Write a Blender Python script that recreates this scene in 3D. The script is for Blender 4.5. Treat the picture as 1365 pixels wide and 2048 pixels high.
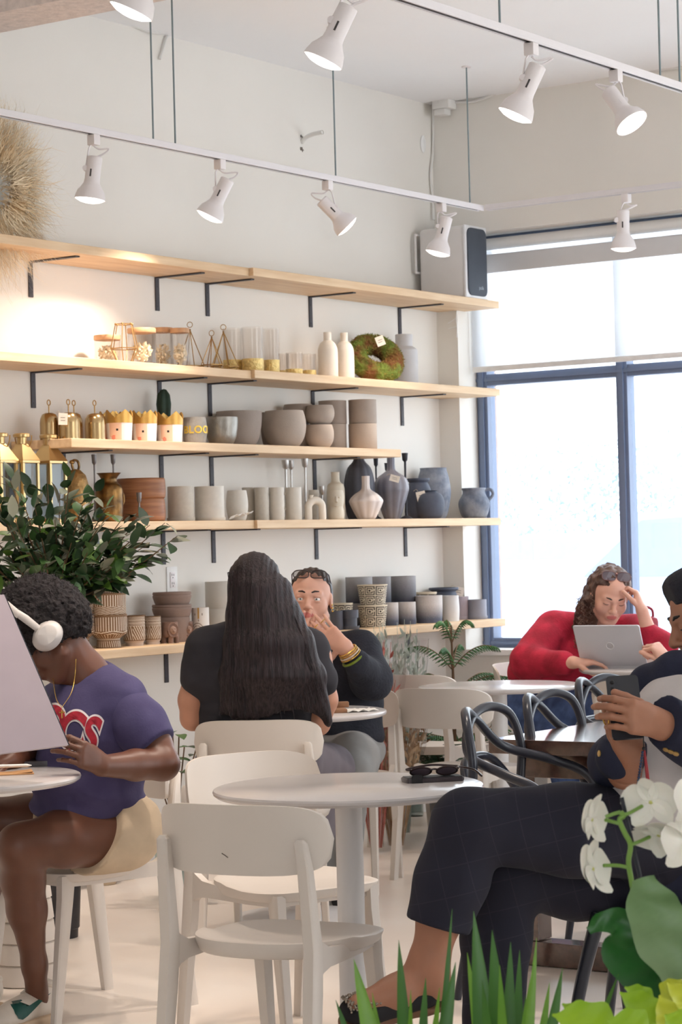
import bpy, bmesh, math, random
import numpy as np
from mathutils import Vector, Matrix, Euler
from mathutils.bvhtree import BVHTree

for o in list(bpy.data.objects):
    bpy.data.objects.remove(o)
scene = bpy.context.scene
COL = scene.collection
PI = math.pi
random.seed(7)

# ------------------------------------------------------------------ camera
CAM_H = 1.34
FPX = 4689.0
PITCH, ROLL = 0.01436, -0.02566
WALL_YAW = 0.60568
_f = Vector((0, math.cos(PITCH), math.sin(PITCH)))
_u0 = Vector((0, -math.sin(PITCH), math.cos(PITCH)))
_r0 = Vector((1, 0, 0))
_r = _r0 * math.cos(ROLL) + _u0 * math.sin(ROLL)
_u = -_r0 * math.sin(ROLL) + _u0 * math.cos(ROLL)
cam_data = bpy.data.cameras.new('camera')
cam = bpy.data.objects.new('camera', cam_data)
COL.objects.link(cam)
cam.matrix_world = Matrix(((_r.x, _u.x, -_f.x, 0), (_r.y, _u.y, -_f.y, 0), (_r.z, _u.z, -_f.z, CAM_H), (0, 0, 0, 1)))
cam_data.sensor_fit = 'VERTICAL'
cam_data.sensor_height = 36.0
cam_data.lens = FPX / 2048 * 36.0
cam_data.clip_start = 0.05
cam_data.dof.use_dof = True
cam_data.dof.focus_distance = 6.6
cam_data.dof.aperture_fstop = 13.0
scene.camera = cam

# ------------------------------------------------------------------ light and exposure
scene.view_settings.view_transform = 'Standard'
scene.view_settings.look = 'None'
scene.view_settings.gamma = 1.0
scene.view_settings.use_curve_mapping = False
scene.view_settings.exposure = 0.3
world = bpy.data.worlds.new('sky')
scene.world = world
world.use_nodes = True
_bg = world.node_tree.nodes['Background']
_bg.inputs['Color'].default_value = (0.91, 0.955, 1.0, 1)
_bg.inputs['Strength'].default_value = 3.6

# ------------------------------------------------------------------ pixel and wall geometry
def ray(px, py):
    d = _f * FPX + _r * (px - 682.5) - _u * (py - 1024.0)
    return d / d.y                      # per metre of depth
def at(px, py, d):
    return Vector((0, 0, CAM_H)) + ray(px, py) * d
def atz(px, py, z):
    q = ray(px, py)
    return Vector((0, 0, CAM_H)) + q * ((z - CAM_H) / q.z)
A = Vector((math.sin(WALL_YAW), math.cos(WALL_YAW), 0))      # along the left wall, towards the window
B = Vector((math.cos(WALL_YAW), -math.sin(WALL_YAW), 0))     # along the window wall, to the right
UP = Vector((0, 0, 1))
CORNER = Vector((0.513, 11.93, 0))
CEIL = 3.576
def W(s, n, z):                         # s from the corner along the left wall towards the viewer, n out of the wall
    return CORNER - A * s + B * n + UP * z
def WW(t, e, z):                        # t along the window wall, e outwards through it
    return CORNER + B * t + A * e + UP * z
def on_wall(px, py, n):                 # -> s, z of the point of the plane n seen at a pixel
    q = ray(px, py)
    k = (CORNER + B * n).dot(B) / q.dot(B)
    p = q * k + Vector((0, 0, CAM_H))
    return -(p - CORNER).dot(A), p.z
def on_win(px, py, e):
    q = ray(px, py)
    k = (CORNER + A * e).dot(A) / q.dot(A)
    p = q * k + Vector((0, 0, CAM_H))
    return (p - CORNER).dot(B), p.z
WROT = -WALL_YAW                        # z rotation whose local x runs along B (out of the left wall), local y along A
R2 = Matrix.Rotation(WROT, 4, 'Z')

# ------------------------------------------------------------------ materials
def lin(c):
    r = []
    for v in c:
        v = v / 255.0
        r.append(v / 12.92 if v <= 0.04045 else ((v + 0.055) / 1.055) ** 2.4)
    return tuple(r)
MATS = {}
def M(name, rgb, rough=0.5, metal=0.0, var=0.06, vscale=12.0, bump=0.0, bscale=60.0, stretch=(1, 1, 1), rgb2=None,
      spec=0.5, trans=0.0, ior=1.45, alpha=1.0, emit=0.0, sheen=0.0, sss=0.0, coat=0.0, coord='Object', detail=4.0, ramp=(0.35, 0.65)):
    if name in MATS:
        return MATS[name]
    m = bpy.data.materials.new(name)
    m.use_nodes = True
    nt = m.node_tree
    b = nt.nodes['Principled BSDF']
    c = lin(rgb)
    c2 = lin(rgb2) if rgb2 else tuple(max(0.0, v * (1 - 2 * var)) for v in c)
    tc = nt.nodes.new('ShaderNodeTexCoord')
    mp = nt.nodes.new('ShaderNodeMapping')
    mp.inputs['Scale'].default_value = stretch
    nt.links.new(tc.outputs[coord], mp.inputs['Vector'])
    nz = nt.nodes.new('ShaderNodeTexNoise')
    nz.inputs['Scale'].default_value = vscale
    nz.inputs['Detail'].default_value = detail
    nt.links.new(mp.outputs['Vector'], nz.inputs['Vector'])
    rp = nt.nodes.new('ShaderNodeValToRGB')
    rp.color_ramp.elements[0].position = ramp[0]
    rp.color_ramp.elements[1].position = ramp[1]
    rp.color_ramp.elements[0].color = c2 + (1,)
    rp.color_ramp.elements[1].color = c + (1,)
    nt.links.new(nz.outputs['Fac'], rp.inputs['Fac'])
    nt.links.new(rp.outputs['Color'], b.inputs['Base Color'])
    b.inputs['Roughness'].default_value = rough
    b.inputs['Metallic'].default_value = metal
    b.inputs['Specular IOR Level'].default_value = spec
    b.inputs['IOR'].default_value = ior
    if trans:
        b.inputs['Transmission Weight'].default_value = trans
    if alpha < 1:
        b.inputs['Alpha'].default_value = alpha
    if sheen:
        b.inputs['Sheen Weight'].default_value = sheen
    if coat:
        b.inputs['Coat Weight'].default_value = coat
        b.inputs['Coat Roughness'].default_value = 0.1
    if sss:
        b.inputs['Subsurface Weight'].default_value = sss
        b.inputs['Subsurface Radius'].default_value = (0.012, 0.005, 0.003)
        b.inputs['Subsurface Scale'].default_value = 0.5
    if emit:
        b.inputs['Emission Color'].default_value = c + (1,)
        b.inputs['Emission Strength'].default_value = emit
    if bump:
        n2 = nt.nodes.new('ShaderNodeTexNoise')
        n2.inputs['Scale'].default_value = bscale
        n2.inputs['Detail'].default_value = 5
        nt.links.new(mp.outputs['Vector'], n2.inputs['Vector'])
        bp = nt.nodes.new('ShaderNodeBump')
        bp.inputs['Strength'].default_value = bump
        bp.inputs['Distance'].default_value = 0.01
        nt.links.new(n2.outputs['Fac'], bp.inputs['Height'])
        nt.links.new(bp.outputs['Normal'], b.inputs['Normal'])
    MATS[name] = m
    return m
def M_grad(name, top, bottom, z0, z1, rough=0.7, bump=0.15):    # glaze that changes colour with height, object space
    if name in MATS:
        return MATS[name]
    m = M(name, top, rough, bump=bump, bscale=90)
    nt = m.node_tree
    b = nt.nodes['Principled BSDF']
    tc = nt.nodes.new('ShaderNodeTexCoord')
    sx = nt.nodes.new('ShaderNodeSeparateXYZ')
    nt.links.new(tc.outputs['Object'], sx.inputs[0])
    nz = nt.nodes.new('ShaderNodeTexNoise'); nz.inputs['Scale'].default_value = 45
    ma = nt.nodes.new('ShaderNodeMath'); ma.operation = 'MULTIPLY_ADD'
    ma.inputs[1].default_value = 0.03; nt.links.new(nz.outputs['Fac'], ma.inputs[0]); nt.links.new(sx.outputs['Z'], ma.inputs[2])
    mr = nt.nodes.new('ShaderNodeMapRange')
    mr.inputs['From Min'].default_value = z0; mr.inputs['From Max'].default_value = z1
    nt.links.new(ma.outputs[0], mr.inputs['Value'])
    rp = nt.nodes.new('ShaderNodeValToRGB')
    rp.color_ramp.elements[0].color = lin(bottom) + (1,); rp.color_ramp.elements[1].color = lin(top) + (1,)
    nt.links.new(mr.outputs['Result'], rp.inputs['Fac'])
    nt.links.new(rp.outputs['Color'], b.inputs['Base Color'])
    return m
def M_glass(name, tint=(255, 255, 255), mixf=0.12, rough=0.02):   # thin clear glass: see-through with a gloss
    if name in MATS:
        return MATS[name]
    m = bpy.data.materials.new(name); m.use_nodes = True
    nt = m.node_tree; nt.nodes.clear()
    out = nt.nodes.new('ShaderNodeOutputMaterial')
    tr = nt.nodes.new('ShaderNodeBsdfTransparent'); tr.inputs[0].default_value = lin(tint) + (1,)
    gl = nt.nodes.new('ShaderNodeBsdfGlossy'); gl.inputs['Roughness'].default_value = rough
    lw = nt.nodes.new('ShaderNodeLayerWeight'); lw.inputs['Blend'].default_value = 0.5
    pw = nt.nodes.new('ShaderNodeMath'); pw.operation = 'POWER'; pw.inputs[1].default_value = 3.5
    ml = nt.nodes.new('ShaderNodeMath'); ml.operation = 'MULTIPLY_ADD'; ml.inputs[1].default_value = min(0.9, mixf * 3.0); ml.inputs[2].default_value = 0.03
    nt.links.new(lw.outputs['Facing'], pw.inputs[0]); nt.links.new(pw.outputs[0], ml.inputs[0])
    mx = nt.nodes.new('ShaderNodeMixShader')
    nt.links.new(ml.outputs[0], mx.inputs[0]); nt.links.new(tr.outputs[0], mx.inputs[1]); nt.links.new(gl.outputs[0], mx.inputs[2])
    nt.links.new(mx.outputs[0], out.inputs['Surface'])
    MATS[name] = m
    return m

# ------------------------------------------------------------------ objects
def tag(o, label=None, cat=None, group=None, kind=None):
    if label: o['label'] = label
    if cat: o['category'] = cat
    if group: o['group'] = group
    if kind: o['kind'] = kind
    return o
def thing(name, label, cat, loc=(0, 0, 0), rotz=0.0, group=None):
    o = bpy.data.objects.new(name, None)
    COL.objects.link(o)
    o.empty_display_size = 0.05
    o.location = loc
    o.rotation_euler = (0, 0, rotz)
    return tag(o, label, cat, group)
def finish(me, smooth, mats):
    for m in (mats if isinstance(mats, (list, tuple)) else [mats]):
        me.materials.append(m)
    if smooth:
        me.polygons.foreach_set('use_smooth', [True] * len(me.polygons))
        if smooth is not True:
            me.set_sharp_from_angle(angle=math.radians(smooth))
def obj(name, bm, mats, parent=None, smooth=40, loc=None, rot=None):
    me = bpy.data.meshes.new(name)
    if isinstance(bm, bmesh.types.BMesh):
        bm.normal_update()
        bm.to_mesh(me); bm.free()
    else:
        vs, fs = bm[0], bm[1]
        me.from_pydata([tuple(v) for v in vs], [], [tuple(f) for f in fs])
    o = bpy.data.objects.new(name, me)
    COL.objects.link(o)
    finish(me, smooth, mats)
    if parent is not None: o.parent = parent
    if loc is not None: o.location = loc
    if rot is not None: o.rotation_euler = rot
    me.update()
    return o
def struct(name, bm, mats, smooth=None, loc=None, rot=None):
    o = obj(name, bm, mats, None, smooth, loc, rot)
    o['kind'] = 'structure'
    return o
def dup(root, loc, rotz=None, label=None, group=None):
    r = root.copy(); COL.objects.link(r); r.location = loc
    if rotz is not None: r.rotation_euler = (0, 0, rotz)
    if label: r['label'] = label
    if group: r['group'] = group
    for ch in list(root.children):
        c = ch.copy(); COL.objects.link(c); c.parent = r
        for g in list(ch.children):
            d = g.copy(); COL.objects.link(d); d.parent = c
    return r
def nb(): return bmesh.new()
def box(bm, c, s, rot=None, mi=0, bev=0.0):
    mat = Matrix.Translation(Vector(c)) @ (rot.to_4x4() if rot is not None else Matrix.Identity(4)) @ Matrix.Diagonal((s[0], s[1], s[2], 1))
    r = bmesh.ops.create_cube(bm, size=1.0, matrix=mat)
    fs = {f for v in r['verts'] for f in v.link_faces}
    if mi:
        for f in fs: f.material_index = mi
    if bev:
        es = list({e for v in r['verts'] for e in v.link_edges})
        q = bmesh.ops.bevel(bm, geom=es, offset=bev, segments=2, affect='EDGES', profile=0.5)
        if mi:
            for f in q['faces']: f.material_index = mi
def tube(bm, pts, rad, seg=8, mi=0, flat=1.0, up=None, cap=True):   # swept tube; rad scalar or list; flat squashes it along up
    pts = [Vector(p) for p in pts]
    n = len(pts)
    rads = rad if isinstance(rad, (list, tuple)) else [rad] * n
    rings = []
    prev = None
    for i in range(n):
        t = (pts[min(i + 1, n - 1)] - pts[max(i - 1, 0)])
        if t.length < 1e-9: t = Vector((0, 0, 1))
        t.normalize()
        if prev is None:
            ref = Vector(up) if up is not None else (Vector((0, 0, 1)) if abs(t.z) < 0.9 else Vector((1, 0, 0)))
        else:
            ref = prev
        a = ref - t * ref.dot(t)
        if a.length < 1e-6: a = t.orthogonal()
        a.normalize(); prev = a
        b = t.cross(a)
        ring = []
        for k in range(seg):
            an = 2 * PI * k / seg
            ring.append(bm.verts.new(pts[i] + a * (math.cos(an) * rads[i] * flat) + b * (math.sin(an) * rads[i])))
        rings.append(ring)
    for i in range(n - 1):
        for k in range(seg):
            f = bm.faces.new((rings[i][k], rings[i][(k + 1) % seg], rings[i + 1][(k + 1) % seg], rings[i + 1][k]))
            f.material_index = mi
    if cap:
        f = bm.faces.new(rings[0][::-1]); f.material_index = mi
        f = bm.faces.new(rings[-1]); f.material_index = mi
def spline(pts, n=8):                   # Catmull-Rom through the points
    P = [Vector(p) for p in pts]
    P = [P[0] * 2 - P[1]] + P + [P[-1] * 2 - P[-2]]
    out = []
    for i in range(1, len(P) - 2):
        for k in range(n):
            t = k / n
            a, b, c, d = P[i - 1], P[i], P[i + 1], P[i + 2]
            out.append(0.5 * ((2 * b) + (c - a) * t + (2 * a - 5 * b + 4 * c - d) * t * t + (3 * b - a - 3 * c + d) * t ** 3))
    out.append(P[-2].copy())
    return out
def lathe(bm, prof, seg=40, mi=0, matf=None, c=(0, 0, 0), cap_bottom=True, radf=None):
    # prof: list of (r, z); matf(theta, z, r) -> material index; radf(theta, z) -> factor on r
    rings = []
    c = Vector(c)
    for r, z in prof:
        if r < 1e-6:
            rings.append([bm.verts.new(c + Vector((0, 0, z)))])
        else:
            ring = []
            for k in range(seg):
                an = 2 * PI * k / seg
                q = r * (radf(an, z) if radf else 1.0)
                ring.append(bm.verts.new(c + Vector((q * math.cos(an), q * math.sin(an), z))))
            rings.append(ring)
    for i in range(len(rings) - 1):
        a, b = rings[i], rings[i + 1]
        zm = 0.5 * (prof[i][1] + prof[i + 1][1]); rm = 0.5 * (prof[i][0] + prof[i + 1][0])
        for k in range(seg):
            k2 = (k + 1) % seg
            if len(a) == 1 and len(b) == 1: continue
            if len(a) == 1: f = bm.faces.new((a[0], b[k2], b[k]))
            elif len(b) == 1: f = bm.faces.new((a[k], a[k2], b[0]))
            else: f = bm.faces.new((a[k], a[k2], b[k2], b[k]))
            f.material_index = matf(2 * PI * (k + 0.5) / seg, zm, rm) if matf else mi
    if cap_bottom and len(rings[0]) > 1:
        bm.faces.new(rings[0][::-1]).material_index = mi
def sphere(bm, c, r, seg=16, rot=None, mi=0):
    r = r if isinstance(r, (list, tuple)) else (r, r, r)
    m = Matrix.Translation(Vector(c)) @ (rot.to_4x4() if rot is not None else Matrix.Identity(4)) @ Matrix.Diagonal((r[0], r[1], r[2], 1))
    q = bmesh.ops.create_uvsphere(bm, u_segments=seg, v_segments=max(6, seg // 2), radius=1.0, matrix=m)
    if mi:
        for v in q['verts']:
            for f in v.link_faces: f.material_index = mi
def prism(bm, poly, h0, h1, frame=None, mi=0):   # poly (x,y) outline extruded along local z
    fr = frame if frame is not None else Matrix.Identity(4)
    lo = [bm.verts.new(fr @ Vector((x, y, h0))) for x, y in poly]
    hi = [bm.verts.new(fr @ Vector((x, y, h1))) for x, y in poly]
    n = len(poly)
    for i in range(n):
        bm.faces.new((lo[i], lo[(i + 1) % n], hi[(i + 1) % n], hi[i])).material_index = mi
    bm.faces.new(lo[::-1]).material_index = mi
    bm.faces.new(hi).material_index = mi
def frame(origin, x, y, z):
    x, y, z, o = Vector(x), Vector(y), Vector(z), Vector(origin)
    return Matrix(((x.x, y.x, z.x, o.x), (x.y, y.y, z.y, o.y), (x.z, y.z, z.z, o.z), (0, 0, 0, 1)))
def text_mesh(s, size, extrude=0.0, offset=0.0, shear=0.0, space=1.0, bold=0.0):
    cu = bpy.data.curves.new('txt', 'FONT')
    cu.body = s; cu.size = size; cu.extrude = extrude; cu.align_x = 'CENTER'; cu.align_y = 'CENTER'
    cu.offset = offset; cu.shear = shear; cu.space_character = space
    o = bpy.data.objects.new('txt', cu); COL.objects.link(o)
    dg = bpy.context.evaluated_depsgraph_get()
    me = bpy.data.meshes.new_from_object(o.evaluated_get(dg))
    bpy.data.objects.remove(o); bpy.data.curves.remove(cu)
    vs = [v.co.copy() for v in me.vertices]; fs = [tuple(p.vertices) for p in me.polygons]
    bpy.data.meshes.remove(me)
    return vs, fs

# ------------------------------------------------------------------ smooth-blended bodies (distance field meshed by surface nets)
def rot3(ax, ang): return np.array(Matrix.Rotation(ang, 3, ax))
def vnoise(P, scale, seed=0):
    Q = P * scale + seed * 17.13
    I = np.floor(Q).astype(np.int64); F = (Q - I).astype(np.float32)
    F = F * F * (3 - 2 * F)
    def hsh(x, y, z):
        n = (x * 374761393 + y * 668265263 + z * 2147483647 + seed * 1274126177) & 0xffffffff
        n = ((n ^ (n >> 13)) * 1274126177) & 0xffffffff
        return ((n ^ (n >> 16)) & 0xffff).astype(np.float32) / 65535.0
    r = 0
    for dx in (0, 1):
        for dy in (0, 1):
            for dz in (0, 1):
                w = (F[..., 0] if dx else 1 - F[..., 0]) * (F[..., 1] if dy else 1 - F[..., 1]) * (F[..., 2] if dz else 1 - F[..., 2])
                r = r + w * hsh(I[..., 0] + dx, I[..., 1] + dy, I[..., 2] + dz)
    return r * 2 - 1
def C(p0, r0, p1, r1, k=None, op='+'): return ('c', np.array(p0, float), r0, np.array(p1, float), r1, k, op)
def E(c, r, rot=None, k=None, op='+'): return ('e', np.array(c, float), np.array(r, float), rot, 0, k, op)
def chain(pts, rads, k=None): return [C(pts[i], rads[i], pts[i + 1], rads[i + 1], k) for i in range(len(pts) - 1)]
def sdf_mesh(prims, h, k=0.02, disp=None, thick=None, cut=None):
    bbs = []
    for p in prims:
        if p[0] == 'c':
            r = max(p[2], p[4]); bbs.append((np.minimum(p[1], p[3]) - r, np.maximum(p[1], p[3]) + r))
        else:
            r = float(np.max(p[2])); bbs.append((p[1] - r, p[1] + r))
    plus = [b for b, p in zip(bbs, prims) if p[6] == '+']
    kmax = max([k] + [p[5] or 0 for p in prims])
    mg = 4 * h + 0.012
    lo = np.min([b[0] for b in plus], axis=0) - mg; hi = np.max([b[1] for b in plus], axis=0) + mg
    n = np.ceil((hi - lo) / h).astype(int) + 1
    D = np.full(n, 10.0, np.float32)
    ax = [(lo[i] + h * np.arange(n[i])).astype(np.float32) for i in range(3)]
    for p, (b0, b1) in zip(prims, bbs):
        kk = p[5] if p[5] is not None else k
        m = kk + 3 * h + 0.01
        i0 = np.maximum(np.floor((b0 - m - lo) / h).astype(int), 0); i1 = np.minimum(np.ceil((b1 + m - lo) / h).astype(int) + 1, n)
        if np.any(i1 <= i0): continue
        X = ax[0][i0[0]:i1[0], None, None]; Y = ax[1][None, i0[1]:i1[1], None]; Z = ax[2][None, None, i0[2]:i1[2]]
        if p[0] == 'c':
            a, b = p[1], p[3]; ba = b - a; L = float(ba @ ba) + 1e-12
            t = np.clip(((X - a[0]) * ba[0] + (Y - a[1]) * ba[1] + (Z - a[2]) * ba[2]) / L, 0, 1)
            d = np.sqrt((X - a[0] - t * ba[0]) ** 2 + (Y - a[1] - t * ba[1]) ** 2 + (Z - a[2] - t * ba[2]) ** 2) - (p[2] + (p[4] - p[2]) * t)
        else:
            c, r, R = p[1], p[2], p[3]
            qx, qy, qz = X - c[0], Y - c[1], Z - c[2]
            if R is not None:
                R = np.array(R)
                qx, qy, qz = (qx * R[0, 0] + qy * R[1, 0] + qz * R[2, 0], qx * R[0, 1] + qy * R[1, 1] + qz * R[2, 1], qx * R[0, 2] + qy * R[1, 2] + qz * R[2, 2])
            k0 = np.sqrt((qx / r[0]) ** 2 + (qy / r[1]) ** 2 + (qz / r[2]) ** 2)
            k1 = np.sqrt((qx / r[0] ** 2) ** 2 + (qy / r[1] ** 2) ** 2 + (qz / r[2] ** 2) ** 2) + 1e-9
            d = np.where(k0 < 1e-3, -float(np.min(r)), k0 * (k0 - 1) / k1)
        S = D[i0[0]:i1[0], i0[1]:i1[1], i0[2]:i1[2]]
        if p[6] == '+':
            hh = np.maximum(kk - np.abs(S - d), 0) / kk
            S[...] = np.minimum(S, d) - hh * hh * kk * 0.25
        else:
            d = -d
            hh = np.maximum(kk - np.abs(S - d), 0) / kk
            S[...] = np.maximum(S, d) + hh * hh * kk * 0.25
    if disp is not None:
        near = np.argwhere(np.abs(D) < 0.05)
        P = lo + near * h
        D[near[:, 0], near[:, 1], near[:, 2]] += disp(P).astype(np.float32)
    if cut is not None:                  # cut(P) < 0 keeps
        near = np.argwhere(D < 0.03)
        P = lo + near * h
        q = cut(P).astype(np.float32)
        v = D[near[:, 0], near[:, 1], near[:, 2]]
        D[near[:, 0], near[:, 1], near[:, 2]] = np.maximum(v, q)
    D[0] = D[-1] = 1; D[:, 0] = D[:, -1] = 1; D[:, :, 0] = D[:, :, -1] = 1
    S = D < 0
    cnt = np.zeros(n - 1, np.int8)
    offs = [(i, j, l) for i in (0, 1) for j in (0, 1) for l in (0, 1)]
    for o in offs:
        cnt += S[o[0]:n[0] - 1 + o[0], o[1]:n[1] - 1 + o[1], o[2]:n[2] - 1 + o[2]]
    act = np.argwhere((cnt > 0) & (cnt < 8))
    if len(act) == 0: return np.zeros((0, 3)), np.zeros((0, 4), int)
    vals = np.stack([D[act[:, 0] + o[0], act[:, 1] + o[1], act[:, 2] + o[2]] for o in offs], 1)
    pos = np.zeros((len(act), 3)); num = np.zeros(len(act))
    oa = np.array(offs, float)
    for i in range(8):
        for j in range(i + 1, 8):
            if np.sum(np.abs(oa[i] - oa[j])) != 1: continue
            a, b = vals[:, i], vals[:, j]
            m = (a < 0) != (b < 0)
            t = a[m] / (a[m] - b[m])
            pos[m] += oa[i] + t[:, None] * (oa[j] - oa[i]); num[m] += 1
    V = lo + (act + pos / num[:, None]) * h
    idx = np.full(n - 1, -1, np.int64); idx[act[:, 0], act[:, 1], act[:, 2]] = np.arange(len(act))
    F = []
    for axn in range(3):
        a = [slice(None)] * 3; b = [slice(None)] * 3
        a[axn] = slice(0, -1); b[axn] = slice(1, None)
        s0, s1 = S[tuple(a)], S[tuple(b)]
        e = np.argwhere(s0 != s1)
        u, v = [(1, 2), (2, 0), (0, 1)][axn]
        e = e[(e[:, u] > 0) & (e[:, v] > 0) & (e[:, u] < n[u] - 1) & (e[:, v] < n[v] - 1)]
        def g(du, dv):
            q = e.copy(); q[:, u] += du; q[:, v] += dv
            return idx[q[:, 0], q[:, 1], q[:, 2]]
        quad = np.stack([g(-1, -1), g(0, -1), g(0, 0), g(-1, 0)], 1)
        fl = ~s0[e[:, 0], e[:, 1], e[:, 2]]
        quad[fl] = quad[fl][:, ::-1]
        F.append(quad)
    F = np.concatenate(F); F = F[np.all(F >= 0, axis=1)]
    return V, F
def relax(V, F, it=2):
    for _ in range(it):
        acc = np.zeros_like(V); c = np.zeros(len(V))
        for i in range(4):
            a, b = F[:, i], F[:, (i + 1) % 4]
            np.add.at(acc, a, V[b]); np.add.at(c, a, 1)
        V = 0.5 * V + 0.5 * acc / np.maximum(c, 1)[:, None]
    return V
def np_obj(name, pieces, mats, parent=None, matf=None, world=True, loc=None, rot=None, it=1):
    # pieces: list of (V, F) joined into one mesh; world coordinates are made relative to the parent's location
    off = 0; VV = []; FF = []
    for V, F in pieces:
        if len(V) == 0: continue
        if it: V = relax(V, F, it)
        VV.append(V); FF.append(F + off); off += len(V)
    V = np.concatenate(VV); F = np.concatenate(FF)
    if matf is not None:
        mi = matf(V[F].mean(axis=1)).astype(np.int32)
    if parent is not None and world:
        V = V - np.array(parent.matrix_basis.translation if parent.parent is None else (parent.parent.location + parent.location))
    me = bpy.data.meshes.new(name)
    me.vertices.add(len(V)); me.vertices.foreach_set('co', V.astype(np.float32).ravel())
    me.loops.add(len(F) * 4); me.loops.foreach_set('vertex_index', F.astype(np.int32).ravel())
    me.polygons.add(len(F)); me.polygons.foreach_set('loop_start', np.arange(0, len(F) * 4, 4, dtype=np.int32))
    me.update(calc_edges=True)
    me.validate()
    for m in (mats if isinstance(mats, (list, tuple)) else [mats]): me.materials.append(m)
    me.polygons.foreach_set('use_smooth', np.ones(len(me.polygons), bool))
    if matf is not None and len(me.polygons) == len(mi): me.polygons.foreach_set('material_index', mi)
    me.update()
    o = bpy.data.objects.new(name, me)
    COL.objects.link(o)
    if parent is not None: o.parent = parent
    if loc is not None: o.location = loc
    if rot is not None: o.rotation_euler = rot
    return o
# ================================================================== THE SETTING
m_wall = M('warm white wall paint', (238, 234, 227), 0.75, var=0.02, vscale=1.5, bump=0.03, bscale=150)
m_ceil = M('white ceiling paint', (251, 251, 252), 0.8, var=0.015, vscale=1.2, bump=0.03, bscale=120)
m_trim = M('white trim paint', (243, 243, 242), 0.5, var=0.01)
m_floor = M('polished pale concrete', (248, 238, 228), 0.3, var=0.1, vscale=1.3, bump=0.05, bscale=25, rgb2=(236, 221, 207), detail=8, ramp=(0.3, 0.7))
m_frame = M('glare lifted window frame', (112, 126, 154), 0.35, var=0.03)  # veiling glare put into the colour: dark grey frame lifted to blue grey
m_ext = M('outside brick', (196, 170, 158), 0.9, var=0.1, vscale=20)
m_beam = M('pinkish plaster bulkhead', (240, 226, 219), 0.85, var=0.08, vscale=30, bump=0.3, bscale=80)

bm = nb()
# floor: large slab under the whole room
for p in [[W(13, 0, 0), W(13, 9, 0), WW(9, 0.25, 0), WW(0, 0.25, 0)]]:
    vs = [bm.verts.new(q) for q in p] + [bm.verts.new(q - UP * 0.15) for q in p]
    bm.faces.new(vs[:4]); bm.faces.new(vs[7:3:-1])
    for i in range(4): bm.faces.new((vs[i], vs[i + 4], vs[(i + 1) % 4 + 4], vs[(i + 1) % 4]))
bmesh.ops.recalc_face_normals(bm, faces=bm.faces)
struct('floor', bm, m_floor)
bm = nb()
p = [W(13, -0.1, CEIL), W(13, 9, CEIL), WW(9, 0.25, CEIL), WW(-0.1, 0.25, CEIL)]
vs = [bm.verts.new(q) for q in p] + [bm.verts.new(q + UP * 0.15) for q in p]
bm.faces.new(vs[:4]); bm.faces.new(vs[7:3:-1])
for i in range(4): bm.faces.new((vs[i], vs[i + 4], vs[(i + 1) % 4 + 4], vs[(i + 1) % 4]))
bmesh.ops.recalc_face_normals(bm, faces=bm.faces)
struct('ceiling', bm, m_ceil)

def wbox(bm, s0, s1, n0, n1, z0, z1, mi=0, bev=0):       # box along the left wall
    c = W((s0 + s1) / 2, (n0 + n1) / 2, (z0 + z1) / 2)
    box(bm, c, (abs(n1 - n0), abs(s1 - s0), abs(z1 - z0)), R2.to_3x3(), mi, bev)
def vbox(bm, t0, t1, e0, e1, z0, z1, mi=0, bev=0):       # box along the window wall
    c = WW((t0 + t1) / 2, (e0 + e1) / 2, (z0 + z1) / 2)
    box(bm, c, (abs(t1 - t0), abs(e1 - e0), abs(z1 - z0)), R2.to_3x3(), mi, bev)
bm = nb(); wbox(bm, 0, 13, -0.1, 0, 0, CEIL); struct('wall_left', bm, m_wall)
Z_SILL, Z_HEAD = 0.80, 2.90
T0, T1 = 0.123, 4.40
bm = nb()
vbox(bm, -0.1, T0, 0, 0.25, 0, CEIL)
vbox(bm, T0, T1, 0, 0.25, 0, Z_SILL - 0.03)
vbox(bm, T0, T1, 0, 0.25, Z_HEAD, CEIL)
vbox(bm, T1, 9.0, 0, 0.25, 0, CEIL)
struct('wall_window', bm, m_wall)
bm = nb(); vbox(bm, T0 - 0.0, T1, -0.015, 0.25, Z_SILL - 0.03, Z_SILL, bev=0.004); struct('trim_1', bm, m_trim)   # the sill
bm = nb(); wbox(bm, 0.0, 13, 0, 0.014, 0, 0.095, bev=0.003); struct('baseboard_left', bm, m_trim)
bm = nb(); vbox(bm, 0.014, 9.0, -0.014, 0, 0, 0.095, bev=0.003); struct('baseboard_window', bm, m_trim)
# plaster bulkhead under the ceiling, upper left
q = at(0, 25, 8.6)
s_b, n_b = -(q - CORNER).dot(A), (q - CORNER).dot(B)
bm = nb()
wbox(bm, s_b - 0.25, s_b, 0.0, 2.6, q.z, CEIL)
struct('trim_2', bm, m_beam)
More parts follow.
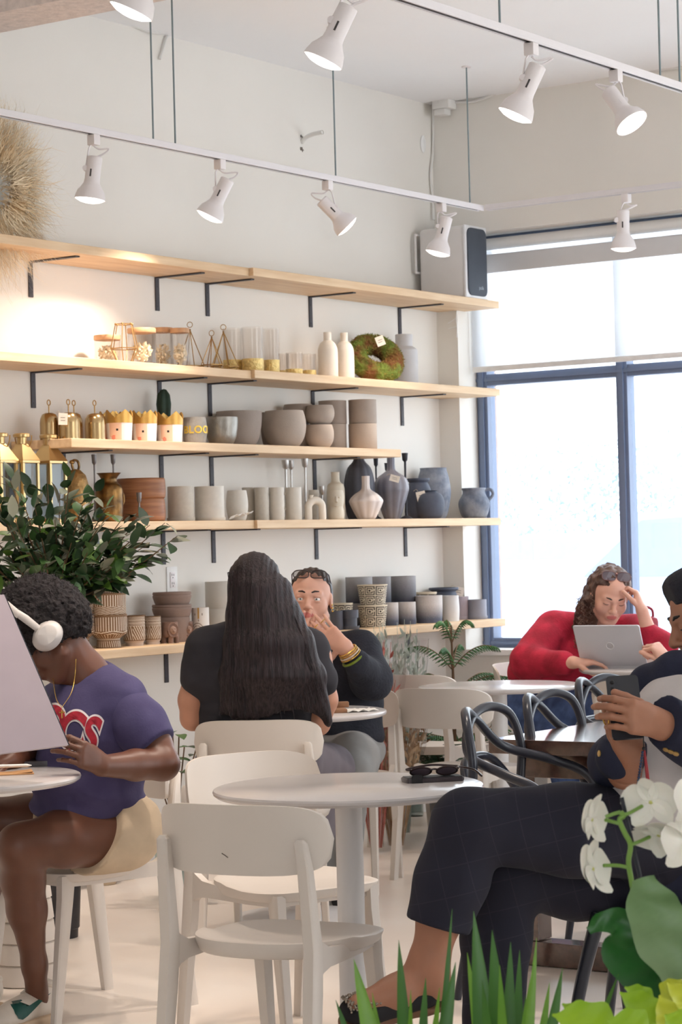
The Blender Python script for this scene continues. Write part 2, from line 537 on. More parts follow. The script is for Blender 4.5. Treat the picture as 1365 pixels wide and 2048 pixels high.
# the window: frame, panes
EF = 0.17
tl, _ = on_win(961, 742, EF)
def tz(px, py): return on_win(px, py, EF)
t_m0, z_tr1 = tz(1231, 730); t_m1, _ = tz(1254, 730)
_, z_tr0 = tz(985, 771); _, z_tr1 = tz(985, 748)
bm = nb()
ed0, ed1 = EF, EF + 0.05
fw = 0.062
mull = [T0 + fw / 2, (t_m0 + t_m1) / 2]
while mull[-1] + 0.86 < T1 - 0.1: mull.append(mull[-1] + 0.86)
mull.append(T1 - fw / 2)
for c in mull:
    vbox(bm, c - fw / 2, c + fw / 2, ed0, ed1 + 0.03, Z_SILL, Z_HEAD, bev=0.003)
    vbox(bm, c - fw / 2 + 0.018, c + fw / 2 - 0.018, ed0 - 0.012, ed0, Z_SILL, Z_HEAD)
for za, zb in ((Z_SILL, Z_SILL + 0.05), (z_tr0, z_tr1), (Z_HEAD - 0.06, Z_HEAD)):
    vbox(bm, T0, T1, ed0 + 0.004, ed1 + 0.02, za, zb, bev=0.003)
    vbox(bm, T0, T1, ed0 - 0.006, ed0 + 0.004, (za + zb) / 2 - 0.008, (za + zb) / 2 + 0.008)
win = struct('window_1', bm, m_frame)
m_pane = M_glass('window glass', (250, 253, 255), 0.1, 0.0)
for i in range(len(mull) - 1):
    bm = nb(); vbox(bm, mull[i] + fw / 2, mull[i + 1] - fw / 2, ed1 - 0.012, ed1 - 0.006, Z_SILL + 0.05, Z_HEAD - 0.06)
    o = obj('pane', bm, m_pane, win, None)
# unseen back and right walls; open gaps added and sized to balance the daylight
bm = nb(); wbox(bm, 13.0, 13.1, -0.1, 6.6, 0, CEIL); wbox(bm, 13.0, 13.1, 6.6, 9.0, 3.2, CEIL); struct('wall_back', bm, m_wall)
bm = nb(); wbox(bm, 0.0, 3.8, 9.0, 9.1, 3.3, CEIL); wbox(bm, 3.8, 13.0, 9.0, 9.1, 0, CEIL); struct('wall_right', bm, m_wall)

# roller blind
m_blind = bpy.data.materials.new('translucent blind cloth'); m_blind.use_nodes = True
nt = m_blind.node_tree; nt.nodes.clear()
out = nt.nodes.new('ShaderNodeOutputMaterial'); tr = nt.nodes.new('ShaderNodeBsdfTransparent'); tl_ = nt.nodes.new('ShaderNodeBsdfTranslucent'); df = nt.nodes.new('ShaderNodeBsdfDiffuse')
wv = nt.nodes.new('ShaderNodeTexNoise'); wv.inputs['Scale'].default_value = 300
tl_.inputs[0].default_value = (0.93, 0.93, 0.93, 1); df.inputs[0].default_value = (0.85, 0.85, 0.85, 1); tr.inputs[0].default_value = (1, 1, 1, 1)
m1 = nt.nodes.new('ShaderNodeMixShader'); m2 = nt.nodes.new('ShaderNodeMixShader'); m1.inputs[0].default_value = 0.3; m2.inputs[0].default_value = 0.42
nt.links.new(tl_.outputs[0], m1.inputs[1]); nt.links.new(df.outputs[0], m1.inputs[2]); nt.links.new(m1.outputs[0], m2.inputs[1]); nt.links.new(tr.outputs[0], m2.inputs[2]); nt.links.new(m2.outputs[0], out.inputs[0])
EB = 0.12
_, zb0 = on_win(975, 738, EB); _, zv0 = on_win(995, 545, 0.075); _, zv1 = on_win(995, 509, 0.075)
rb = thing('roller_blind', 'white translucent roller blind pulled halfway down the big window', 'blind', WW((T0 + T1) / 2, EB, Z_HEAD - 0.05), WROT)
hw = (T1 - T0) / 2 - 0.012
bm = nb(); box(bm, (0, 0, (zb0 - (Z_HEAD - 0.05)) / 2), (2 * hw, 0.0012, (Z_HEAD - 0.05) - zb0)); obj('blind_cloth', bm, m_blind, rb, None)
bm = nb(); box(bm, (0, 0, zb0 - (Z_HEAD - 0.05)), (2 * hw, 0.016, 0.028), bev=0.005); obj('bottom_bar', bm, M('blind bar', (248, 248, 248), 0.4), rb)
bm = nb(); tube(bm, [(-hw, 0, 0.0), (hw, 0, 0.0)], 0.03, 16); obj('roller', bm, m_trim, rb)
bm = nb(); box(bm, (0, -0.045, (zv0 + zv1) / 2 - (Z_HEAD - 0.05)), (2 * hw, 0.012, zv1 - zv0), bev=0.003); box(bm, (0, -0.01, zv1 - (Z_HEAD - 0.05)), (2 * hw, 0.07, 0.008)); obj('valance', bm, M('pale grey valance', (222, 222, 224), 0.45, var=0.01), rb)

# ------------------------------------------------------------------ outside
m_ground = M('sunlit pavement', (238, 238, 238), 0.9, var=0.04, vscale=2)
bm = nb()
box(bm, CORNER + A * 30.5 + B * 6 - UP * 0.1, (80, 60.0, 0.1), R2.to_3x3())
struct('ground', bm, m_ground)
bm = nb()
vbox(bm, T0 - 0.5, T0 - 0.02, 0.25, 0.4, 0, 3.2)
struct('trim_3', bm, m_ext)
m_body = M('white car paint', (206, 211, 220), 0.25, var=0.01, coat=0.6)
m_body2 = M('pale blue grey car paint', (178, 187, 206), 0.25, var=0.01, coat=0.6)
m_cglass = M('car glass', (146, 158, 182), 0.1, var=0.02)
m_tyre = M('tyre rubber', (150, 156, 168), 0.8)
def car(loc, rotz, label, paint, L=4.3, Hc=1.5):
    t = thing('car', label, 'car', loc, rotz, None)
    prof = [(-L / 2, 0.35), (-L / 2 + 0.05, 0.85), (-L / 2 + 0.35, 1.0), (-L * 0.30, 1.05), (-L * 0.16, Hc - 0.05), (L * 0.02, Hc), (L * 0.22, Hc - 0.08), (L * 0.38, 1.05), (L / 2 - 0.1, 0.95), (L / 2, 0.7), (L / 2 - 0.02, 0.35)]
    bm = nb(); fr = frame((0, 0.85, 0), (1, 0, 0), (0, 0, 1), (0, -1, 0))
    prism(bm, prof, 0, 1.7, fr)
    obj('car_body', bm, paint, t)
    for sy in (-1, 1):
        bm = nb(); fr = frame((0, 0.856 * sy, 0), (1, 0, 0), (0, 0, 1), (0, -1, 0))
        prism(bm, [(-L * 0.26, 1.07), (-L * 0.15, Hc - 0.11), (-L * 0.0, Hc - 0.07), (-L * 0.0, 1.05)], -0.01, 0.01, fr)
        prism(bm, [(L * 0.02, 1.05), (L * 0.02, Hc - 0.07), (L * 0.2, Hc - 0.14), (L * 0.33, 1.05)], -0.01, 0.01, fr)
        obj('side_window', bm, m_cglass, t)
    for x in (-L * 0.31, L * 0.31):
        for sy in (-0.8, 0.8):
            bm = nb(); tube(bm, [(x, sy - 0.1, 0.33), (x, sy + 0.1, 0.33)], 0.33, 24); obj('wheel', bm, m_tyre, t)
    return t
g0 = -0.05
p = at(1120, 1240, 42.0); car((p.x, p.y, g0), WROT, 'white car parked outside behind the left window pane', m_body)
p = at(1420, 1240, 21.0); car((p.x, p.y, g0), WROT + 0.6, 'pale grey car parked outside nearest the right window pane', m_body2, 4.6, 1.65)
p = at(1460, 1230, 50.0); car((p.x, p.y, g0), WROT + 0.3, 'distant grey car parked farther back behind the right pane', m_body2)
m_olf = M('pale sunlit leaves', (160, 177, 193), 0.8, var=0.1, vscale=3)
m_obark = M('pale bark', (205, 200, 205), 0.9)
def leaf_cloud(bm, n, cen, rad, size, rnd):
    for _ in range(n):
        while True:
            v = Vector((rnd.uniform(-1, 1), rnd.uniform(-1, 1), rnd.uniform(-1, 1)))
            if v.length < 1: break
        c = Vector(cen) + Vector((v.x * rad[0], v.y * rad[1], v.z * rad[2]))
        d = Vector((rnd.gauss(0, 1), rnd.gauss(0, 1), rnd.gauss(0, 1))).normalized(); e = d.orthogonal().normalized()
        s = size * rnd.uniform(0.6, 1.3)
        q = [bm.verts.new(c + d * s), bm.verts.new(c + e * s * 0.5), bm.verts.new(c - d * s), bm.verts.new(c - e * s * 0.5)]
        bm.faces.new(q)
rnd = random.Random(3)
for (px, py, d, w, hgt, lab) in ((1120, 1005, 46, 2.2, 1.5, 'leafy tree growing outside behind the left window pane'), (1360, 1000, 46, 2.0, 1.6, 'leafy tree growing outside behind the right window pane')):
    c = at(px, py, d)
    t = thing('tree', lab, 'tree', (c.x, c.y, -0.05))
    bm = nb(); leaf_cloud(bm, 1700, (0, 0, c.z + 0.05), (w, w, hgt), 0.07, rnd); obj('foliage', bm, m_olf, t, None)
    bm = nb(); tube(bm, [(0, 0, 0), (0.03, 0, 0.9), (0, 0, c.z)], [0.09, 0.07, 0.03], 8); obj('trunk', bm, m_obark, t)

# ------------------------------------------------------------------ shelves and brackets
m_wood = M('pale pine board', (232, 203, 166), 0.5, var=0.06, vscale=3, stretch=(14, 1.2, 14), rgb2=(213, 178, 138), bump=0.05, bscale=20, ramp=(0.3, 0.7))
m_brk = M('black bracket steel', (62, 60, 66), 0.5, var=0.03)
SH_N = 0.325                              # depth of the boards
_, z1a = on_wall(100, 478.5, SH_N); _, z1b = on_wall(750, 568.3, SH_N)
_, z2a = on_wall(250, 720.3, SH_N); _, z2b = on_wall(760, 759, SH_N)
_, z3 = on_wall(600, 892, SH_N); _, z4 = on_wall(700, 1038.5, SH_N); _, z5 = on_wall(600, 1269.5, SH_N)
z1 = (z1a + z1b) / 2; z2 = (z2a + z2b) / 2
THK = 0.036
def s_of(px, py, n): return on_wall(px, py, n)[0]
def board(name, sa, sb, z, label, nn=SH_N):
    t = obj(name, nb(), m_wood)
    me = t.data
    bm = nb(); box(bm, (nn / 2 + 0.004, 0, -THK / 2), (nn - 0.008, abs(sa - sb), THK), bev=0.0025); bm.to_mesh(me); bm.free()
    me.polygons.foreach_set('use_smooth', [False] * len(me.polygons))
    t.location = W((sa + sb) / 2, 0, z); t.rotation_euler = (0, 0, WROT)
    return tag(t, label, 'shelf', 'pine boards of the wall shelving')
LEFT = 5.2
j1 = s_of(507, 540, SH_N); e1 = s_of(999, 610, SH_N); j2 = s_of(510, 748, SH_N); e2 = s_of(1001, 783, SH_N)
j4 = s_of(515, 1046, SH_N); e4 = s_of(1003, 1043, SH_N); a3 = s_of(143, 885, SH_N); e3 = s_of(803, 905, SH_N); e5 = s_of(1012, 1248, SH_N)
board('shelf_board', LEFT, j1 + 0.002, z1a, 'topmost pine shelf board at the left, under the dried grass wreath', SH_N - 0.022)
board('shelf_board', j1, e1, z1b, 'topmost pine shelf board at the right, carrying the loudspeaker')
board('shelf_board', LEFT, j2 + 0.002, z2a, 'second pine board from top, left half, under lidded glass jars', SH_N - 0.018)
board('shelf_board', j2, e2, z2b, 'second pine board from top, right half, under the moss wreath')
board('shelf_board', a3, e3, z3, 'short middle pine board carrying brass bells and grey bowls')
board('shelf_board', LEFT, j4 + 0.002, z4, 'fourth pine board from top, left half, carrying lanterns and brown bowls', SH_N - 0.015)
board('shelf_board', j4, e4, z4, 'fourth pine board from top, right half, carrying dark vases and jug')
board('shelf_board', LEFT, e5, z5, 'lowest long pine board carrying patterned and ombre plant pots')
bs = [s_of(60, 560, 0.0), s_of(313.5, 590, 0), s_of(414, 600, 0), s_of(620.5, 625, 0), s_of(799, 640, 0)]
proto = None
def bracket(s, z, label):
    global proto
    if proto is None:
        proto = tag(obj('shelf_bracket', nb(), m_brk), label, 'bracket', 'black shelf brackets')
        bm = nb()
        box(bm, (0.003, 0, -0.0725), (0.006, 0.026, 0.145), bev=0.002)
        box(bm, (0.128, 0, -0.003), (0.256, 0.026, 0.006), bev=0.002)
        for zz in (-0.04, -0.125): tube(bm, [(0.006, 0, zz), (0.0075, 0, zz)], 0.004, 10)
        bm.to_mesh(proto.data); bm.free()
        o = proto
    else:
        o = proto.copy(); COL.objects.link(o); o['label'] = label
    o.location = W(s, 0.0005, z - THK); o.rotation_euler = (0, 0, WROT)
lv = ['topmost shelf', 'second shelf from top', 'short middle shelf', 'fourth shelf', 'lowest shelf']
cn = ['leftmost', 'second from left', 'third from left', 'fourth from left', 'rightmost']
for iz, z in enumerate((z1, z2, z3, z4, z5)):
    for ib, s in enumerate(bs):
        if iz == 2 and ib == 4: continue
        if iz == 4 and ib == 0: continue
        zz = z if iz > 1 else ((z1a, z1b) if iz == 0 else (z2a, z2b))[0 if ib < 2 else 1]
        if iz == 2 and ib == 0: s = s_of(125, 890, 0)
        bracket(s, zz, 'black steel bracket holding the %s, %s' % (lv[iz], cn[ib]))
# ================================================================== TRACK LIGHTING
m_white = M('white enamel', (238, 232, 232), 0.35, var=0.01)
m_track = M('white track metal', (232, 228, 230), 0.4, var=0.01)
m_slot = M('dark slot', (60, 55, 55), 0.6)
m_rod = M('grey steel rod', (128, 142, 146), 0.4, metal=0.6)
m_lampglow = bpy.data.materials.new('lit lamp lens'); m_lampglow.use_nodes = True
_b = m_lampglow.node_tree.nodes['Principled BSDF']; _b.inputs['Emission Color'].default_value = (1, 0.93, 0.82, 1); _b.inputs['Emission Strength'].default_value = 3.5
_nz = m_lampglow.node_tree.nodes.new('ShaderNodeTexNoise'); m_lampglow.node_tree.links.new(_nz.outputs['Fac'], _b.inputs['Roughness'])
ZT = 2.91
tc_ = atz(963, 420, ZT)                 # the corner of the near-wall track
def on_line(px, p0, dirv):              # point of a horizontal line seen in pixel column px (roll corrected by its own height)
    lo, hi = -12.0, 12.0
    def col(k):
        p = p0 + dirv * k - Vector((0, 0, CAM_H)); return 682.5 + FPX * p.dot(_r) / p.dot(_f)
    def ok(k): return (p0 + dirv * k).y > 1.0
    best = min((abs(col(k) - px), k) for k in [lo + i * 0.002 for i in range(12000)] if ok(k))
    return p0 + dirv * best[1]
q2 = atz(1365, 180, ZT)
def track(p0, p1, label):
    d = (p1 - p0); L = d.length; rz = math.atan2(d.y, d.x)
    t = thing('lighting_track', label, 'light track', p0, rz)
    bm = nb(); box(bm, (L / 2, 0, 0.010), (L, 0.034, 0.020), bev=0.002); box(bm, (L / 2, 0.0135, -0.002), (L, 0.006, 0.008)); box(bm, (L / 2, -0.0135, -0.002), (L, 0.006, 0.008))
    obj('rail', bm, m_track, t, None)
    bm = nb(); box(bm, (L / 2, 0, -0.001), (L - 0.05, 0.02, 0.003)); obj('slot', bm, m_slot, t, None)
    return t
track(tc_ - A * 5.0, tc_, 'white lighting track running parallel to the shelved wall')
track(tc_ + B * 0.03, tc_ + B * 3.2, 'white lighting track running in front of the window wall')
track(q2 - A * 5.5, q2 + A * 2.0, 'nearest white lighting track crossing the top right of the view')
def lamp(px, line0, ldir, bt, rim, toward, label, power, mirror=1, warm=(1, 0.85, 0.72), spot=1.25):
    p = on_line(px, line0, ldir)
    d = p.y
    t = thing('track_spotlight', label, 'spotlight', (p.x, p.y, ZT - 0.006), 0.0, 'white spotlights on the lighting tracks')
    bm = nb(); box(bm, (0, 0, -0.020), (0.036, 0.036, 0.040), Matrix.Rotation(WROT, 3, 'Z'), bev=0.003); obj('track_adapter', bm, m_white, t)
    b0 = at(bt[0], bt[1], d) - p - UP * 0.0 + UP * 0.006
    r0 = at(rim[0], rim[1], d) - p + UP * 0.006
    axis = (r0 - b0); L = axis.length; axis.normalize()
    axis = (axis - _f * toward).normalized()
    # the bracket arm hangs beside the body
    side = -_r * mirror
    piv = b0 + axis * 0.045 + side * 0.03
    bm = nb(); tube(bm, [Vector((0, 0, -0.035)) + side * 0.008, Vector((0, 0, -0.05)) + side * 0.018, piv], 0.009, 8, flat=0.35, up=side); obj('bracket_arm', bm, m_white, t)
    bm = nb(); tube(bm, [piv - _f * 0.016, piv + _f * 0.012], 0.0105, 14); obj('pivot_knob', bm, m_white, t)
    fr = frame(b0, axis.orthogonal().normalized(), axis.cross(axis.orthogonal().normalized()), axis)
    bm = nb()
    Lb = L * 0.60
    lathe(bm, [(0.0, 0.002), (0.024, 0.0), (0.0285, 0.004), (0.0285, Lb - 0.01), (0.030, Lb), (0.0305, Lb + 0.004), (0.040, Lb + 0.02), (0.050, Lb + (L - Lb) * 0.5), (0.0565, L - 0.012), (0.0585, L), (0.0565, L), (0.052, L - 0.012), (0.030, Lb + 0.012), (0.0, Lb + 0.01)], 32, cap_bottom=False)
    bmesh.ops.transform(bm, matrix=fr, verts=bm.verts); bmesh.ops.recalc_face_normals(bm, faces=bm.faces)
    obj('lamp_head', bm, m_white, t)
    bm = nb(); lathe(bm, [(0.055, L - 0.006), (0.052, L + 0.002), (0.038, L + 0.009), (0.02, L + 0.013), (0.0, L + 0.014)], 28, cap_bottom=True)
    bmesh.ops.transform(bm, matrix=fr, verts=bm.verts); bmesh.ops.recalc_face_normals(bm, faces=bm.faces)
    obj('bulb', bm, m_lampglow, t)
    sl = b0 + axis * (Lb * 0.66) - _f * 0.0283 + side * 0.006
    bm = nb(); tube(bm, [sl - axis * 0.014, sl + axis * 0.014], 0.003, 6); obj('slot', bm, m_slot, t)
    c0 = Vector((0, 0, -0.042)); c3 = b0 + axis * 0.004
    out = -side
    bm = nb(); tube(bm, spline([c0, c0 + out * 0.02 - UP * 0.012, (c0 + c3) / 2 + out * 0.055 + UP * 0.01, c3 + out * 0.03 + UP * 0.012, c3], 6), 0.0035, 6); obj('cord', bm, m_white, t)
    if power:
        ld = bpy.data.lights.new('track_spot', 'SPOT'); ld.energy = power; ld.color = warm; ld.spot_size = spot * 1.4; ld.spot_blend = 0.8; ld.shadow_soft_size = 0.045
        lo = bpy.data.objects.new('track_spot', ld); COL.objects.link(lo); lo.parent = t
        lo.location = b0 + axis * (L + 0.025)
        lo.rotation_euler = axis.to_track_quat('-Z', 'Y').to_euler()
    return t
K1 = (tc_, A)
lamp(187, tc_, A, (190, 313), (180, 399), 0.0, 'leftmost small white spotlight on the track before the shelves, pointing down', 48)
lamp(440, tc_, A, (456, 358), (419, 433), -0.01, 'white spotlight tilted left on the shelf track, second from left', 50)
lamp(655, tc_, A, (643, 400), (695, 452), -0.12, 'white spotlight turned right on the shelf track, left of the loudspeaker', 30, -1)
lamp(883, tc_, A, (894, 434), (876, 506), -0.02, 'white spotlight hanging right in front of the loudspeaker', 20)
lamp(1253, tc_, B, (1247, 420), (1248, 497), -0.05, 'white spotlight hanging in front of the window valance', 20)
lamp(1063, q2, A, (1077, 130), (1031, 230), -0.04, 'large white spotlight tilted left on the nearest track, upper right', 60)
lamp(1232, q2, A, (1218, 182), (1264, 258), 0.40, 'white spotlight with bright glowing face turned right, upper right', 50, -1)
lamp(694, q2, A, (698, 12), (646, 121), -0.04, 'large white spotlight cut by the top edge, upper middle', 60)
lamp(312, q2, A, (316, -100), (261, 22), -0.04, 'white spotlight shade peeking in at the top left edge', 60)
rod_n = [0]
def rod(px, l0, ldir, label, plate=False):
    p = on_line(px, l0, ldir)
    t = thing('suspension_rod', label, 'rod', (p.x, p.y, ZT + 0.02), 0, 'steel rods hanging the tracks')
    bm = nb(); tube(bm, [(0, 0, 0), (0, 0, CEIL - ZT - 0.02)], 0.0035, 8); obj('rod', bm, m_rod, t)
    bm = nb(); lathe(bm, [(0.022, -0.006), (0.022, 0.0)], 16, c=(0, 0, CEIL - ZT - 0.02)); bm.faces.ensure_lookup_table(); obj('ceiling_plate', bm, m_white, t)
rod(307, tc_, A, 'grey rod left of the closely spaced pair holding the shelf track')
rod(351, tc_, A, 'grey rod right of the closely spaced pair holding the shelf track')
rod(672, tc_, A, 'grey rod holding the shelf track beside the wall pipe stub')
rod(941, tc_, A, 'grey rod nearest the room corner, holding the track end')
rod(1001, q2, A, 'grey rod left of the large lamps on the nearest track')
rod(1322, q2, A, 'thin grey rod at the top right, left of two')
rod(1361, q2, A, 'thin grey rod at the top right edge, right of two')

# ================================================================== THINGS ON THE UPPER WALL
def wp(px, py, n):
    s, z = on_wall(px, py, n); return W(s, n, z)
def vp(px, py, e):
    t, z = on_win(px, py, e); return WW(t, e, z)
m_cable = M('white painted cable', (232, 230, 226), 0.5, var=0.02)
def top_mesh(name, bm, mats, label, cat, loc, group=None, smooth=40):
    bmesh.ops.translate(bm, verts=bm.verts, vec=-Vector(loc))
    return tag(obj(name, bm, mats, None, smooth, loc), label, cat, group)
p0 = wp(660, 140, 0.012)
bm = nb()
zt = CEIL - 0.02
tube(bm, spline([wp(170, 5, 0.012), wp(290, 60, 0.012), wp(345, 68, 0.012), wp(430, 84, 0.012), wp(540, 110, 0.012), wp(660, 142, 0.012), wp(760, 170, 0.012), wp(840, 190, 0.012), wp(872, 197, 0.014)], 5), 0.007, 6)
tube(bm, spline([wp(320, 118, 0.012), wp(326, 100, 0.012), wp(336, 72, 0.012), wp(360, 66, 0.012), wp(420, 80, 0.013), wp(500, 108, 0.013), wp(600, 136, 0.013), wp(700, 162, 0.013), wp(800, 180, 0.013), wp(868, 190, 0.014)], 5), 0.006, 6)
top_mesh('ceiling_cable', bm, m_cable, 'bundle of white cables running under the ceiling above the shelved wall', 'cable', p0)
bm = nb()
tube(bm, spline([vp(912, 205, -0.012), vp(950, 203, -0.012), vp(990, 188, -0.012), vp(1003, 182, -0.012), vp(1100, 168, -0.012), vp(1365, 134, -0.012), vp(1420, 124, -0.012)], 5), 0.007, 6)
top_mesh('ceiling_cable', bm, m_cable, 'white cable running under the ceiling above the window', 'cable', vp(1003, 182, -0.012))
bm = nb()
tube(bm, spline([wp(866, 205, 0.01), wp(867, 250, 0.01), wp(866, 310, 0.01), wp(862, 350, 0.01), wp(866, 400, 0.012), wp(868, 440, 0.02)], 5), 0.006, 6)
top_mesh('drop_cable', bm, m_cable, 'white cable dropping down the room corner to the loudspeaker', 'cable', wp(866, 310, 0.01))
jb = vp(889, 207, -0.04)
t = thing('junction_box', 'white junction box under the ceiling in the room corner', 'junction box', jb, WROT)
bm = nb(); box(bm, (0, 0, 0), (0.10, 0.08, 0.062), bev=0.006); obj('box', bm, m_cable, t)
bm = nb(); box(bm, (-0.005, -0.01, -0.047), (0.065, 0.06, 0.032), bev=0.006); obj('transformer', bm, m_cable, t)
bm = nb()
for xx in (-0.02, 0.02): tube(bm, [(xx, -0.04, 0.005), (xx, -0.042, 0.005)], 0.008, 12)
obj('knockout', bm, m_cable, t)
ps = wp(604, 284, 0.0)
t = thing('pipe_stub', 'short grey pipe stub sticking out of the wall below the ceiling', 'pipe', ps, WROT)
bm = nb(); tube(bm, spline([(0.0, 0.0, 0.0), (0.03, -0.004, 0.018), (0.07, -0.006, 0.027), (0.125, -0.008, 0.03)], 6), 0.0105, 12, cap=False)
tube(bm, spline([(0.124, -0.008, 0.03), (0.1, -0.008, 0.0285)], 3), 0.008, 12, cap=True); obj('pipe', bm, m_cable, t)
bm = nb()
rnd = random.Random(5)
for i in range(9): sphere(bm, (0.0005, rnd.uniform(-0.012, 0.012), rnd.uniform(-0.05, 0.03)), (0.002, rnd.uniform(0.003, 0.008), rnd.uniform(0.003, 0.009)), 8)
obj('broken_plaster', bm, M('broken plaster', (120, 112, 104), 0.9), t)
bm = nb(); q = wp(847, 288, 0.003)
sphere(bm, q, (0.004, 0.025, 0.045), 20, R2.to_3x3()); sphere(bm, q + B * 0.003, (0.003, 0.008, 0.03), 12, R2.to_3x3())
top_mesh('wall_cover_plate', bm, m_trim, 'small oval white cover plate on the wall near the corner', 'cover plate', q)
bm = nb(); q = vp(912, 625, -0.004)
for pts in ([(914, 622), (913, 640), (915, 655), (914, 675)], [(914, 635), (904, 642), (897, 646)], [(914, 653), (906, 655), (897, 657)]):
    tube(bm, spline([vp(x, y, -0.005) for x, y in pts], 4), 0.0025, 6)
sphere(bm, vp(915, 672, -0.005), (0.006, 0.004, 0.006), 10)
top_mesh('wall_hook', bm, m_trim, 'small white wire hook on the wall stub under the loudspeaker shelf', 'hook', q)
# socket
q = wp(343, 1160, 0.0)
t = thing('wall_outlet', 'white double electrical outlet on the wall above the brown bowls', 'outlet', q, WROT)
bm = nb(); box(bm, (0.003, 0, 0), (0.006, 0.072, 0.115), bev=0.002); obj('cover_plate', bm, m_trim, t)
bm = nb()
box(bm, (0.0075, 0, 0), (0.003, 0.034, 0.068), bev=0.001); obj('socket_face', bm, m_white, t)
bm = nb()
for zz in (-0.018, 0.018):
    for yy in (-0.006, 0.006): box(bm, (0.0092, yy, zz + 0.004), (0.001, 0.0024, 0.009))
    sphere(bm, (0.009, 0, zz - 0.008), (0.001, 0.003, 0.003), 8)
obj('slot', bm, m_slot, t)

# ================================================================== ON THE SHELVES
def place(xl, xr, yt, z, n, yb=None):
    cx = (xl + xr) / 2
    s, zt_ = on_wall(cx, yt, n)
    loc = W(s, n, z)
    R = (xr - xl) / 2 / FPX * loc.y
    if yb is not None:
        loc.z = on_wall(cx, yb, n)[1]
    return loc, R, zt_ - loc.z
SHZ = {1: z1b, 2: z2b, 3: z3, 4: z4, 5: z5}
def zshelf(sh, cx):
    if sh == 1: return z1a if cx < 500 else z1b
    if sh == 2: return z2a if cx < 505 else z2b
    return SHZ[sh]
P_CYL = [(0.94, 0), (1, 0.03), (1, 1)]
P_TAPER = [(0.80, 0), (0.84, 0.02), (1, 1)]
P_BOWL = [(0.45, 0), (0.60, 0.02), (0.80, 0.15), (0.95, 0.36), (1.0, 0.58), (0.97, 0.80), (0.88, 1)]
P_WIDE = [(0.50, 0), (0.66, 0.03), (0.86, 0.25), (0.96, 0.55), (1.0, 0.85), (0.99, 1)]
P_EGG = [(0.62, 0), (0.80, 0.06), (0.97, 0.35), (1.0, 0.58), (0.93, 0.85), (0.86, 1)]
def smooth_prof(p, n=5):
    q = spline([(a, 0, b) for a, b in p], n)
    return [(max(v.x, 0.0), v.z) for v in q]
def vessel(bm, prof, R, H, th=0.006, seg=48, matf=None, radf=None, sm=True, inner_mi=0, depth=None):
    p = smooth_prof(prof) if sm else prof
    o = [(r * R, z * H) for r, z in p]
    inner = []
    fl = H - (depth or H * 0.8)
    for r, z in reversed(o):
        if z < fl: break
        inner.append((max(r - th, 0.002), z))
    inner.append((max(inner[-1][0] * 0.9, 0.001), fl)); inner.append((0, fl))
    full = [(0, 0)] + o + inner
    nout = len(o)
    zmax_in = set()
    lathe(bm, full, seg, 0, None, cap_bottom=False, radf=radf)
    if matf:
        bm.faces.ensure_lookup_table()
        nf = 0
        # faces were made ring by ring: first ring = base fan, then the outer wall
        i = 0
        for ri in range(len(full) - 1):
            for k in range(seg):
                if 1 <= ri <= nout - 1:
                    bm.faces[i].material_index = matf(2 * PI * (k + 0.5) / seg, 0.5 * (full[ri][1] + full[ri + 1][1]) / H, 0.5 * (full[ri][0] + full[ri + 1][0]))
                i += 1
def pot(name, cat, label, xl, xr, yt, sh, n, prof, mats, yb=None, group=None, th=0.007, matf=None, seg=48, sm=True, rot=0.0, saucer=False, radf=None, depth=None):
    loc, R, H = place(xl, xr, yt, zshelf(sh, (xl + xr) / 2), n, yb)
    if saucer or callable(saucer):
        t = thing(name, label, cat, loc, WROT + rot, group)
        bm = nb(); lathe(bm, [(0, 0), (R * 0.98, 0), (R * 1.04, 0.004), (R * 1.06, 0.016), (R * 1.01, 0.016), (R * 0.98, 0.007), (0, 0.006)], 40, cap_bottom=False); obj('saucer', bm, mats, t)
        bm = nb(); vessel(bm, prof, R * 0.97, H - 0.007, th, seg, matf, radf, sm, depth=depth); bmesh.ops.translate(bm, verts=bm.verts, vec=(0, 0, 0.007)); bmesh.ops.recalc_face_normals(bm, faces=bm.faces); obj('pot', bm, mats, t)
        return t, loc, R, H
    bm = nb(); vessel(bm, prof, R, H, th, seg, matf, radf, sm, depth=depth); bmesh.ops.recalc_face_normals(bm, faces=bm.faces)
    o = obj(name, bm, mats, None, 50, loc, (0, 0, WROT + rot))
    tag(o, label, cat, group)
    return o, loc, R, H
def price_tag(px, py, d, w, h, label, tilt=0.2):
    p = at(px, py, d)
    t = thing('price_tag', label, 'tag', p, 0)
    bm = nb(); box(bm, (0, 0, 0), (w, 0.0012, h), Matrix.Rotation(tilt, 3, 'Y'), bev=0.0004); obj('card', bm, M('tag card', (236, 226, 214), 0.8), t, None)
    bm = nb()
    for k in range(2): box(bm, (0.0, -0.001, h * (0.12 - 0.24 * k)), (w * 0.5, 0.0008, h * 0.06), Matrix.Rotation(tilt, 3, 'Y'))
    obj('print_line', bm, M('tag print', (150, 140, 130), 0.8), t, None)
    bm = nb(); tube(bm, spline([(-w * 0.3, 0, h * 0.4), (-w * 0.5, 0.01, h * 0.7), (-w * 0.8, 0.02, h * 0.55)], 4), 0.0008, 5); obj('string', bm, M('tag string', (205, 190, 165), 0.9), t)
    return t

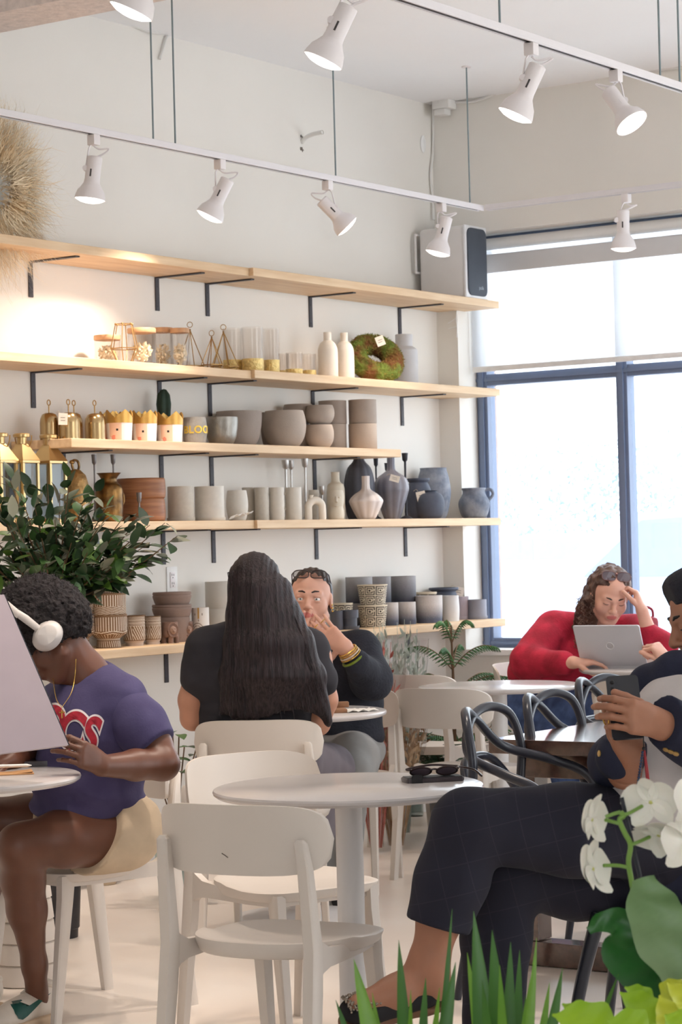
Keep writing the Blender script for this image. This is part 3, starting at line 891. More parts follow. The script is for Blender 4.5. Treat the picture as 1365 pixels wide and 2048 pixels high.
# ---- top shelf: loudspeaker and dried wreath
s_sp = max(0.112, s_of(974, 530, 0.315))
t = thing('loudspeaker', 'white loudspeaker with dark front standing on the topmost shelf end', 'loudspeaker', W(s_sp, 0.178, z1b), WROT)
m_spk = M('white speaker cabinet', (226, 222, 220), 0.4, var=0.015)
bm = nb(); box(bm, (-0.005, 0, 0.182), (0.27, 0.205, 0.36), bev=0.022); obj('cabinet', bm, m_spk, t)
bm = nb(); box(bm, (0.128, 0, 0.182), (0.016, 0.207, 0.362), bev=0.007); obj('front_rim', bm, M('speaker rim', (240, 240, 242), 0.3), t)
bm = nb()
def rrect(w, h, r, n=6):
    out = []
    for cx, cy, a0 in ((w / 2 - r, h / 2 - r, 0), (-w / 2 + r, h / 2 - r, 90), (-w / 2 + r, -h / 2 + r, 180), (w / 2 - r, -h / 2 + r, 270)):
        for k in range(n + 1):
            a = math.radians(a0 + 90 * k / n); out.append((cx + r * math.cos(a), cy + r * math.sin(a)))
    return out
prism(bm, rrect(0.178, 0.336, 0.035), 0.0, 0.009, frame((0.133, 0, 0.182), (0, 1, 0), (0, 0, 1), (1, 0, 0))); obj('grille', bm, M('dark grey grille', (72, 78, 88), 0.7, bump=0.2, bscale=400), t)
vs, fs = text_mesh('polk', 0.026, 0.0008, bold=0.0)
o = obj('badge', ([(0.1428, v.x + 0.03, v.y + 0.055) for v in vs], fs), M('silver badge', (205, 210, 216), 0.35, metal=0.4), t, None)
bm = nb()
box(bm, (-0.165, 0, 0.235), (0.03, 0.06, 0.02), bev=0.004)
box(bm, (-0.150, -0.115, 0.24), (0.012, 0.012, 0.20), bev=0.004); box(bm, (-0.150, -0.06, 0.335), (0.012, 0.11, 0.012), bev=0.004); box(bm, (-0.150, -0.06, 0.145), (0.012, 0.11, 0.012), bev=0.004)
obj('mount_bracket', bm, m_spk, t)
bm = nb(); tube(bm, spline([(-0.14, -0.02, 0.14), (-0.148, -0.05, 0.08), (-0.145, -0.09, 0.02), (-0.148, -0.06, 0.004)], 6), 0.003, 6); obj('cable', bm, m_cable, t)

m_plume = M('dried beige grass', (252, 234, 204), 0.9, var=0.12, vscale=9, rgb2=(238, 208, 164))
m_plume2 = M('pale cream grass', (255, 246, 228), 0.9, var=0.06)
wc = at(28, 366, 8.95)
ws, wn = -(wc - CORNER).dot(A), 0.13
t = thing('dried_grass_wreath', 'fluffy beige dried grass wreath on top shelf at the left edge', 'wreath', W(ws, wn, wc.z), WROT)
rnd = random.Random(11)
def strands(bm, n, r0, r1, ln, curl, mi_f, rnd, w=0.0012):
    for _ in range(n):
        a = rnd.uniform(0, 2 * PI); rr = rnd.uniform(r0, r1)
        base = Vector((rnd.uniform(-0.03, 0.05), rr * math.cos(a), rr * math.sin(a)))
        out = Vector((rnd.gauss(0, 0.45), math.cos(a), math.sin(a))).normalized()
        tang = Vector((0, -math.sin(a), math.cos(a))) * rnd.gauss(0.3, 0.6) + Vector((0, 0, -0.25))
        L = ln * rnd.uniform(0.5, 1.1)
        pts = [base + out * (L * k / 4) + tang * (curl * L * (k / 4) ** 2) + Vector((rnd.gauss(0, 0.006), rnd.gauss(0, 0.006), rnd.gauss(0, 0.006))) for k in range(5)]
        sd = out.orthogonal().normalized()
        sd = (sd * math.cos(rnd.uniform(0, PI)) + out.cross(sd) * math.sin(rnd.uniform(0, PI)))
        prev = None
        for k, p in enumerate(pts):
            ww = w * (1.0 - 0.85 * k / 4) * rnd.uniform(0.7, 1.5)
            p = Vector((max(p.x, -0.115), p.y, p.z))
            c = (bm.verts.new(p + sd * ww), bm.verts.new(p - sd * ww))
            if prev: bm.faces.new((prev[0], prev[1], c[1], c[0])).material_index = mi_f
            prev = c
bm = nb(); strands(bm, 4800, 0.10, 0.22, 0.16, 0.5, 0, rnd, 0.0014); strands(bm, 3600, 0.16, 0.26, 0.17, 0.7, 1, rnd, 0.0010)
obj('grass_plumes', bm, [m_plume, m_plume2], t, None)
bm = nb()
ring = [(0.0, 0.19 * math.cos(2 * PI * k / 32), 0.19 * math.sin(2 * PI * k / 32)) for k in range(33)]
tube(bm, ring, 0.03, 10); obj('ring_base', bm, m_plume, t)

# ---- second shelf
m_clear = M_glass('clear glass', (250, 248, 246), 0.16, 0.02)
m_lid = M('light wood lid', (206, 160, 120), 0.5, var=0.08, vscale=5, stretch=(1, 12, 1))
m_dry = M('cream dried flowers', (255, 244, 218), 0.9, var=0.04)
m_goldwire = M('antique gold wire', (176, 138, 84), 0.35, metal=0.8)
m_gold = M('brushed gold', (208, 178, 126), 0.3, metal=0.9, var=0.06, vscale=8)
m_leafgold = M('hammered gold leaf', (246, 218, 146), 0.35, metal=0.5, var=0.12, vscale=60, bump=0.6, bscale=90)
def jar(xl, xr, yt, n, label, flab):
    loc, R, H = place(xl, xr, yt, zshelf(2, xl), n)
    t = thing('glass_jar', label, 'jar', loc, WROT, 'lidded glass jars of dried flowers')
    bm = nb(); vessel(bm, [(0.93, 0), (1, 0.03), (1, 0.95), (0.94, 1)], R, H - 0.018, 0.003, 40, sm=False, depth=H - 0.026); bmesh.ops.recalc_face_normals(bm, faces=bm.faces); obj('jar_body', bm, m_clear, t)
    bm = nb(); lathe(bm, [(R * 0.97, 0), (R * 1.0, 0.003), (R * 1.0, 0.017), (R * 0.97, 0.02), (0, 0.02)], 40, c=(0, 0, H - 0.02)); obj('lid', bm, m_lid, t)
    f = thing('dried_flowers', flab, 'dried flowers', loc + UP * 0.008, WROT)
    rnd = random.Random(int(xl))
    bm = nb(); leaf_cloud(bm, 260, (0, 0, H * 0.33), (R * 0.72, R * 0.72, H * 0.25), 0.008, rnd)
    for k in range(14):
        a = rnd.uniform(0, 2 * PI); tube(bm, [(0, 0, 0.001), (R * 0.6 * math.cos(a), R * 0.6 * math.sin(a), H * rnd.uniform(0.3, 0.6))], 0.0012, 5)
    obj('flower_heads', bm, m_dry, f, None)
jar(187, 242, 671, 0.13, 'short glass jar with wooden lid, leftmost of the jars', 'cream dried flowers inside the leftmost short glass jar')
jar(254, 312, 657, 0.185, 'glass jar with wooden lid just right of the small gold lantern frame', 'cream dried flowers inside the jar beside the small gold frame')
jar(303, 346, 656, 0.08, 'tall glass jar with wooden lid, second from right, standing behind', 'cream dried flowers inside the tall back jar')
jar(340, 379, 657, 0.17, 'tall glass jar with wooden lid, rightmost of the jars', 'cream dried flowers inside the rightmost tall jar')
def wireframe(name, label, xl, xr, yt, n, top, mid, bot, glass=False, rz=0.0):
    loc, R, H = place(xl, xr, yt, zshelf(2, xl), n)
    t = thing(name, label, 'terrarium', loc, WROT + rz, 'gold wire geometric terrariums')
    bm = nb()
    def ring(r, z, k, off): return [Vector((r * R * math.cos(2 * PI * (i + off) / k), r * R * math.sin(2 * PI * (i + off) / k), z * H + 0.003)) for i in range(k)]
    k = mid[2]
    rings = []
    for r, z in (bot, mid[:2], top):
        rings.append(ring(max(r, 0.0), z, k, 0))
    for a in rings:
        if (a[0] - a[1]).length > 0.005:
            for i in range(k): tube(bm, [a[i], a[(i + 1) % k]], 0.0021, 6)
    for a, b in zip(rings, rings[1:]):
        for i in range(k): tube(bm, [a[i], b[i]], 0.0021, 6)
    for q in rings[2]: sphere(bm, q, 0.0045, 8)
    obj('wire_frame', bm, m_goldwire, t)
    bm = nb(); ring_ = rings[2][0]
    tube(bm, [Vector((0.012 * math.cos(2 * PI * i / 14), 0, 0.012 * math.sin(2 * PI * i / 14) + H + 0.012)) for i in range(15)], 0.0016, 6)
    if top[0] < 0.1: obj('hanging_ring', bm, m_goldwire, t)
    else: bm.free()
    bm = nb()
    for i in range(k):
        bm.faces.new([bm.verts.new(q) for q in (rings[0][i], rings[0][(i + 1) % k], rings[1][(i + 1) % k], rings[1][i])])
    obj('glass_facets', bm, m_clear, t, None)
    return t
wireframe('geometric_terrarium', 'small gold wire lantern frame with open top, left of the jars', 219, 277, 650, 0.225, (0.62, 1.0), (1.0, 0.36, 6), (0.55, 0.0))
wireframe('geometric_terrarium', 'large gold wire pyramid partly behind the rightmost jar', 352, 408, 655, 0.09, (0.0, 0.93), (1.0, 0.12, 4), (0.7, 0.0), rz=0.4)
wireframe('geometric_terrarium', 'gold wire pyramid with the shorter peak, left of the glass tumblers', 401, 446, 672, 0.20, (0.0, 0.94), (1.0, 0.14, 5), (0.6, 0.0), rz=0.2)
wireframe('geometric_terrarium', 'tall gold wire pyramid next to the gold bottomed tumblers', 418, 476, 660, 0.12, (0.0, 0.94), (1.0, 0.14, 5), (0.6, 0.0), rz=0.6)
def tumbler(xl, xr, yt, n, label, gfrac=0.33):
    loc, R, H = place(xl, xr, yt, zshelf(2, xl), n)
    t = thing('glass_tumbler', label, 'glass', loc, WROT, 'glasses with gold leaf bottoms')
    bm = nb(); vessel(bm, [(0.95, 0), (1, 0.02), (1, 1)], R, H, 0.002, 36, sm=False, depth=H - 0.008); bmesh.ops.recalc_face_normals(bm, faces=bm.faces); obj('glass_body', bm, m_clear, t)
    bm = nb(); lathe(bm, [(R * 0.96, 0.0006), (R * 1.012, 0.006), (R * 1.012, H * gfrac)], 40, cap_bottom=True); obj('gold_base', bm, m_leafgold, t)
tumbler(445, 484, 657, 0.075, 'tall gold bottomed glass standing behind, leftmost of three tall')
tumbler(483, 526, 655, 0.17, 'tall gold bottomed glass in front at the board joint')
tumbler(526, 558, 658, 0.17, 'tall narrow gold bottomed glass, rightmost of three tall')
tumbler(556, 578, 707, 0.07, 'short gold bottomed glass mostly hidden, leftmost of the short ones')
tumbler(571, 605, 706, 0.165, 'short gold bottomed glass in the middle of three short ones')
tumbler(605, 632, 708, 0.165, 'short gold bottomed glass beside the white bottle vases')
m_cream = M('matte cream ceramic', (240, 230, 216), 0.7, var=0.02, bump=0.04, bscale=80)
P_BOTTLE = [(0.80, 0), (0.98, 0.02), (1.0, 0.08), (1.0, 0.55), (0.93, 0.68), (0.72, 0.77), (0.45, 0.82), (0.40, 0.85), (0.40, 0.99), (0.38, 1)]
pot('bottle_vase', 'vase', 'smooth round cream bottle vase on the second shelf', 635, 675, 665, 2, 0.20, P_BOTTLE, m_cream, depth=0.03)
o, loc, R, H = pot('bottle_vase', 'vase', 'faceted cream bottle vase half behind the smooth one', 669, 708, 666, 2, 0.155, P_BOTTLE, m_cream, seg=8, depth=0.03)
m_greyb = M('pale grey ceramic', (206, 204, 205), 0.6, var=0.03)
pot('bottle_vase', 'vase', 'tall pale grey bottle vase behind the moss wreath', 781, 835, 669, 2, 0.10, [(0.85, 0), (0.98, 0.02), (1.0, 0.1), (1.0, 0.62), (0.92, 0.72), (0.66, 0.77), (0.64, 0.80), (0.64, 0.98), (0.62, 1)], m_greyb, depth=0.04)
# moss wreath
loc = W(s_of(752, 708, 0.17), 0.165, z2b)
t = thing('moss_wreath', 'green and brown moss wreath leaning on the second shelf', 'wreath', loc, 0)
m_moss = M('moss', (112, 128, 52), 0.95, var=0.3, vscale=14, rgb2=(120, 78, 42), bump=1.0, bscale=60, ramp=(0.42, 0.6))
m_moss2 = M('dry moss', (176, 140, 70), 0.95, var=0.3, vscale=20, rgb2=(90, 110, 40))
axis = (-_f * 0.72 + UP * 0.62 + _r * 0.30).normalized(); ex = (_r - axis * _r.dot(axis)).normalized(); ey = axis.cross(ex)
Rm, rm_ = 0.092, 0.049
zc = 0.118
bm = nb(); rnd = random.Random(9)
cen = Vector((0, 0, zc))
grid = []
for i in range(64):
    a = 2 * PI * i / 64; row = []
    for j in range(26):
        b = 2 * PI * j / 26
        p = Vector(((Rm + rm_ * math.cos(b)) * math.cos(a), (Rm + rm_ * math.cos(b)) * math.sin(a), rm_ * math.sin(b)))
        nrm = Vector((math.cos(b) * math.cos(a), math.cos(b) * math.sin(a), math.sin(b)))
        p += nrm * rnd.uniform(-0.004, 0.005)
        row.append(bm.verts.new(cen + ex * p.x + ey * p.y + axis * p.z))
    grid.append(row)
for i in range(64):
    for j in range(26): bm.faces.new((grid[i][j], grid[(i + 1) % 64][j], grid[(i + 1) % 64][(j + 1) % 26], grid[i][(j + 1) % 26]))
obj('moss_ring', bm, m_moss, t, None)
bm = nb()
for _ in range(2600):
    a, b = rnd.uniform(0, 2 * PI), rnd.uniform(0, 2 * PI)
    rr = rm_ * rnd.uniform(0.98, 1.04)
    nrm = ex * (math.cos(b) * math.cos(a)) + ey * (math.cos(b) * math.sin(a)) + axis * math.sin(b)
    p = cen + ex * ((Rm + rr * math.cos(b)) * math.cos(a)) + ey * ((Rm + rr * math.cos(b)) * math.sin(a)) + axis * (rr * math.sin(b))
    d = (nrm + Vector((rnd.gauss(0, .8), rnd.gauss(0, .8), rnd.gauss(0, .8)))).normalized(); e = d.orthogonal().normalized()
    L = rnd.uniform(0.006, 0.013)
    f = bm.faces.new([bm.verts.new(p - e * 0.0025), bm.verts.new(p + e * 0.0025), bm.verts.new(p + d * L)]); f.material_index = 0 if rnd.random() < 0.6 else 1
obj('moss_tufts', bm, [m_moss, m_moss2], t, None)
price_tag(761, 682, loc.y - 0.16, 0.04, 0.046, 'small white price tag on the moss wreath', -0.35)
# ---- middle shelf
m_brass = M('polished brass', (190, 162, 118), 0.22, metal=0.95, var=0.05, vscale=6)
def bell(xl, xr, yt, yring, n, label):
    loc, R, H = place(xl, xr, yt, z3, n)
    t = thing('brass_bell', label, 'bell', loc, WROT, 'brass dome bells')
    bm = nb(); lathe(bm, [(R, 0.0), (R * 1.01, 0.006), (R * 0.985, 0.012), (R * 0.985, H * 0.62), (R * 0.93, H * 0.80), (R * 0.75, H * 0.94), (R * 0.4, H), (0, H * 1.005)], 40, cap_bottom=True); obj('dome', bm, m_brass, t)
    zr = on_wall((xl + xr) / 2, yring, n)[1] - z3
    rr = 0.0105
    bm = nb(); tube(bm, [(0, 0, H * 0.99), (0, 0, zr - 2 * rr)], 0.0024, 8)
    tube(bm, [(0, rr * math.sin(2 * PI * i / 18) * 0.9, zr - rr - rr * math.cos(2 * PI * i / 18)) for i in range(19)], 0.0022, 8); obj('ring_handle', bm, m_goldwire, t)
    return loc
bell(79, 117, 826, 800, 0.135, 'brass dome bell standing back, leftmost of the bells')
bell(131, 165, 826, 801, 0.07, 'brass dome bell at the back, only its ring and edge showing')
lb = bell(117, 157, 825, 799, 0.21, 'brass dome bell in front with a paper price tag')
bell(169, 210, 827, 801, 0.215, 'brass dome bell nearest the crown topped pots')
price_tag(126, 838, lb.y - 0.07, 0.036, 0.046, 'beige price tag hanging on a brass bell', 0.05)
m_pinkwhite = M('white glazed pot', (246, 238, 234), 0.4, var=0.01)
m_facep = M('peach face glaze', (244, 205, 180), 0.45, var=0.03)
m_cheek = M('pink cheek glaze', (236, 150, 130), 0.45)
m_black = M('black', (28, 27, 30), 0.6)
m_goldp = M('matte gold paint', (205, 160, 84), 0.38, metal=0.6, var=0.06, vscale=30)
def crownpot(xl, xr, yt, n, label):
    loc, R, H = place(xl, xr, yt, z3, n)
    t = thing('crown_pot', label, 'plant pot', loc, WROT, 'white pots with golden crown rims')
    Hb = H * 0.60
    bm = nb()
    aim = math.atan2(-1.0, 0.5)
    def mf(th, z, r):
        # face on the side turned to the room
        u = (th - 4.95 + PI) % (2 * PI) - PI; v = z * Hb / R
        if abs(u - 0.26) < 0.085 and abs(v - 0.90) < 0.085: return 3
        if (u + 0.05) ** 2 + (v - 0.30) ** 2 < 0.035: return 2
        if -0.42 < u < 0.62 and v > 0.12 + 0.55 * max(0, 0.3 - u * 0.9 - 0.2): return 1
        return 0
    vessel(bm, [(0.88, 0), (0.90, 0.01)] + [(0.90 + 0.1 * k / 18, 0.01 + 0.99 * k / 18) for k in range(1, 19)], R * 0.985, Hb, 0.006, 72, mf, sm=False); bmesh.ops.recalc_face_normals(bm, faces=bm.faces); obj('pot_body', bm, [m_pinkwhite, m_facep, m_cheek, m_black], t)
    bm = nb(); seg = 80; rows = []
    for (rr, base) in ((R, True), (R - 0.005, False)):
        lo, hi = [], []
        for k in range(seg):
            a = 2 * PI * k / seg
            tri = abs(((a * 4 / (2 * PI) + 0.25) % 1.0) * 2 - 1)
            zt = Hb + (H - Hb) * (0.38 + 0.62 * tri)
            lo.append(bm.verts.new((rr * math.cos(a), rr * math.sin(a), Hb - 0.002))); hi.append(bm.verts.new((rr * 1.03 * math.cos(a), rr * 1.03 * math.sin(a), zt)))
        rows.append((lo, hi))
    for k in range(seg):
        k2 = (k + 1) % seg
        (lo, hi), (lo2, hi2) = rows
        bm.faces.new((lo[k], lo[k2], hi[k2], hi[k])); bm.faces.new((lo2[k2], lo2[k], hi2[k], hi2[k2])); bm.faces.new((hi[k], hi[k2], hi2[k2], hi2[k])); bm.faces.new((lo[k2], lo[k], lo2[k], lo2[k2]))
    obj('crown_rim', bm, m_goldp, t, 30)
    return loc, R, H
crownpot(198, 244, 823, 0.09, 'crown pot in the back row behind the leftmost crown pot')
crownpot(258, 302, 823, 0.09, 'crown pot in the back row between the two left front ones')
crownpot(211, 265, 820, 0.20, 'white crown pot in front, nearest the brass bells')
crownpot(264, 314, 821, 0.20, 'white crown pot in front, middle one of three')
crownpot(313, 366, 824, 0.20, 'white crown pot in front beside the lettered grey pot')
lc, R, H = place(308, 350, 824, z3, 0.09)
t = thing('cactus_pot', 'crown rimmed pot holding a dark green cactus at the back', 'potted cactus', lc, WROT)
bm = nb(); vessel(bm, P_TAPER, R, H * 0.8, 0.006, 32, sm=False); bmesh.ops.recalc_face_normals(bm, faces=bm.faces); obj('pot', bm, m_pinkwhite, t)
zc_ = on_wall(329, 778, 0.09)[1] - z3
bm = nb(); lathe(bm, [(R * 0.3, H * 0.3), (R * 0.55, H * 0.8), (R * 0.66, H + (zc_ - H) * 0.35), (R * 0.56, H + (zc_ - H) * 0.75), (R * 0.25, zc_ * 0.985), (0, zc_)], 40, radf=lambda a, z: 1 + 0.16 * math.cos(a * 5)); obj('cactus_stem', bm, M('dark green cactus', (44, 66, 54), 0.7, var=0.15, vscale=30), t)
m_conc = M('light concrete', (176, 170, 162), 0.8, var=0.08, vscale=25, bump=0.2, bscale=120)
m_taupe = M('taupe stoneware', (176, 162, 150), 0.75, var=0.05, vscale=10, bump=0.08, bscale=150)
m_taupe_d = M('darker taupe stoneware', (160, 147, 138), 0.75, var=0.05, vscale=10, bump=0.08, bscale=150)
m_beige = M('beige stoneware', (196, 178, 162), 0.75, var=0.04, vscale=10, bump=0.08, bscale=150)
m_silver = M('brushed silver glaze', (165, 160, 152), 0.38, metal=0.7, var=0.12, vscale=18, bump=0.15, bscale=60)
o, loc, R, H = pot('lettered_pot', 'plant pot', 'grey concrete pot with raised golden letters BLOOM', 364, 414, 835, 3, 0.20, [(0.78, 0), (0.86, 0.03), (1, 0.45), (0.98, 0.75), (0.90, 1)], m_conc)
vs, fs = text_mesh('BLOOM', 0.043, 0.002, offset=0.0012, space=1.08)
xmin = min(v.x for v in vs)
def wrap(v):
    a = -1.42 + (v.x - xmin) / (R * 0.99)      # the word starts near the left edge as seen from the room
    zz = v.y + H * 0.52
    rr = R * (0.985 + 0.0) + 0.001 + v.z
    return (rr * math.cos(a - 0.42), rr * math.sin(a - 0.42), zz)
bm = nb(); me_v = [bm.verts.new(v) for v in vs]
for f in fs:
    try: bm.faces.new([me_v[i] for i in f])
    except ValueError: pass
bmesh.ops.triangulate(bm, faces=bm.faces)
bmesh.ops.subdivide_edges(bm, edges=[e for e in bm.edges if e.calc_length() > 0.006], cuts=2, use_grid_fill=False)
for v in bm.verts: v.co = Vector(wrap(v.co))
obj('letters', bm, M('gold letters', (244, 208, 90), 0.4, metal=0.3), o, None)
pot('silver_pot', 'plant pot', 'silver glazed pot between lettered pot and taupe bowls', 409, 476, 835, 3, 0.20, P_WIDE, m_silver)
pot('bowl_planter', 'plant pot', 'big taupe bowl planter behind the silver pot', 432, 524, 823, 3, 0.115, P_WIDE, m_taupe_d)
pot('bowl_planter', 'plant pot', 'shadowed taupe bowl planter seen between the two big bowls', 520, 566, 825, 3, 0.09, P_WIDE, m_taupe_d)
pot('bowl_planter', 'plant pot', 'largest round taupe bowl planter in front on the middle shelf', 525, 612, 822, 3, 0.185, P_BOWL, m_taupe)
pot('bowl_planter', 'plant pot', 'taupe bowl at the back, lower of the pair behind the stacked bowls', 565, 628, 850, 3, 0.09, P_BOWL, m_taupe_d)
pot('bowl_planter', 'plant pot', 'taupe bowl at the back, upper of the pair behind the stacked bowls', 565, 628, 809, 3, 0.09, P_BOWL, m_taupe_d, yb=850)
pot('bowl_planter', 'plant pot', 'round taupe bowl, lower of the front stack of two', 610, 668, 850, 3, 0.20, P_BOWL, m_beige)
pot('bowl_planter', 'plant pot', 'round taupe bowl, upper of the front stack of two', 610, 669, 811, 3, 0.20, P_BOWL, m_taupe, yb=850)
pot('cylinder_planter', 'plant pot', 'straight taupe planter, lower of the back stack behind the round bowls', 637, 693, 849, 3, 0.09, P_CYL, m_taupe, sm=False)
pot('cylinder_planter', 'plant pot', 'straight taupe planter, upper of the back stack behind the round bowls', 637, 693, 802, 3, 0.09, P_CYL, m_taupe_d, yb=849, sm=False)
pot('cylinder_planter', 'plant pot', 'straight beige planter, lower of the stack at the right shelf end', 697, 754, 848, 3, 0.19, P_CYL, m_beige, sm=False)
pot('cylinder_planter', 'plant pot', 'straight taupe planter, upper of the stack at the right shelf end', 697, 753, 800, 3, 0.19, P_CYL, m_taupe, yb=848, sm=False)

# ---- fourth shelf
m_pane2 = M_glass('lantern glass', (236, 240, 242), 0.12, 0.02)
def lantern(xl, xr, yt, yeave, n, label):
    loc, R, H = place(xl, xr, yt, z4, n)
    he = on_wall((xl + xr) / 2, yeave, n)[1] - z4
    w = 2 * R / (0.822 + 0.5) * 0.98
    t = thing('gold_lantern', label, 'lantern', loc, WROT, 'gold lanterns')
    h = w / 2
    bm = nb(); box(bm, (0, 0, 0.008), (w, w, 0.016), bev=0.002); obj('base', bm, m_gold, t)
    for sx in (-1, 1):
        for sy in (-1, 1):
            bm = nb(); box(bm, (sx * (h - 0.006), sy * (h - 0.006), he / 2 + 0.005), (0.011, 0.011, he - 0.02)); obj('corner_post', bm, m_gold, t, None)
    for ax in range(4):
        a = ax * PI / 2; c = Vector((math.cos(a), math.sin(a), 0)) * (h - 0.006)
        bm = nb(); box(bm, (c.x, c.y, he / 2 + 0.004), (0.002 if ax % 2 == 0 else w - 0.024, w - 0.024 if ax % 2 == 0 else 0.002, he - 0.03)); obj('pane', bm, m_pane2, t, None)
    bm = nb(); box(bm, (0, 0, he - 0.004), (w * 1.04, w * 1.04, 0.012), bev=0.002)
    hr = H * 0.80
    lo = [bm.verts.new((sx * w * 0.52, sy * w * 0.52, he + 0.002)) for sx, sy in ((-1, -1), (1, -1), (1, 1), (-1, 1))]
    hi = [bm.verts.new((sx * w * 0.17, sy * w * 0.17, he + (H - he) * 0.62)) for sx, sy in ((-1, -1), (1, -1), (1, 1), (-1, 1))]
    for k in range(4): bm.faces.new((lo[k], lo[(k + 1) % 4], hi[(k + 1) % 4], hi[k]))
    bm.faces.new(hi); bm.faces.new(lo[::-1])
    obj('roof', bm, m_gold, t, None)
    bm = nb(); zz = he + (H - he) * 0.62
    lathe(bm, [(w * 0.21, zz), (w * 0.21, H - 0.016), (w * 0.34, H - 0.014), (w * 0.35, H - 0.004), (w * 0.30, H), (0, H)], 28); obj('chimney_cap', bm, m_gold, t)
    bm = nb(); pts = [(w * 0.33 * math.cos(a), w * 0.36 * math.cos(a) * 0.4 + 0.01, H - 0.008 - w * 0.62 * math.sin(a)) for a in [PI * k / 14 for k in range(15)]]
    tube(bm, pts, 0.0022, 6); obj('handle', bm, m_goldwire, t)
lantern(-36, 33, 866, 922, 0.15, 'gold lantern cut by the left photo edge')
lantern(10, 76, 867, 922, 0.17, 'gold lantern in the middle of the three above the leafy plant')
lantern(62, 131, 869, 923, 0.19, 'gold lantern rightmost of the three above the leafy plant')
m_antq = M('antique brass', (150, 112, 62), 0.35, metal=0.8, var=0.2, vscale=20, bump=0.2, bscale=60, rgb2=(82, 62, 40))
m_ornate = M('ornate gold', (190, 152, 98), 0.45, metal=0.7, var=0.2, vscale=40, bump=0.5, bscale=80)
loc, R, H = place(124, 178, 938, z4, 0.17)
t = thing('gold_cloche', 'round ornate gold covered dish with a leafy loop handle', 'covered dish', loc, WROT)
bm = nb(); lathe(bm, [(R * 0.6, 0), (R * 0.8, 0.01), (R, H * 0.3), (R * 1.02, H * 0.5), (R * 0.98, H * 0.55)], 36); obj('dish', bm, m_ornate, t)
bm = nb(); lathe(bm, [(R * 1.0, H * 0.55), (R * 0.97, H * 0.68), (R * 0.75, H * 0.88), (R * 0.35, H * 0.98), (0, H)], 36); obj('dome_lid', bm, m_ornate, t)
bm = nb(); hh = 0.034
tube(bm, spline([(0, -0.012, H * 0.97), (0, -0.02, H + hh * 0.5), (0, -0.012, H + hh), (0, 0.012, H + hh * 0.95), (0, 0.022, H + hh * 0.4), (0, 0.016, H * 0.97)], 5), 0.005, 8)
sphere(bm, (0, -0.02, H + hh * 0.8), (0.008, 0.014, 0.009), 10); obj('loop_handle', bm, m_antq, t)
m_pewter = M('pewter metal', (132, 126, 124), 0.4, metal=0.7, var=0.06)
def candlestick(cx, yt, n, label, mat, w=6, base=0.0):
    loc, _, H = place(cx - w, cx + w, yt, z4, n)
    k = w / FPX * loc.y
    t = thing('candlestick', label, 'candlestick', loc, WROT, 'slim metal candlesticks')
    bm = nb(); lathe(bm, [(k * 1.9, 0), (k * 1.95, 0.004), (k * 1.5, 0.010), (k * 0.45, 0.018), (k * 0.40, 0.03)], 24); obj('foot', bm, mat, t)
    bm = nb(); lathe(bm, [(k * 0.42, 0.03), (k * 0.32, H * 0.25), (k * 0.40, H * 0.5), (k * 0.30, H * 0.6), (k * 0.36, H - 0.04)], 14, radf=lambda a, z: 1 + 0.15 * math.sin(z * 160 + a)); obj('stem', bm, mat, t)
    bm = nb(); lathe(bm, [(k * 0.36, H - 0.042), (k * 0.8, H - 0.034), (k * 0.92, H - 0.012), (k * 1.0, H), (k * 0.75, H), (k * 0.7, H - 0.02), (0, H - 0.022)], 20, cap_bottom=False); obj('candle_cup', bm, mat, t)
candlestick(188, 909, 0.075, 'dark grey candlestick left of the brass jug, its cup above it', m_pewter, 5.5)
candlestick(226, 909, 0.07, 'dark grey candlestick behind the brass jug', m_pewter, 5.5)
candlestick(278, 985, 0.245, 'short grey candlestick in front of the brown wooden bowls', m_pewter, 5.5)
o, loc, R, H = pot('brass_jug', 'jug', 'dark antique brass jug with flared neck', 190, 245, 946, 4, 0.185, [(0.7, 0), (0.9, 0.05), (1, 0.3), (1, 0.62), (0.86, 0.74), (0.62, 0.80), (0.58, 0.88), (0.75, 0.96), (0.9, 1)], m_antq)
bm = nb(); tube(bm, spline([(0.02, R * 0.9, H * 0.62), (0.02, R * 1.15, H * 0.56), (0.02, R * 1.2, H * 0.42), (0.02, R * 0.98, H * 0.34)], 5), 0.0045, 8); obj('handle', bm, m_antq, o)
m_brownw = M('turned brown wood', (172, 116, 76), 0.5, var=0.1, vscale=6, stretch=(1, 1, 20), rgb2=(138, 88, 56))
pot('wooden_bowl', 'bowl', 'brown wooden bowl, lower of the stacked pair', 234, 331, 998, 4, 0.13, [(0.9, 0), (0.98, 0.1), (1, 0.5), (0.97, 0.9), (0.94, 1)], m_brownw, th=0.008)
pot('wooden_bowl', 'bowl', 'brown wooden bowl, upper of the stacked pair', 232, 331, 957, 4, 0.13, [(0.92, 0), (0.98, 0.1), (1, 0.5), (0.98, 0.9), (0.94, 1)], m_brownw, yb=998, th=0.008)
m_stone = M('speckled beige ceramic', (206, 199, 187), 0.6, var=0.04, vscale=60)
m_stone2 = M('light beige ceramic', (222, 215, 204), 0.55, var=0.03, vscale=40)
pot('cylinder_planter', 'plant pot', 'beige planter with saucer right beside the brown bowls', 334, 388, 973, 4, 0.15, P_CYL, m_stone, sm=False, saucer=True)
pot('cylinder_planter', 'plant pot', 'pale beige planter with saucer left of the rounded pot', 388, 449, 973, 4, 0.18, P_CYL, m_stone2, sm=False, saucer=True)
o, loc, R, H = pot('rounded_pot', 'plant pot', 'rounded beige pot with a paper strip at its foot', 452, 496, 981, 4, 0.17, P_EGG, m_stone2)
t = thing('paper_strip', 'crumpled white paper strip lying before the rounded beige pot', 'paper', W(s_of(478, 1030, 0.24), 0.25, z4 + 0.0), WROT)
bm = nb(); pv = None; rnd = random.Random(2)
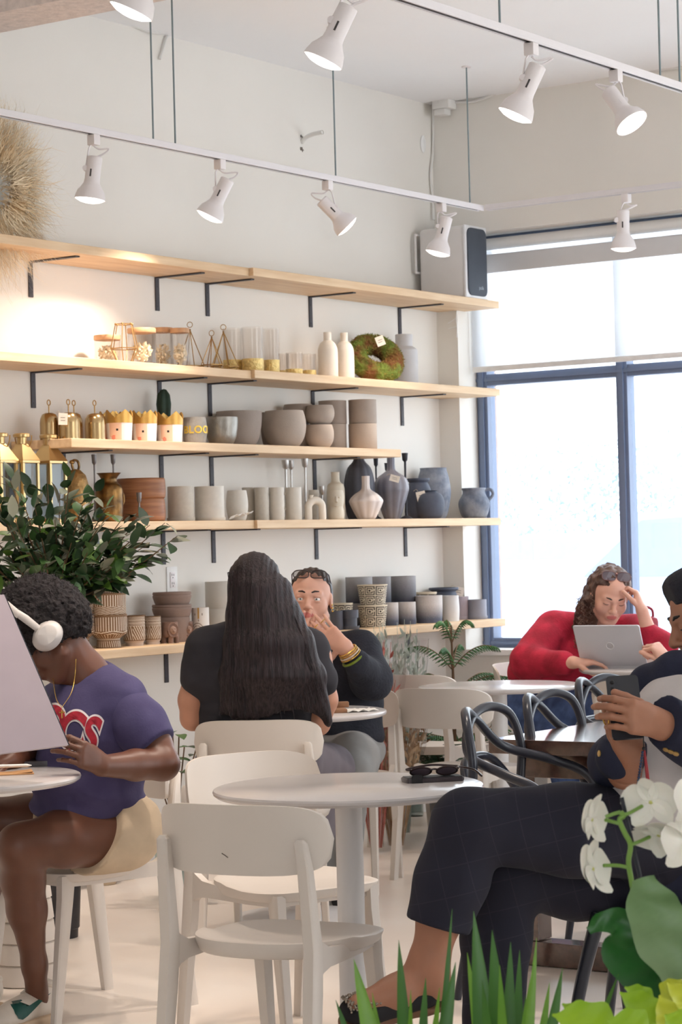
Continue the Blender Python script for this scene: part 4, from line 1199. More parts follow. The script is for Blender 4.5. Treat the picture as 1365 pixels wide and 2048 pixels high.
for i in range(13):
    y = -0.07 + i * 0.0117; zz = 0.004 + 0.012 * abs(math.sin(i * 0.9)) + i * 0.0014
    c = (bm.verts.new((-0.012, y, zz)), bm.verts.new((0.014, y + 0.004, zz + 0.008)), bm.verts.new((0.014, y + 0.004, zz + 0.0095)), bm.verts.new((-0.012, y, zz + 0.0015)))
    if pv:
        for k in range(4): bm.faces.new((pv[k], pv[(k + 1) % 4], c[(k + 1) % 4], c[k]))
    pv = c
obj('strip', bm, M('white paper', (244, 242, 238), 0.8, var=0.01), t, None)
pot('ceramic_cup', 'cup', 'beige straight cup behind the rounded pot', 484, 510, 975, 4, 0.09, P_CYL, m_stone, sm=False)
pot('ceramic_cup', 'cup', 'beige straight cup left of the heart handled mug', 509, 537, 975, 4, 0.16, P_CYL, m_stone, sm=False)
def mug(xl, xr, label, ext):
    o, loc, R, H = pot('handled_mug', 'mug', label, xl, xr, 975, 4, 0.19, P_CYL, m_stone2, sm=False)
    bm = nb(); d = Vector((math.cos(-2.35), math.sin(-2.35), 0))
    tube(bm, spline([d * R * 0.97 + UP * H * 0.78, d * (R + ext) + UP * H * 0.84, d * (R + ext * 1.3) + UP * H * 0.6, d * (R + ext * 0.8) + UP * H * 0.42, d * R * 0.97 + UP * H * 0.34], 5), 0.0055, 8)
    obj('handle', bm, m_stone2, o)
mug(538, 568, 'beige mug with big ear handle, left of the two mugs', 0.013)
mug(571, 603, 'beige mug with big ear handle, right of the two mugs', 0.013)
m_silverst = M('silver metal', (190, 186, 182), 0.3, metal=0.8)
candlestick(571, 920, 0.10, 'silver candlestick left of the close pair behind the mugs', m_silverst, 7.5)
candlestick(582, 921, 0.06, 'silver candlestick right of the close pair behind the mugs', m_silverst, 6.5)
candlestick(610, 917, 0.12, 'silver candlestick standing alone above the arch vase', m_silverst, 7)
candlestick(644, 972, 0.10, 'short silver candlestick right behind the arch vase', m_silverst, 6)
pot('small_pot', 'plant pot', 'small beige round pot behind the arch vase', 616, 639, 980, 4, 0.08, P_EGG, m_stone)
# arch vase
loc, R, H = place(608, 653, 993, z4, 0.21)
t = thing('arch_vase', 'cream inverted U shaped arch vase', 'vase', loc, WROT - 0.6)
rr = R * 0.34; Rm = R * 0.66
bm = nb(); pts = [(0, -Rm, 0), (0, -Rm, H - Rm - rr)] + [(0, -Rm * math.cos(a), H - Rm - rr + Rm * math.sin(a)) for a in [PI * k / 12 for k in range(1, 12)]] + [(0, Rm, H - Rm - rr), (0, Rm, 0)]
tube(bm, pts, rr, 18); obj('arch', bm, m_cream, t)
bm = nb(); lathe(bm, [(rr * 0.5, 0), (rr * 0.5, 0.010), (rr * 0.7, 0.016), (rr * 0.5, 0.016), (rr * 0.35, 0.004)], 18, c=(0, -Rm * 0.55, H - rr * 0.55)); obj('spout', bm, m_cream, t)
m_bott = M('beige bottle ceramic', (224, 214, 196), 0.6, var=0.03)
pot('bottle_vase', 'vase', 'tall beige bottle vase behind the face vase', 653, 689, 944, 4, 0.11, [(0.85, 0), (1, 0.04), (1, 0.6), (0.85, 0.74), (0.5, 0.80), (0.46, 0.97), (0.52, 1)], m_bott, depth=0.03)
o, loc, R, H = pot('face_vase', 'vase', 'beige face shaped vase in front of the beige bottle', 657, 688, 981, 4, 0.21, [(0.8, 0), (0.95, 0.06), (1, 0.25), (0.86, 0.42), (0.9, 0.5), (1, 0.62), (1, 0.85), (0.9, 0.97), (0.86, 1)], m_bott)
bm = nb(); d = Vector((math.cos(-0.95), math.sin(-0.95), 0)); sd = Vector((-d.y, d.x, 0))
tube(bm, [d * R + UP * H * 0.78, d * (R + 0.012) + UP * H * 0.62, d * R + UP * H * 0.60], 0.006, 8)
sphere(bm, d * R * 0.98 + UP * H * 0.47, (0.008, 0.011, 0.004), 10)
for q in (-0.014, 0.014): sphere(bm, d * R * 0.97 + sd * q + UP * H * 0.76, (0.005, 0.008, 0.003), 8)
obj('face_relief', bm, m_bott, o)
def ribs(k, amp): return lambda a, z: 1 + amp * abs(math.cos(a * k / 2)) - amp / 2
m_dkgrey = M('dark grey ceramic', (84, 86, 96), 0.5, var=0.06, vscale=8, bump=0.05)
m_mauve = M('smoky grey glaze', (136, 132, 138), 0.35, var=0.15, vscale=5, rgb2=(100, 102, 116))
m_palev = M('pale blush ceramic', (228, 216, 210), 0.5, var=0.02)
m_char = M('charcoal ceramic', (76, 82, 98), 0.6, var=0.1, vscale=14, bump=0.1)
m_wash = M('grey washed clay', (150, 154, 164), 0.8, var=0.18, vscale=16, bump=0.25, bscale=60, rgb2=(104, 112, 128))
pot('ribbed_vase', 'vase', 'large dark grey ribbed vase behind the pale faceted one', 688, 748, 915, 4, 0.10, [(0.72, 0), (0.86, 0.1), (1, 0.4), (0.98, 0.62), (0.78, 0.82), (0.45, 0.92), (0.35, 0.97), (0.38, 1)], m_dkgrey, radf=ribs(10, 0.06), seg=60, depth=0.03)
pot('faceted_vase', 'vase', 'pale blush faceted vase with slim neck', 699, 764, 952, 4, 0.21, [(0.42, 0), (0.6, 0.06), (0.98, 0.36), (0.98, 0.46), (0.7, 0.58), (0.32, 0.68), (0.24, 0.78), (0.24, 1)], m_palev, radf=ribs(10, 0.07), seg=60, depth=0.03)
pot('faceted_vase', 'vase', 'smoky grey faceted vase with long neck and paper tag', 748, 816, 915, 4, 0.175, [(0.36, 0), (0.5, 0.04), (0.9, 0.38), (1, 0.52), (0.85, 0.66), (0.4, 0.76), (0.24, 0.82), (0.22, 1)], m_mauve, radf=ribs(10, 0.07), seg=60, depth=0.03)
price_tag(790, 957, loc.y - 0.05, 0.045, 0.03, 'beige price tag hung on the smoky grey faceted vase', 0.3)
m_iron = M('black iron', (44, 44, 50), 0.5, metal=0.3)
candlestick(752, 916, 0.06, 'black candlestick behind between the dark and the smoky vase', m_iron, 5)
candlestick(810, 906, 0.22, 'black turned candlestick right of the smoky grey vase', m_iron, 6.5)
candlestick(774, 926, 0.05, 'black candlestick hidden behind the smoky grey vase', m_iron, 5)
pot('dark_jar', 'jar', 'wide charcoal jar with rolled rim behind the round pot', 811, 863, 957, 4, 0.14, [(0.7, 0), (0.92, 0.15), (1, 0.5), (0.95, 0.72), (0.78, 0.86), (0.72, 0.9), (0.86, 0.95), (0.88, 1)], m_char)
pot('carved_vase', 'vase', 'tall grey carved clay vase behind the charcoal pots', 833, 901, 936, 4, 0.10, [(0.6, 0), (0.8, 0.12), (0.98, 0.42), (1, 0.6), (0.9, 0.82), (0.78, 0.96), (0.8, 1)], m_wash)
pot('dark_jar', 'jar', 'small round charcoal pot in front with a hanging tag', 832, 889, 981, 4, 0.215, [(0.62, 0), (0.85, 0.12), (1, 0.4), (0.98, 0.66), (0.78, 0.86), (0.5, 0.92), (0.48, 0.97), (0.55, 1)], m_char)
price_tag(843, 993, loc.y + 0.62, 0.045, 0.05, 'pinkish price tag hung on the small charcoal pot', -0.2)
o, loc, R, H = pot('clay_jug', 'jug', 'grey washed clay jug with a handle at the shelf end', 917, 979, 976, 4, 0.20, [(0.62, 0), (0.82, 0.08), (1, 0.38), (0.98, 0.58), (0.76, 0.78), (0.72, 0.9), (0.78, 0.96), (0.76, 1)], m_wash)
bm = nb(); d = Vector((math.cos(0.75), math.sin(0.75), 0))
tube(bm, spline([d * R * 0.74 + UP * H * 0.93, d * R * 1.1 + UP * H * 0.94, d * R * 1.26 + UP * H * 0.78, d * R * 0.97 + UP * H * 0.58], 6), 0.008, 8); obj('handle', bm, m_wash, o)

# ---- lowest shelf
m_clay = M('brown incised clay', (132, 102, 76), 0.8, var=0.08, vscale=14)
m_slip = M('white slip lines', (226, 214, 198), 0.8, var=0.03)
m_claylt = M('pale unglazed clay', (196, 178, 164), 0.85)
def pat_stripes(th, z, r):
    if z > 0.93: return 0
    if z > 0.42: return 1 if (th * 44 / (2 * PI)) % 1.0 < 0.40 else 0
    ph = (th * 5 / (2 * PI)) % 1.0
    v = (z - 0.02) / 0.40
    q = v * 2.2 + 1.5 * abs(ph - 0.5)
    return 1 if (q * 2.4) % 1.0 < 0.36 else 0
def pat_goblet(th, z, r):
    if z > 0.93: return 0
    if z > 0.52: return 1 if (th * 44 / (2 * PI)) % 1.0 < 0.40 else 0
    if z > 0.42:
        ph = (th * 5 / (2 * PI)) % 1.0
        return 1 if ((z * 14) + abs(ph - 0.5) * 1.6) % 1.0 < 0.4 else 0
    if 0.30 < z <= 0.42: return 1 if (th * 34 / (2 * PI)) % 1.0 < 0.2 else 0
    if 0.22 < z <= 0.30: return 1 if (z * 40) % 1.0 < 0.4 else 0
    if z > 0.03: return 1 if (th * 34 / (2 * PI) + z * 2.5) % 1.0 < 0.38 else 0
    return 0
def fine(p, k=70):
    q = []
    for i in range(k + 1):
        z = i / k
        for (r0, z0), (r1, z1_) in zip(p, p[1:]):
            if z0 <= z <= z1_:
                q.append((r0 + (r1 - r0) * (z - z0) / max(z1_ - z0, 1e-6), z)); break
    return q
P_GOB = [(0.66, 0), (0.62, 0.20), (0.60, 0.28), (0.95, 0.42), (1, 0.47), (1, 1)]
P_UP = [(0.94, 0), (0.98, 0.05), (1, 1)]
def patpot(name, label, xl, xr, yt, n, prof, pf, yb=None, cat='plant pot'):
    return pot(name, cat, label, xl, xr, yt, 5, n, fine(prof), [m_clay, m_slip, m_claylt], yb=yb, seg=264, matf=pf, sm=False, group='brown pots with incised white lines')
patpot('incised_goblet_pot', 'brown incised goblet pot in front, lower of the stack, left on the lowest shelf', 178, 254, 1229, 0.20, P_GOB, pat_goblet)
patpot('incised_pot', 'brown incised straight pot, upper of the front stack, left on the lowest shelf', 176, 252, 1187, 0.20, P_UP, pat_stripes, yb=1230)
patpot('incised_goblet_pot', 'brown incised goblet pot behind, lower of the left back stack', 122, 190, 1224, 0.13, P_GOB, pat_goblet)
patpot('incised_pot', 'brown incised straight pot, upper of the left back stack', 124, 188, 1182, 0.13, P_UP, pat_stripes, yb=1224)
patpot('incised_goblet_pot', 'brown incised goblet pot at the back of the front stack', 196, 250, 1215, 0.055, P_GOB, pat_goblet)
patpot('incised_pot', 'brown incised pot at the back, its rim peeking over the front stack', 198, 250, 1175, 0.055, P_UP, pat_stripes, yb=1215)
def pat_cup(th, z, r):
    if z < 0.17: return 2
    ph = (th * 4 / (2 * PI)) % 1.0
    if z > 0.66:
        if z > 0.95: return 0
        if ph < 0.10: return 1 if (ph * 40) % 1 < 0.4 else 0
        return 1 if (z * 20) % 1.0 < 0.42 else 0
    q = (ph - 0.5) * 7 + (z - 0.2) * 6 * (1 if ph > 0.35 else 0.4)
    return 1 if q % 1.0 < 0.34 and z > 0.2 else 0
P_CUP = [(0.80, 0), (0.80, 0.10), (0.98, 0.2), (1, 0.3), (0.97, 1)]
patpot('incised_cup', 'small brown incised cup beside the front goblet stack', 246, 290, 1231, 0.20, P_CUP, pat_cup)
patpot('incised_cup', 'small brown incised cup next to the lion shaped pots', 287, 322, 1232, 0.19, P_CUP, pat_cup)
patpot('incised_cup', 'small brown incised cup in shadow behind the front cups', 256, 292, 1230, 0.08, P_CUP, pat_cup)
m_dkclay = M('greyish brown clay', (152, 128, 116), 0.85, var=0.08, vscale=10, bump=0.15, bscale=60)
P_SHAL = [(0.72, 0), (0.86, 0.1), (0.96, 0.45), (1, 0.7), (0.97, 0.78), (1, 0.86), (0.98, 1)]
zb3 = 1236
pot('shallow_bowl', 'bowl', 'greyish brown shallow bowl, lowest of the stack of three', 308, 380, 1234, 5, 0.13, [(0.8, 0), (0.92, 0.3), (1, 0.8), (0.98, 1)], m_dkclay)
pot('shallow_bowl', 'bowl', 'greyish brown shallow bowl, middle of the stack of three', 304, 384, 1209, 5, 0.13, P_SHAL, m_dkclay, yb=1236)
pot('shallow_bowl', 'bowl', 'greyish brown shallow bowl, topmost of the stack of three', 305, 383, 1184, 5, 0.13, P_SHAL, m_dkclay, yb=1211)
m_lion = M('brown animal clay', (146, 116, 102), 0.8, var=0.1, vscale=16, bump=0.3, bscale=50)
m_lionf = M('paler brown clay', (168, 138, 122), 0.8, var=0.08, vscale=20)
def lionpot(xl, xr, yt, n, label):
    loc, R, H = place(xl, xr - 8, yt, z5, n)
    t = thing('animal_pot', label, 'plant pot', loc, WROT, 'brown animal shaped pots')
    bm = nb(); vessel(bm, [(0.8, 0), (0.98, 0.1), (1, 0.5), (0.95, 1)], R, H * 0.72, 0.006, 36); bmesh.ops.translate(bm, verts=bm.verts, vec=(0, 0, H * 0.28)); bmesh.ops.recalc_face_normals(bm, faces=bm.faces); obj('body', bm, m_lion, t)
    for sx in (-1, 1):
        for sy in (-1, 1):
            bm = nb(); tube(bm, [(sx * R * 0.55, sy * R * 0.55, 0), (sx * R * 0.55, sy * R * 0.55, H * 0.36)], R * 0.3, 14); obj('leg', bm, m_lion, t)
    d = Vector((math.cos(-0.55), math.sin(-0.55), 0)); c = d * R * 0.98 + UP * H * 0.62
    bm = nb(); fr = frame(c, Vector((-d.y, d.x, 0)), UP, d)
    lathe(bm, [(R * 0.80, -0.004), (R * 0.84, 0.004), (R * 0.78, 0.010), (R * 0.55, 0.006), (0, 0.007)], 32, radf=lambda a, z: 1 + 0.05 * math.cos(a * 14)); bmesh.ops.transform(bm, matrix=fr @ Matrix.Diagonal((0.82, 1.1, 1, 1)), verts=bm.verts); obj('mane', bm, m_lion, t)
    bm = nb(); sphere(bm, (0, 0, 0.008), (R * 0.42, R * 0.5, 0.008), 20); sphere(bm, (0, -R * 0.1, 0.017), (R * 0.16, R * 0.2, 0.008), 12)
    for q in (-1, 1): sphere(bm, (q * R * 0.2, R * 0.18, 0.016), (R * 0.06, R * 0.07, 0.003), 8)
    bmesh.ops.transform(bm, matrix=fr, verts=bm.verts); obj('face', bm, m_lionf, t)
lionpot(323, 364, 1244, 0.21, 'brown clay lion pot on four legs, left of the two')
lionpot(356, 394, 1243, 0.17, 'brown clay lion pot on four legs, right of the two')
def pat_arch(th, z, r):
    if z < 0.12: return 2
    u = ((th - 5.0 + PI) % (2 * PI) - PI); v = z
    if z < 0.56:
        q = math.hypot(u * 0.95, (v - 0.14) * 2.2)
        return 1 if 0.2 < q < 1.0 and (q * 6.0) % 1.0 < 0.42 else 0
    if abs(u - 0.15) < 0.10 and z > 0.66: return 2
    if abs(abs(u - 0.15) - 0.45) < 0.06 and abs(z - 0.8) < 0.03: return 1
    if (u - 0.15) ** 2 + ((z - 0.62) * 2) ** 2 < 0.004: return 1
    return 0
pot('face_planter', 'plant pot', 'white pot with grey arch pattern and golden nose', 383, 418, 1215, 5, 0.20, fine([(0.86, 0), (0.9, 0.05), (1, 0.14), (1, 1)], 60), [M('white pot glaze', (224, 216, 208), 0.5), M('grey line glaze', (150, 134, 122), 0.6), m_goldp], seg=200, matf=pat_arch, sm=False)
m_whstone = M('off white stoneware', (216, 212, 204), 0.7, var=0.04, vscale=12)
pot('cylinder_planter', 'plant pot', 'large off white planter, lower of the stack behind the long hair', 411, 474, 1217, 5, 0.12, P_CYL, m_whstone, sm=False)
pot('cylinder_planter', 'plant pot', 'large off white planter, upper of the stack behind the long hair', 410, 474, 1163, 5, 0.12, P_CYL, m_whstone, yb=1218, sm=False)
m_omb = M_grad('ombre dark glaze', (158, 156, 158), (62, 68, 84), 0.01, 0.13)
m_omb2 = M_grad('ombre pale glaze', (206, 200, 196), (84, 90, 108), 0.035, 0.105)
pot('ombre_planter', 'plant pot', 'dark ombre planter at the back, lower of the leftmost stack', 690, 744, 1206, 5, 0.09, P_CYL, m_omb, sm=False)
pot('ombre_planter', 'plant pot', 'dark ombre planter at the back, upper of the leftmost stack', 691, 745, 1154, 5, 0.09, P_CYL, m_omb, yb=1206, sm=False)
pot('ombre_planter', 'plant pot', 'dark ombre planter at the back, lower of the middle stack', 744, 782, 1206, 5, 0.05, P_CYL, m_omb, sm=False)
pot('ombre_planter', 'plant pot', 'dark ombre planter at the back, upper of the middle stack', 744, 782, 1153, 5, 0.05, P_CYL, m_omb, yb=1206, sm=False)
pot('ombre_planter', 'plant pot', 'dark ombre planter hidden below the right upper one', 782, 831, 1204, 5, 0.06, P_CYL, m_omb, sm=False)
pot('ombre_planter', 'plant pot', 'dark ombre planter standing highest at the right end of the stacks', 781, 832, 1152, 5, 0.075, P_CYL, m_omb, yb=1205, sm=False)
pot('ombre_planter', 'plant pot', 'small pale ombre planter right behind the key patterned stack', 765, 797, 1205, 5, 0.16, P_CYL, m_omb2, sm=False)
pot('ombre_planter', 'plant pot', 'small pale ombre planter left of the big ombre planter', 797, 832, 1204, 5, 0.17, P_CYL, m_omb2, sm=False)
pot('ombre_planter', 'plant pot', 'big ombre planter, pale above and charcoal below, in front', 831, 885, 1191, 5, 0.19, [(0.9, 0), (0.94, 0.03), (1, 0.5), (1, 1)], m_omb2)
m_key1 = M('cream glaze', (222, 208, 184), 0.6, var=0.03); m_key2 = M('black brown key lines', (66, 58, 52), 0.7)
def pat_key(nx, ny):
    def f(th, z, r):
        if z > 0.95 or z < 0.03: return 0
        u = (th * nx / (2 * PI)) % 1.0; v = ((z - 0.03) / 0.92 * ny) % 1.0
        u2, v2 = u - 0.5, v - 0.5
        m = max(abs(u2), abs(v2))
        if m > 0.455: return 0
        if u2 > 0 and abs(v2 + 0.05 - u2 * 0.3) < 0.06 and m > 0.12: return 0
        return 1 if int(m * 11.0) % 2 == 0 else 0
    return f
kf = fine([(0.80, 0), (0.83, 0.02), (1.0, 0.95), (1.02, 0.96), (1.02, 1)], 96)
KM = [m_key1, m_key2]
pot('key_pattern_pot', 'plant pot', 'cream pot with dark square key pattern, lower of the front stack', 716, 775, 1210, 5, 0.21, kf, KM, seg=300, matf=pat_key(8, 2), sm=False)
pot('key_pattern_pot', 'plant pot', 'cream pot with dark square key pattern, upper of the front stack', 715, 775, 1169, 5, 0.21, kf, KM, yb=1211, seg=300, matf=pat_key(8, 2), sm=False)
pot('key_pattern_pot', 'plant pot', 'small key patterned pot half hidden beside the woman with bracelets', 668, 706, 1206, 5, 0.14, kf, KM, seg=240, matf=pat_key(8, 2), sm=False)
pot('stepped_pot', 'plant pot', 'small charcoal stepped pot with saucer in front of the key pots', 681, 718, 1220, 5, 0.22, [(0.82, 0), (0.82, 0.55), (0.98, 0.56), (1, 1)], m_dkgrey, sm=False, saucer=True)
pot('stepped_pot', 'plant pot', 'small charcoal pot behind the hand of the woman with bracelets', 660, 686, 1222, 5, 0.19, P_CYL, m_dkgrey, sm=False)
pot('key_pattern_pot', 'plant pot', 'low key patterned pot, its rim just above the big ombre planter', 830, 874, 1184, 5, 0.08, kf, KM, seg=240, matf=pat_key(8, 2), sm=False)
pot('dark_jar', 'jar', 'wide charcoal jar with rolled rim behind the white ribbed pot', 858, 918, 1175, 5, 0.09, [(0.7, 0), (0.9, 0.2), (0.95, 0.6), (0.84, 0.82), (0.8, 0.88), (0.98, 0.93), (1, 0.97), (0.96, 1)], m_char)
price_tag(918, 1183, loc.y + 0.0, 0.05, 0.045, 'grey card tag sticking up behind the white ribbed pot', 0.25)
m_rib = M('white ribbed ceramic', (222, 220, 218), 0.6, var=0.03)
pot('ribbed_pot', 'plant pot', 'white pot with fine horizontal ribs on the lowest shelf', 884, 919, 1191, 5, 0.19, [(0.86 + (0.05 if k % 2 else 0.08) + 0.06 * math.sin(PI * min(k / 40, 1)), k / 44) for k in range(45)], m_rib, sm=False)
pot('ridged_pot', 'plant pot', 'mauve grey vertically ridged pot with saucer', 902, 938, 1193, 5, 0.11, P_CYL, M('mauve grey clay', (184, 172, 180), 0.7), sm=False, saucer=True, radf=ribs(40, 0.05), seg=160)
pot('plain_pot', 'plant pot', 'plain blue grey pot with saucer, nearest the window', 936, 974, 1199, 5, 0.19, P_CYL, M('blue grey clay', (146, 148, 160), 0.7, var=0.06), sm=False, saucer=True)
# ================================================================== FURNITURE
m_plast = M('white moulded plastic', (216, 206, 196), 0.42, var=0.015, vscale=4)
m_ttop = M('white laminate table top', (206, 200, 198), 0.18, var=0.02, vscale=3)
m_tleg = M('white painted steel', (226, 223, 222), 0.4, var=0.01)
m_walnut = M('brown veneer', (96, 66, 54), 0.22, var=0.12, vscale=4, stretch=(10, 1.2, 10), rgb2=(72, 48, 40), coat=1.0, spec=0.8)
m_blackp = M('black glossy plastic', (46, 48, 58), 0.28, var=0.02)
HEAD = {}
def heading(th): return -math.radians(th)          # chair facing: degrees clockwise from straight away
def seat_outline(n=48):
    out = []
    for k in range(n):
        a = 2 * PI * k / n
        c, s = math.cos(a), math.sin(a)
        e = 2 / 4.2 if s > 0 else 2 / 2.4
        x = 0.205 * abs(c) ** e * (1 if c >= 0 else -1); y = (0.20 if s > 0 else 0.195) * abs(s) ** e * (1 if s >= 0 else -1)
        x *= 1.0 - 0.06 * (y < 0) * abs(y) / 0.2
        out.append((x, y))
    return out
def make_chair(label):
    t = thing('cafe_chair', label, 'chair', (0, 0, 0), 0, 'white plastic cafe chairs')
    bm = nb(); ol = seat_outline(); rings = []
    ZS = 0.44
    for f in (0.0, 0.35, 0.65, 0.88, 0.97, 1.0):
        if f == 0: rings.append([bm.verts.new((0, 0, ZS - 0.012))]); continue
        rings.append([bm.verts.new((x * f, y * f, ZS - 0.012 * (1 - f ** 2.5) + (0.006 * (y < 0) - 0.006 * (y > 0)) * f ** 2 - (0.003 if f == 1.0 else 0))) for x, y in ol])
    for f, dz in ((1.0, -0.010), (0.96, -0.030), (0.93, -0.034), (0.5, -0.020)):
        rings.append([bm.verts.new((x * f, y * f, ZS + dz)) for x, y in ol])
    rings.append([bm.verts.new((0, 0, ZS - 0.024))])
    n = len(ol)
    for a, b in zip(rings, rings[1:]):
        for k in range(n):
            k2 = (k + 1) % n
            if len(a) == 1: bm.faces.new((a[0], b[k], b[k2]))
            elif len(b) == 1: bm.faces.new((a[k2], a[k], b[0]))
            else: bm.faces.new((a[k2], a[k], b[k], b[k2]))
    bmesh.ops.recalc_face_normals(bm, faces=bm.faces)
    obj('seat', bm, m_plast, t, 60)
    # back panel: a bent pill
    bm = nb(); half, ht = 0.222, 0.080; zc = 0.684; rows = []
    NS, NV = 40, 10
    for side in (0, 1):
        g = []
        for i in range(NS + 1):
            u = -1 + 2 * i / NS
            hh = ht * max(0.0, 1 - abs(u) ** 4.5) ** (1 / 2.6)
            col_ = []
            for j in range(NV + 1):
                v = -1 + 2 * j / NV
                z = zc + hh * v
                x = half * math.sin(u * 1.05) / math.sin(1.05) * 1.0
                y = -0.243 + 0.085 * abs(u) ** 2.2 - 0.12 * (z - zc) - (0.011 if side else 0)
                col_.append(bm.verts.new((x, y, z)))
            g.append(col_)
        rows.append(g)
    for side in (0, 1):
        g = rows[side]
        for i in range(NS):
            for j in range(NV):
                q = (g[i][j], g[i + 1][j], g[i + 1][j + 1], g[i][j + 1]); bm.faces.new(q if side else q[::-1])
    for i in range(NS):
        for j in (0, NV):
            bm.faces.new((rows[0][i][j], rows[0][i + 1][j], rows[1][i + 1][j], rows[1][i][j]))
    for i in (0, NS):
        for j in range(NV): bm.faces.new((rows[0][i][j], rows[0][i][j + 1], rows[1][i][j + 1], rows[1][i][j]))
    bmesh.ops.remove_doubles(bm, verts=bm.verts, dist=0.0002); bmesh.ops.recalc_face_normals(bm, faces=bm.faces)
    obj('backrest', bm, m_plast, t, 50)
    def bar(pts, wx, wy):
        bm = nb(); prev = None
        for (x, y, z), a, b in zip(pts, wx, wy):
            r = 0.28
            sec = [(a * (1 - r), -b), (a, -b * (1 - r)), (a, b * (1 - r)), (a * (1 - r), b), (-a * (1 - r), b), (-a, b * (1 - r)), (-a, -b * (1 - r)), (-a * (1 - r), -b)]
            ring = [bm.verts.new((x + p, y + q, z)) for p, q in sec]
            if prev:
                for k in range(8): bm.faces.new((prev[k], prev[(k + 1) % 8], ring[(k + 1) % 8], ring[k]))
            else: bm.faces.new(ring[::-1])
            prev = ring
        bm.faces.new(prev); return bm
    for s in (-1, 1):
        obj('leg', bar([(s * 0.196, -0.262, 0), (s * 0.188, -0.215, 0.34), (s * 0.186, -0.205, 0.44), (s * 0.182, -0.225, 0.62), (s * 0.178, -0.236, 0.68), (s * 0.178, -0.238, 0.688)], [0.013, 0.0165, 0.0165, 0.0150, 0.0140, 0.0075], [0.017, 0.024, 0.022, 0.015, 0.011, 0.006]), m_plast, t, 40)
        obj('leg', bar([(s * 0.158, 0.215, 0), (s * 0.150, 0.165, 0.36), (s * 0.150, 0.160, 0.425)], [0.012, 0.017, 0.018], [0.013, 0.021, 0.024]), m_plast, t, 40)
        bm = nb(); pr = None        # the side rail that swells into the rear leg
        for y, zc2, hz, xx in ((-0.205, 0.420, 0.055, 0.186), (-0.175, 0.418, 0.034, 0.186), (-0.14, 0.414, 0.022, 0.185), (-0.05, 0.412, 0.018, 0.184), (0.06, 0.411, 0.018, 0.172), (0.16, 0.411, 0.018, 0.152)):
            ring = [bm.verts.new((s * xx + a * 0.010, y, zc2 + b * hz)) for a, b in ((-1, -1), (1, -1), (1, 1), (-1, 1))]
            if pr:
                for k in range(4): bm.faces.new((pr[k], pr[(k + 1) % 4], ring[(k + 1) % 4], ring[k]))
            else: bm.faces.new(ring)
            pr = ring
        bm.faces.new(pr); bmesh.ops.recalc_face_normals(bm, faces=bm.faces)
        obj('side_rail', bm, m_plast, t, 40)
    bm = nb(); box(bm, (0, 0.165, 0.408), (0.30, 0.016, 0.03), bev=0.004); obj('front_rail', bm, m_plast, t)
    return t
CH = [(-0.160, 5.51, 27, 'white cafe chair nearest the viewer, its back before the round table'),
      (-0.165, 6.40, 145, 'white cafe chair on the far side of the nearest round table, turned to it'),
      (-0.275, 8.10, 8, 'white cafe chair the long haired woman sits on'),
      (-0.80, 6.88, -135, 'white cafe chair the headphone wearer sits on'),
      (0.475, 9.52, 30, 'empty white cafe chair left of the black curved chairs'),
      (0.40, 10.55, 32, 'empty white cafe chair behind another one, beside the wrapped bouquets'),
      (0.97, 11.02, 118, 'white cafe chair under the woman in the red sweater'),
      (1.30, 9.95, 20, 'white cafe chair partly hidden behind the raised phone'),
      (-0.03, 9.22, 188, 'white cafe chair under the woman wearing glasses on her head')]
ch0 = None
for x, y, th, lab in CH:
    if ch0 is None:
        ch0 = make_chair(lab); ch0.location = (x, y, 0); ch0.rotation_euler = (0, 0, heading(th))
    else: dup(ch0, (x, y, 0), heading(th), lab)
bm = nb(); tube(bm, [(-0.012, -0.2585, 0.655), (-0.004, -0.2588, 0.651), (0.004, -0.2590, 0.646)], 0.0012, 5); obj('scuff_mark', bm, M('dark scuff', (120, 108, 100), 0.8), ch0)
def round_table(x, y, z, r, label, colr=0.034):
    t = thing('cafe_table', label, 'table', (x, y, 0), 0, 'white round cafe tables')
    bm = nb(); lathe(bm, [(0, z - 0.020), (r - 0.012, z - 0.020), (r - 0.002, z - 0.013), (r, z - 0.007), (r - 0.002, z - 0.002), (r - 0.006, z), (0, z)], 96, cap_bottom=False); bmesh.ops.recalc_face_normals(bm, faces=bm.faces); obj('tabletop', bm, m_ttop, t, 30)
    bm = nb(); tube(bm, [(0, 0, 0.012), (0, 0, z - 0.022)], colr, 32); lathe(bm, [(0.09, z - 0.026), (0.09, z - 0.020)], 24); obj('column', bm, m_tleg, t)
    bm = nb(); lathe(bm, [(0.235, 0), (0.235, 0.006), (0.20, 0.012), (0.05, 0.018), (0.034, 0.03)], 48); obj('base_plate', bm, m_tleg, t)
    return t
round_table(0.0, 5.85, 0.742, 0.338, 'white round table nearest the viewer, a phone lying on it')
round_table(-0.19, 8.52, 0.742, 0.338, 'white round table between the two women facing each other')
round_table(-1.06, 6.34, 0.742, 0.338, 'white round table at the left edge holding a laptop')
round_table(0.64, 9.80, 0.742, 0.338, 'empty white round table before the potted conifer')
round_table(1.38, 10.45, 0.765, 0.338, 'white round table by the window holding a silver laptop')
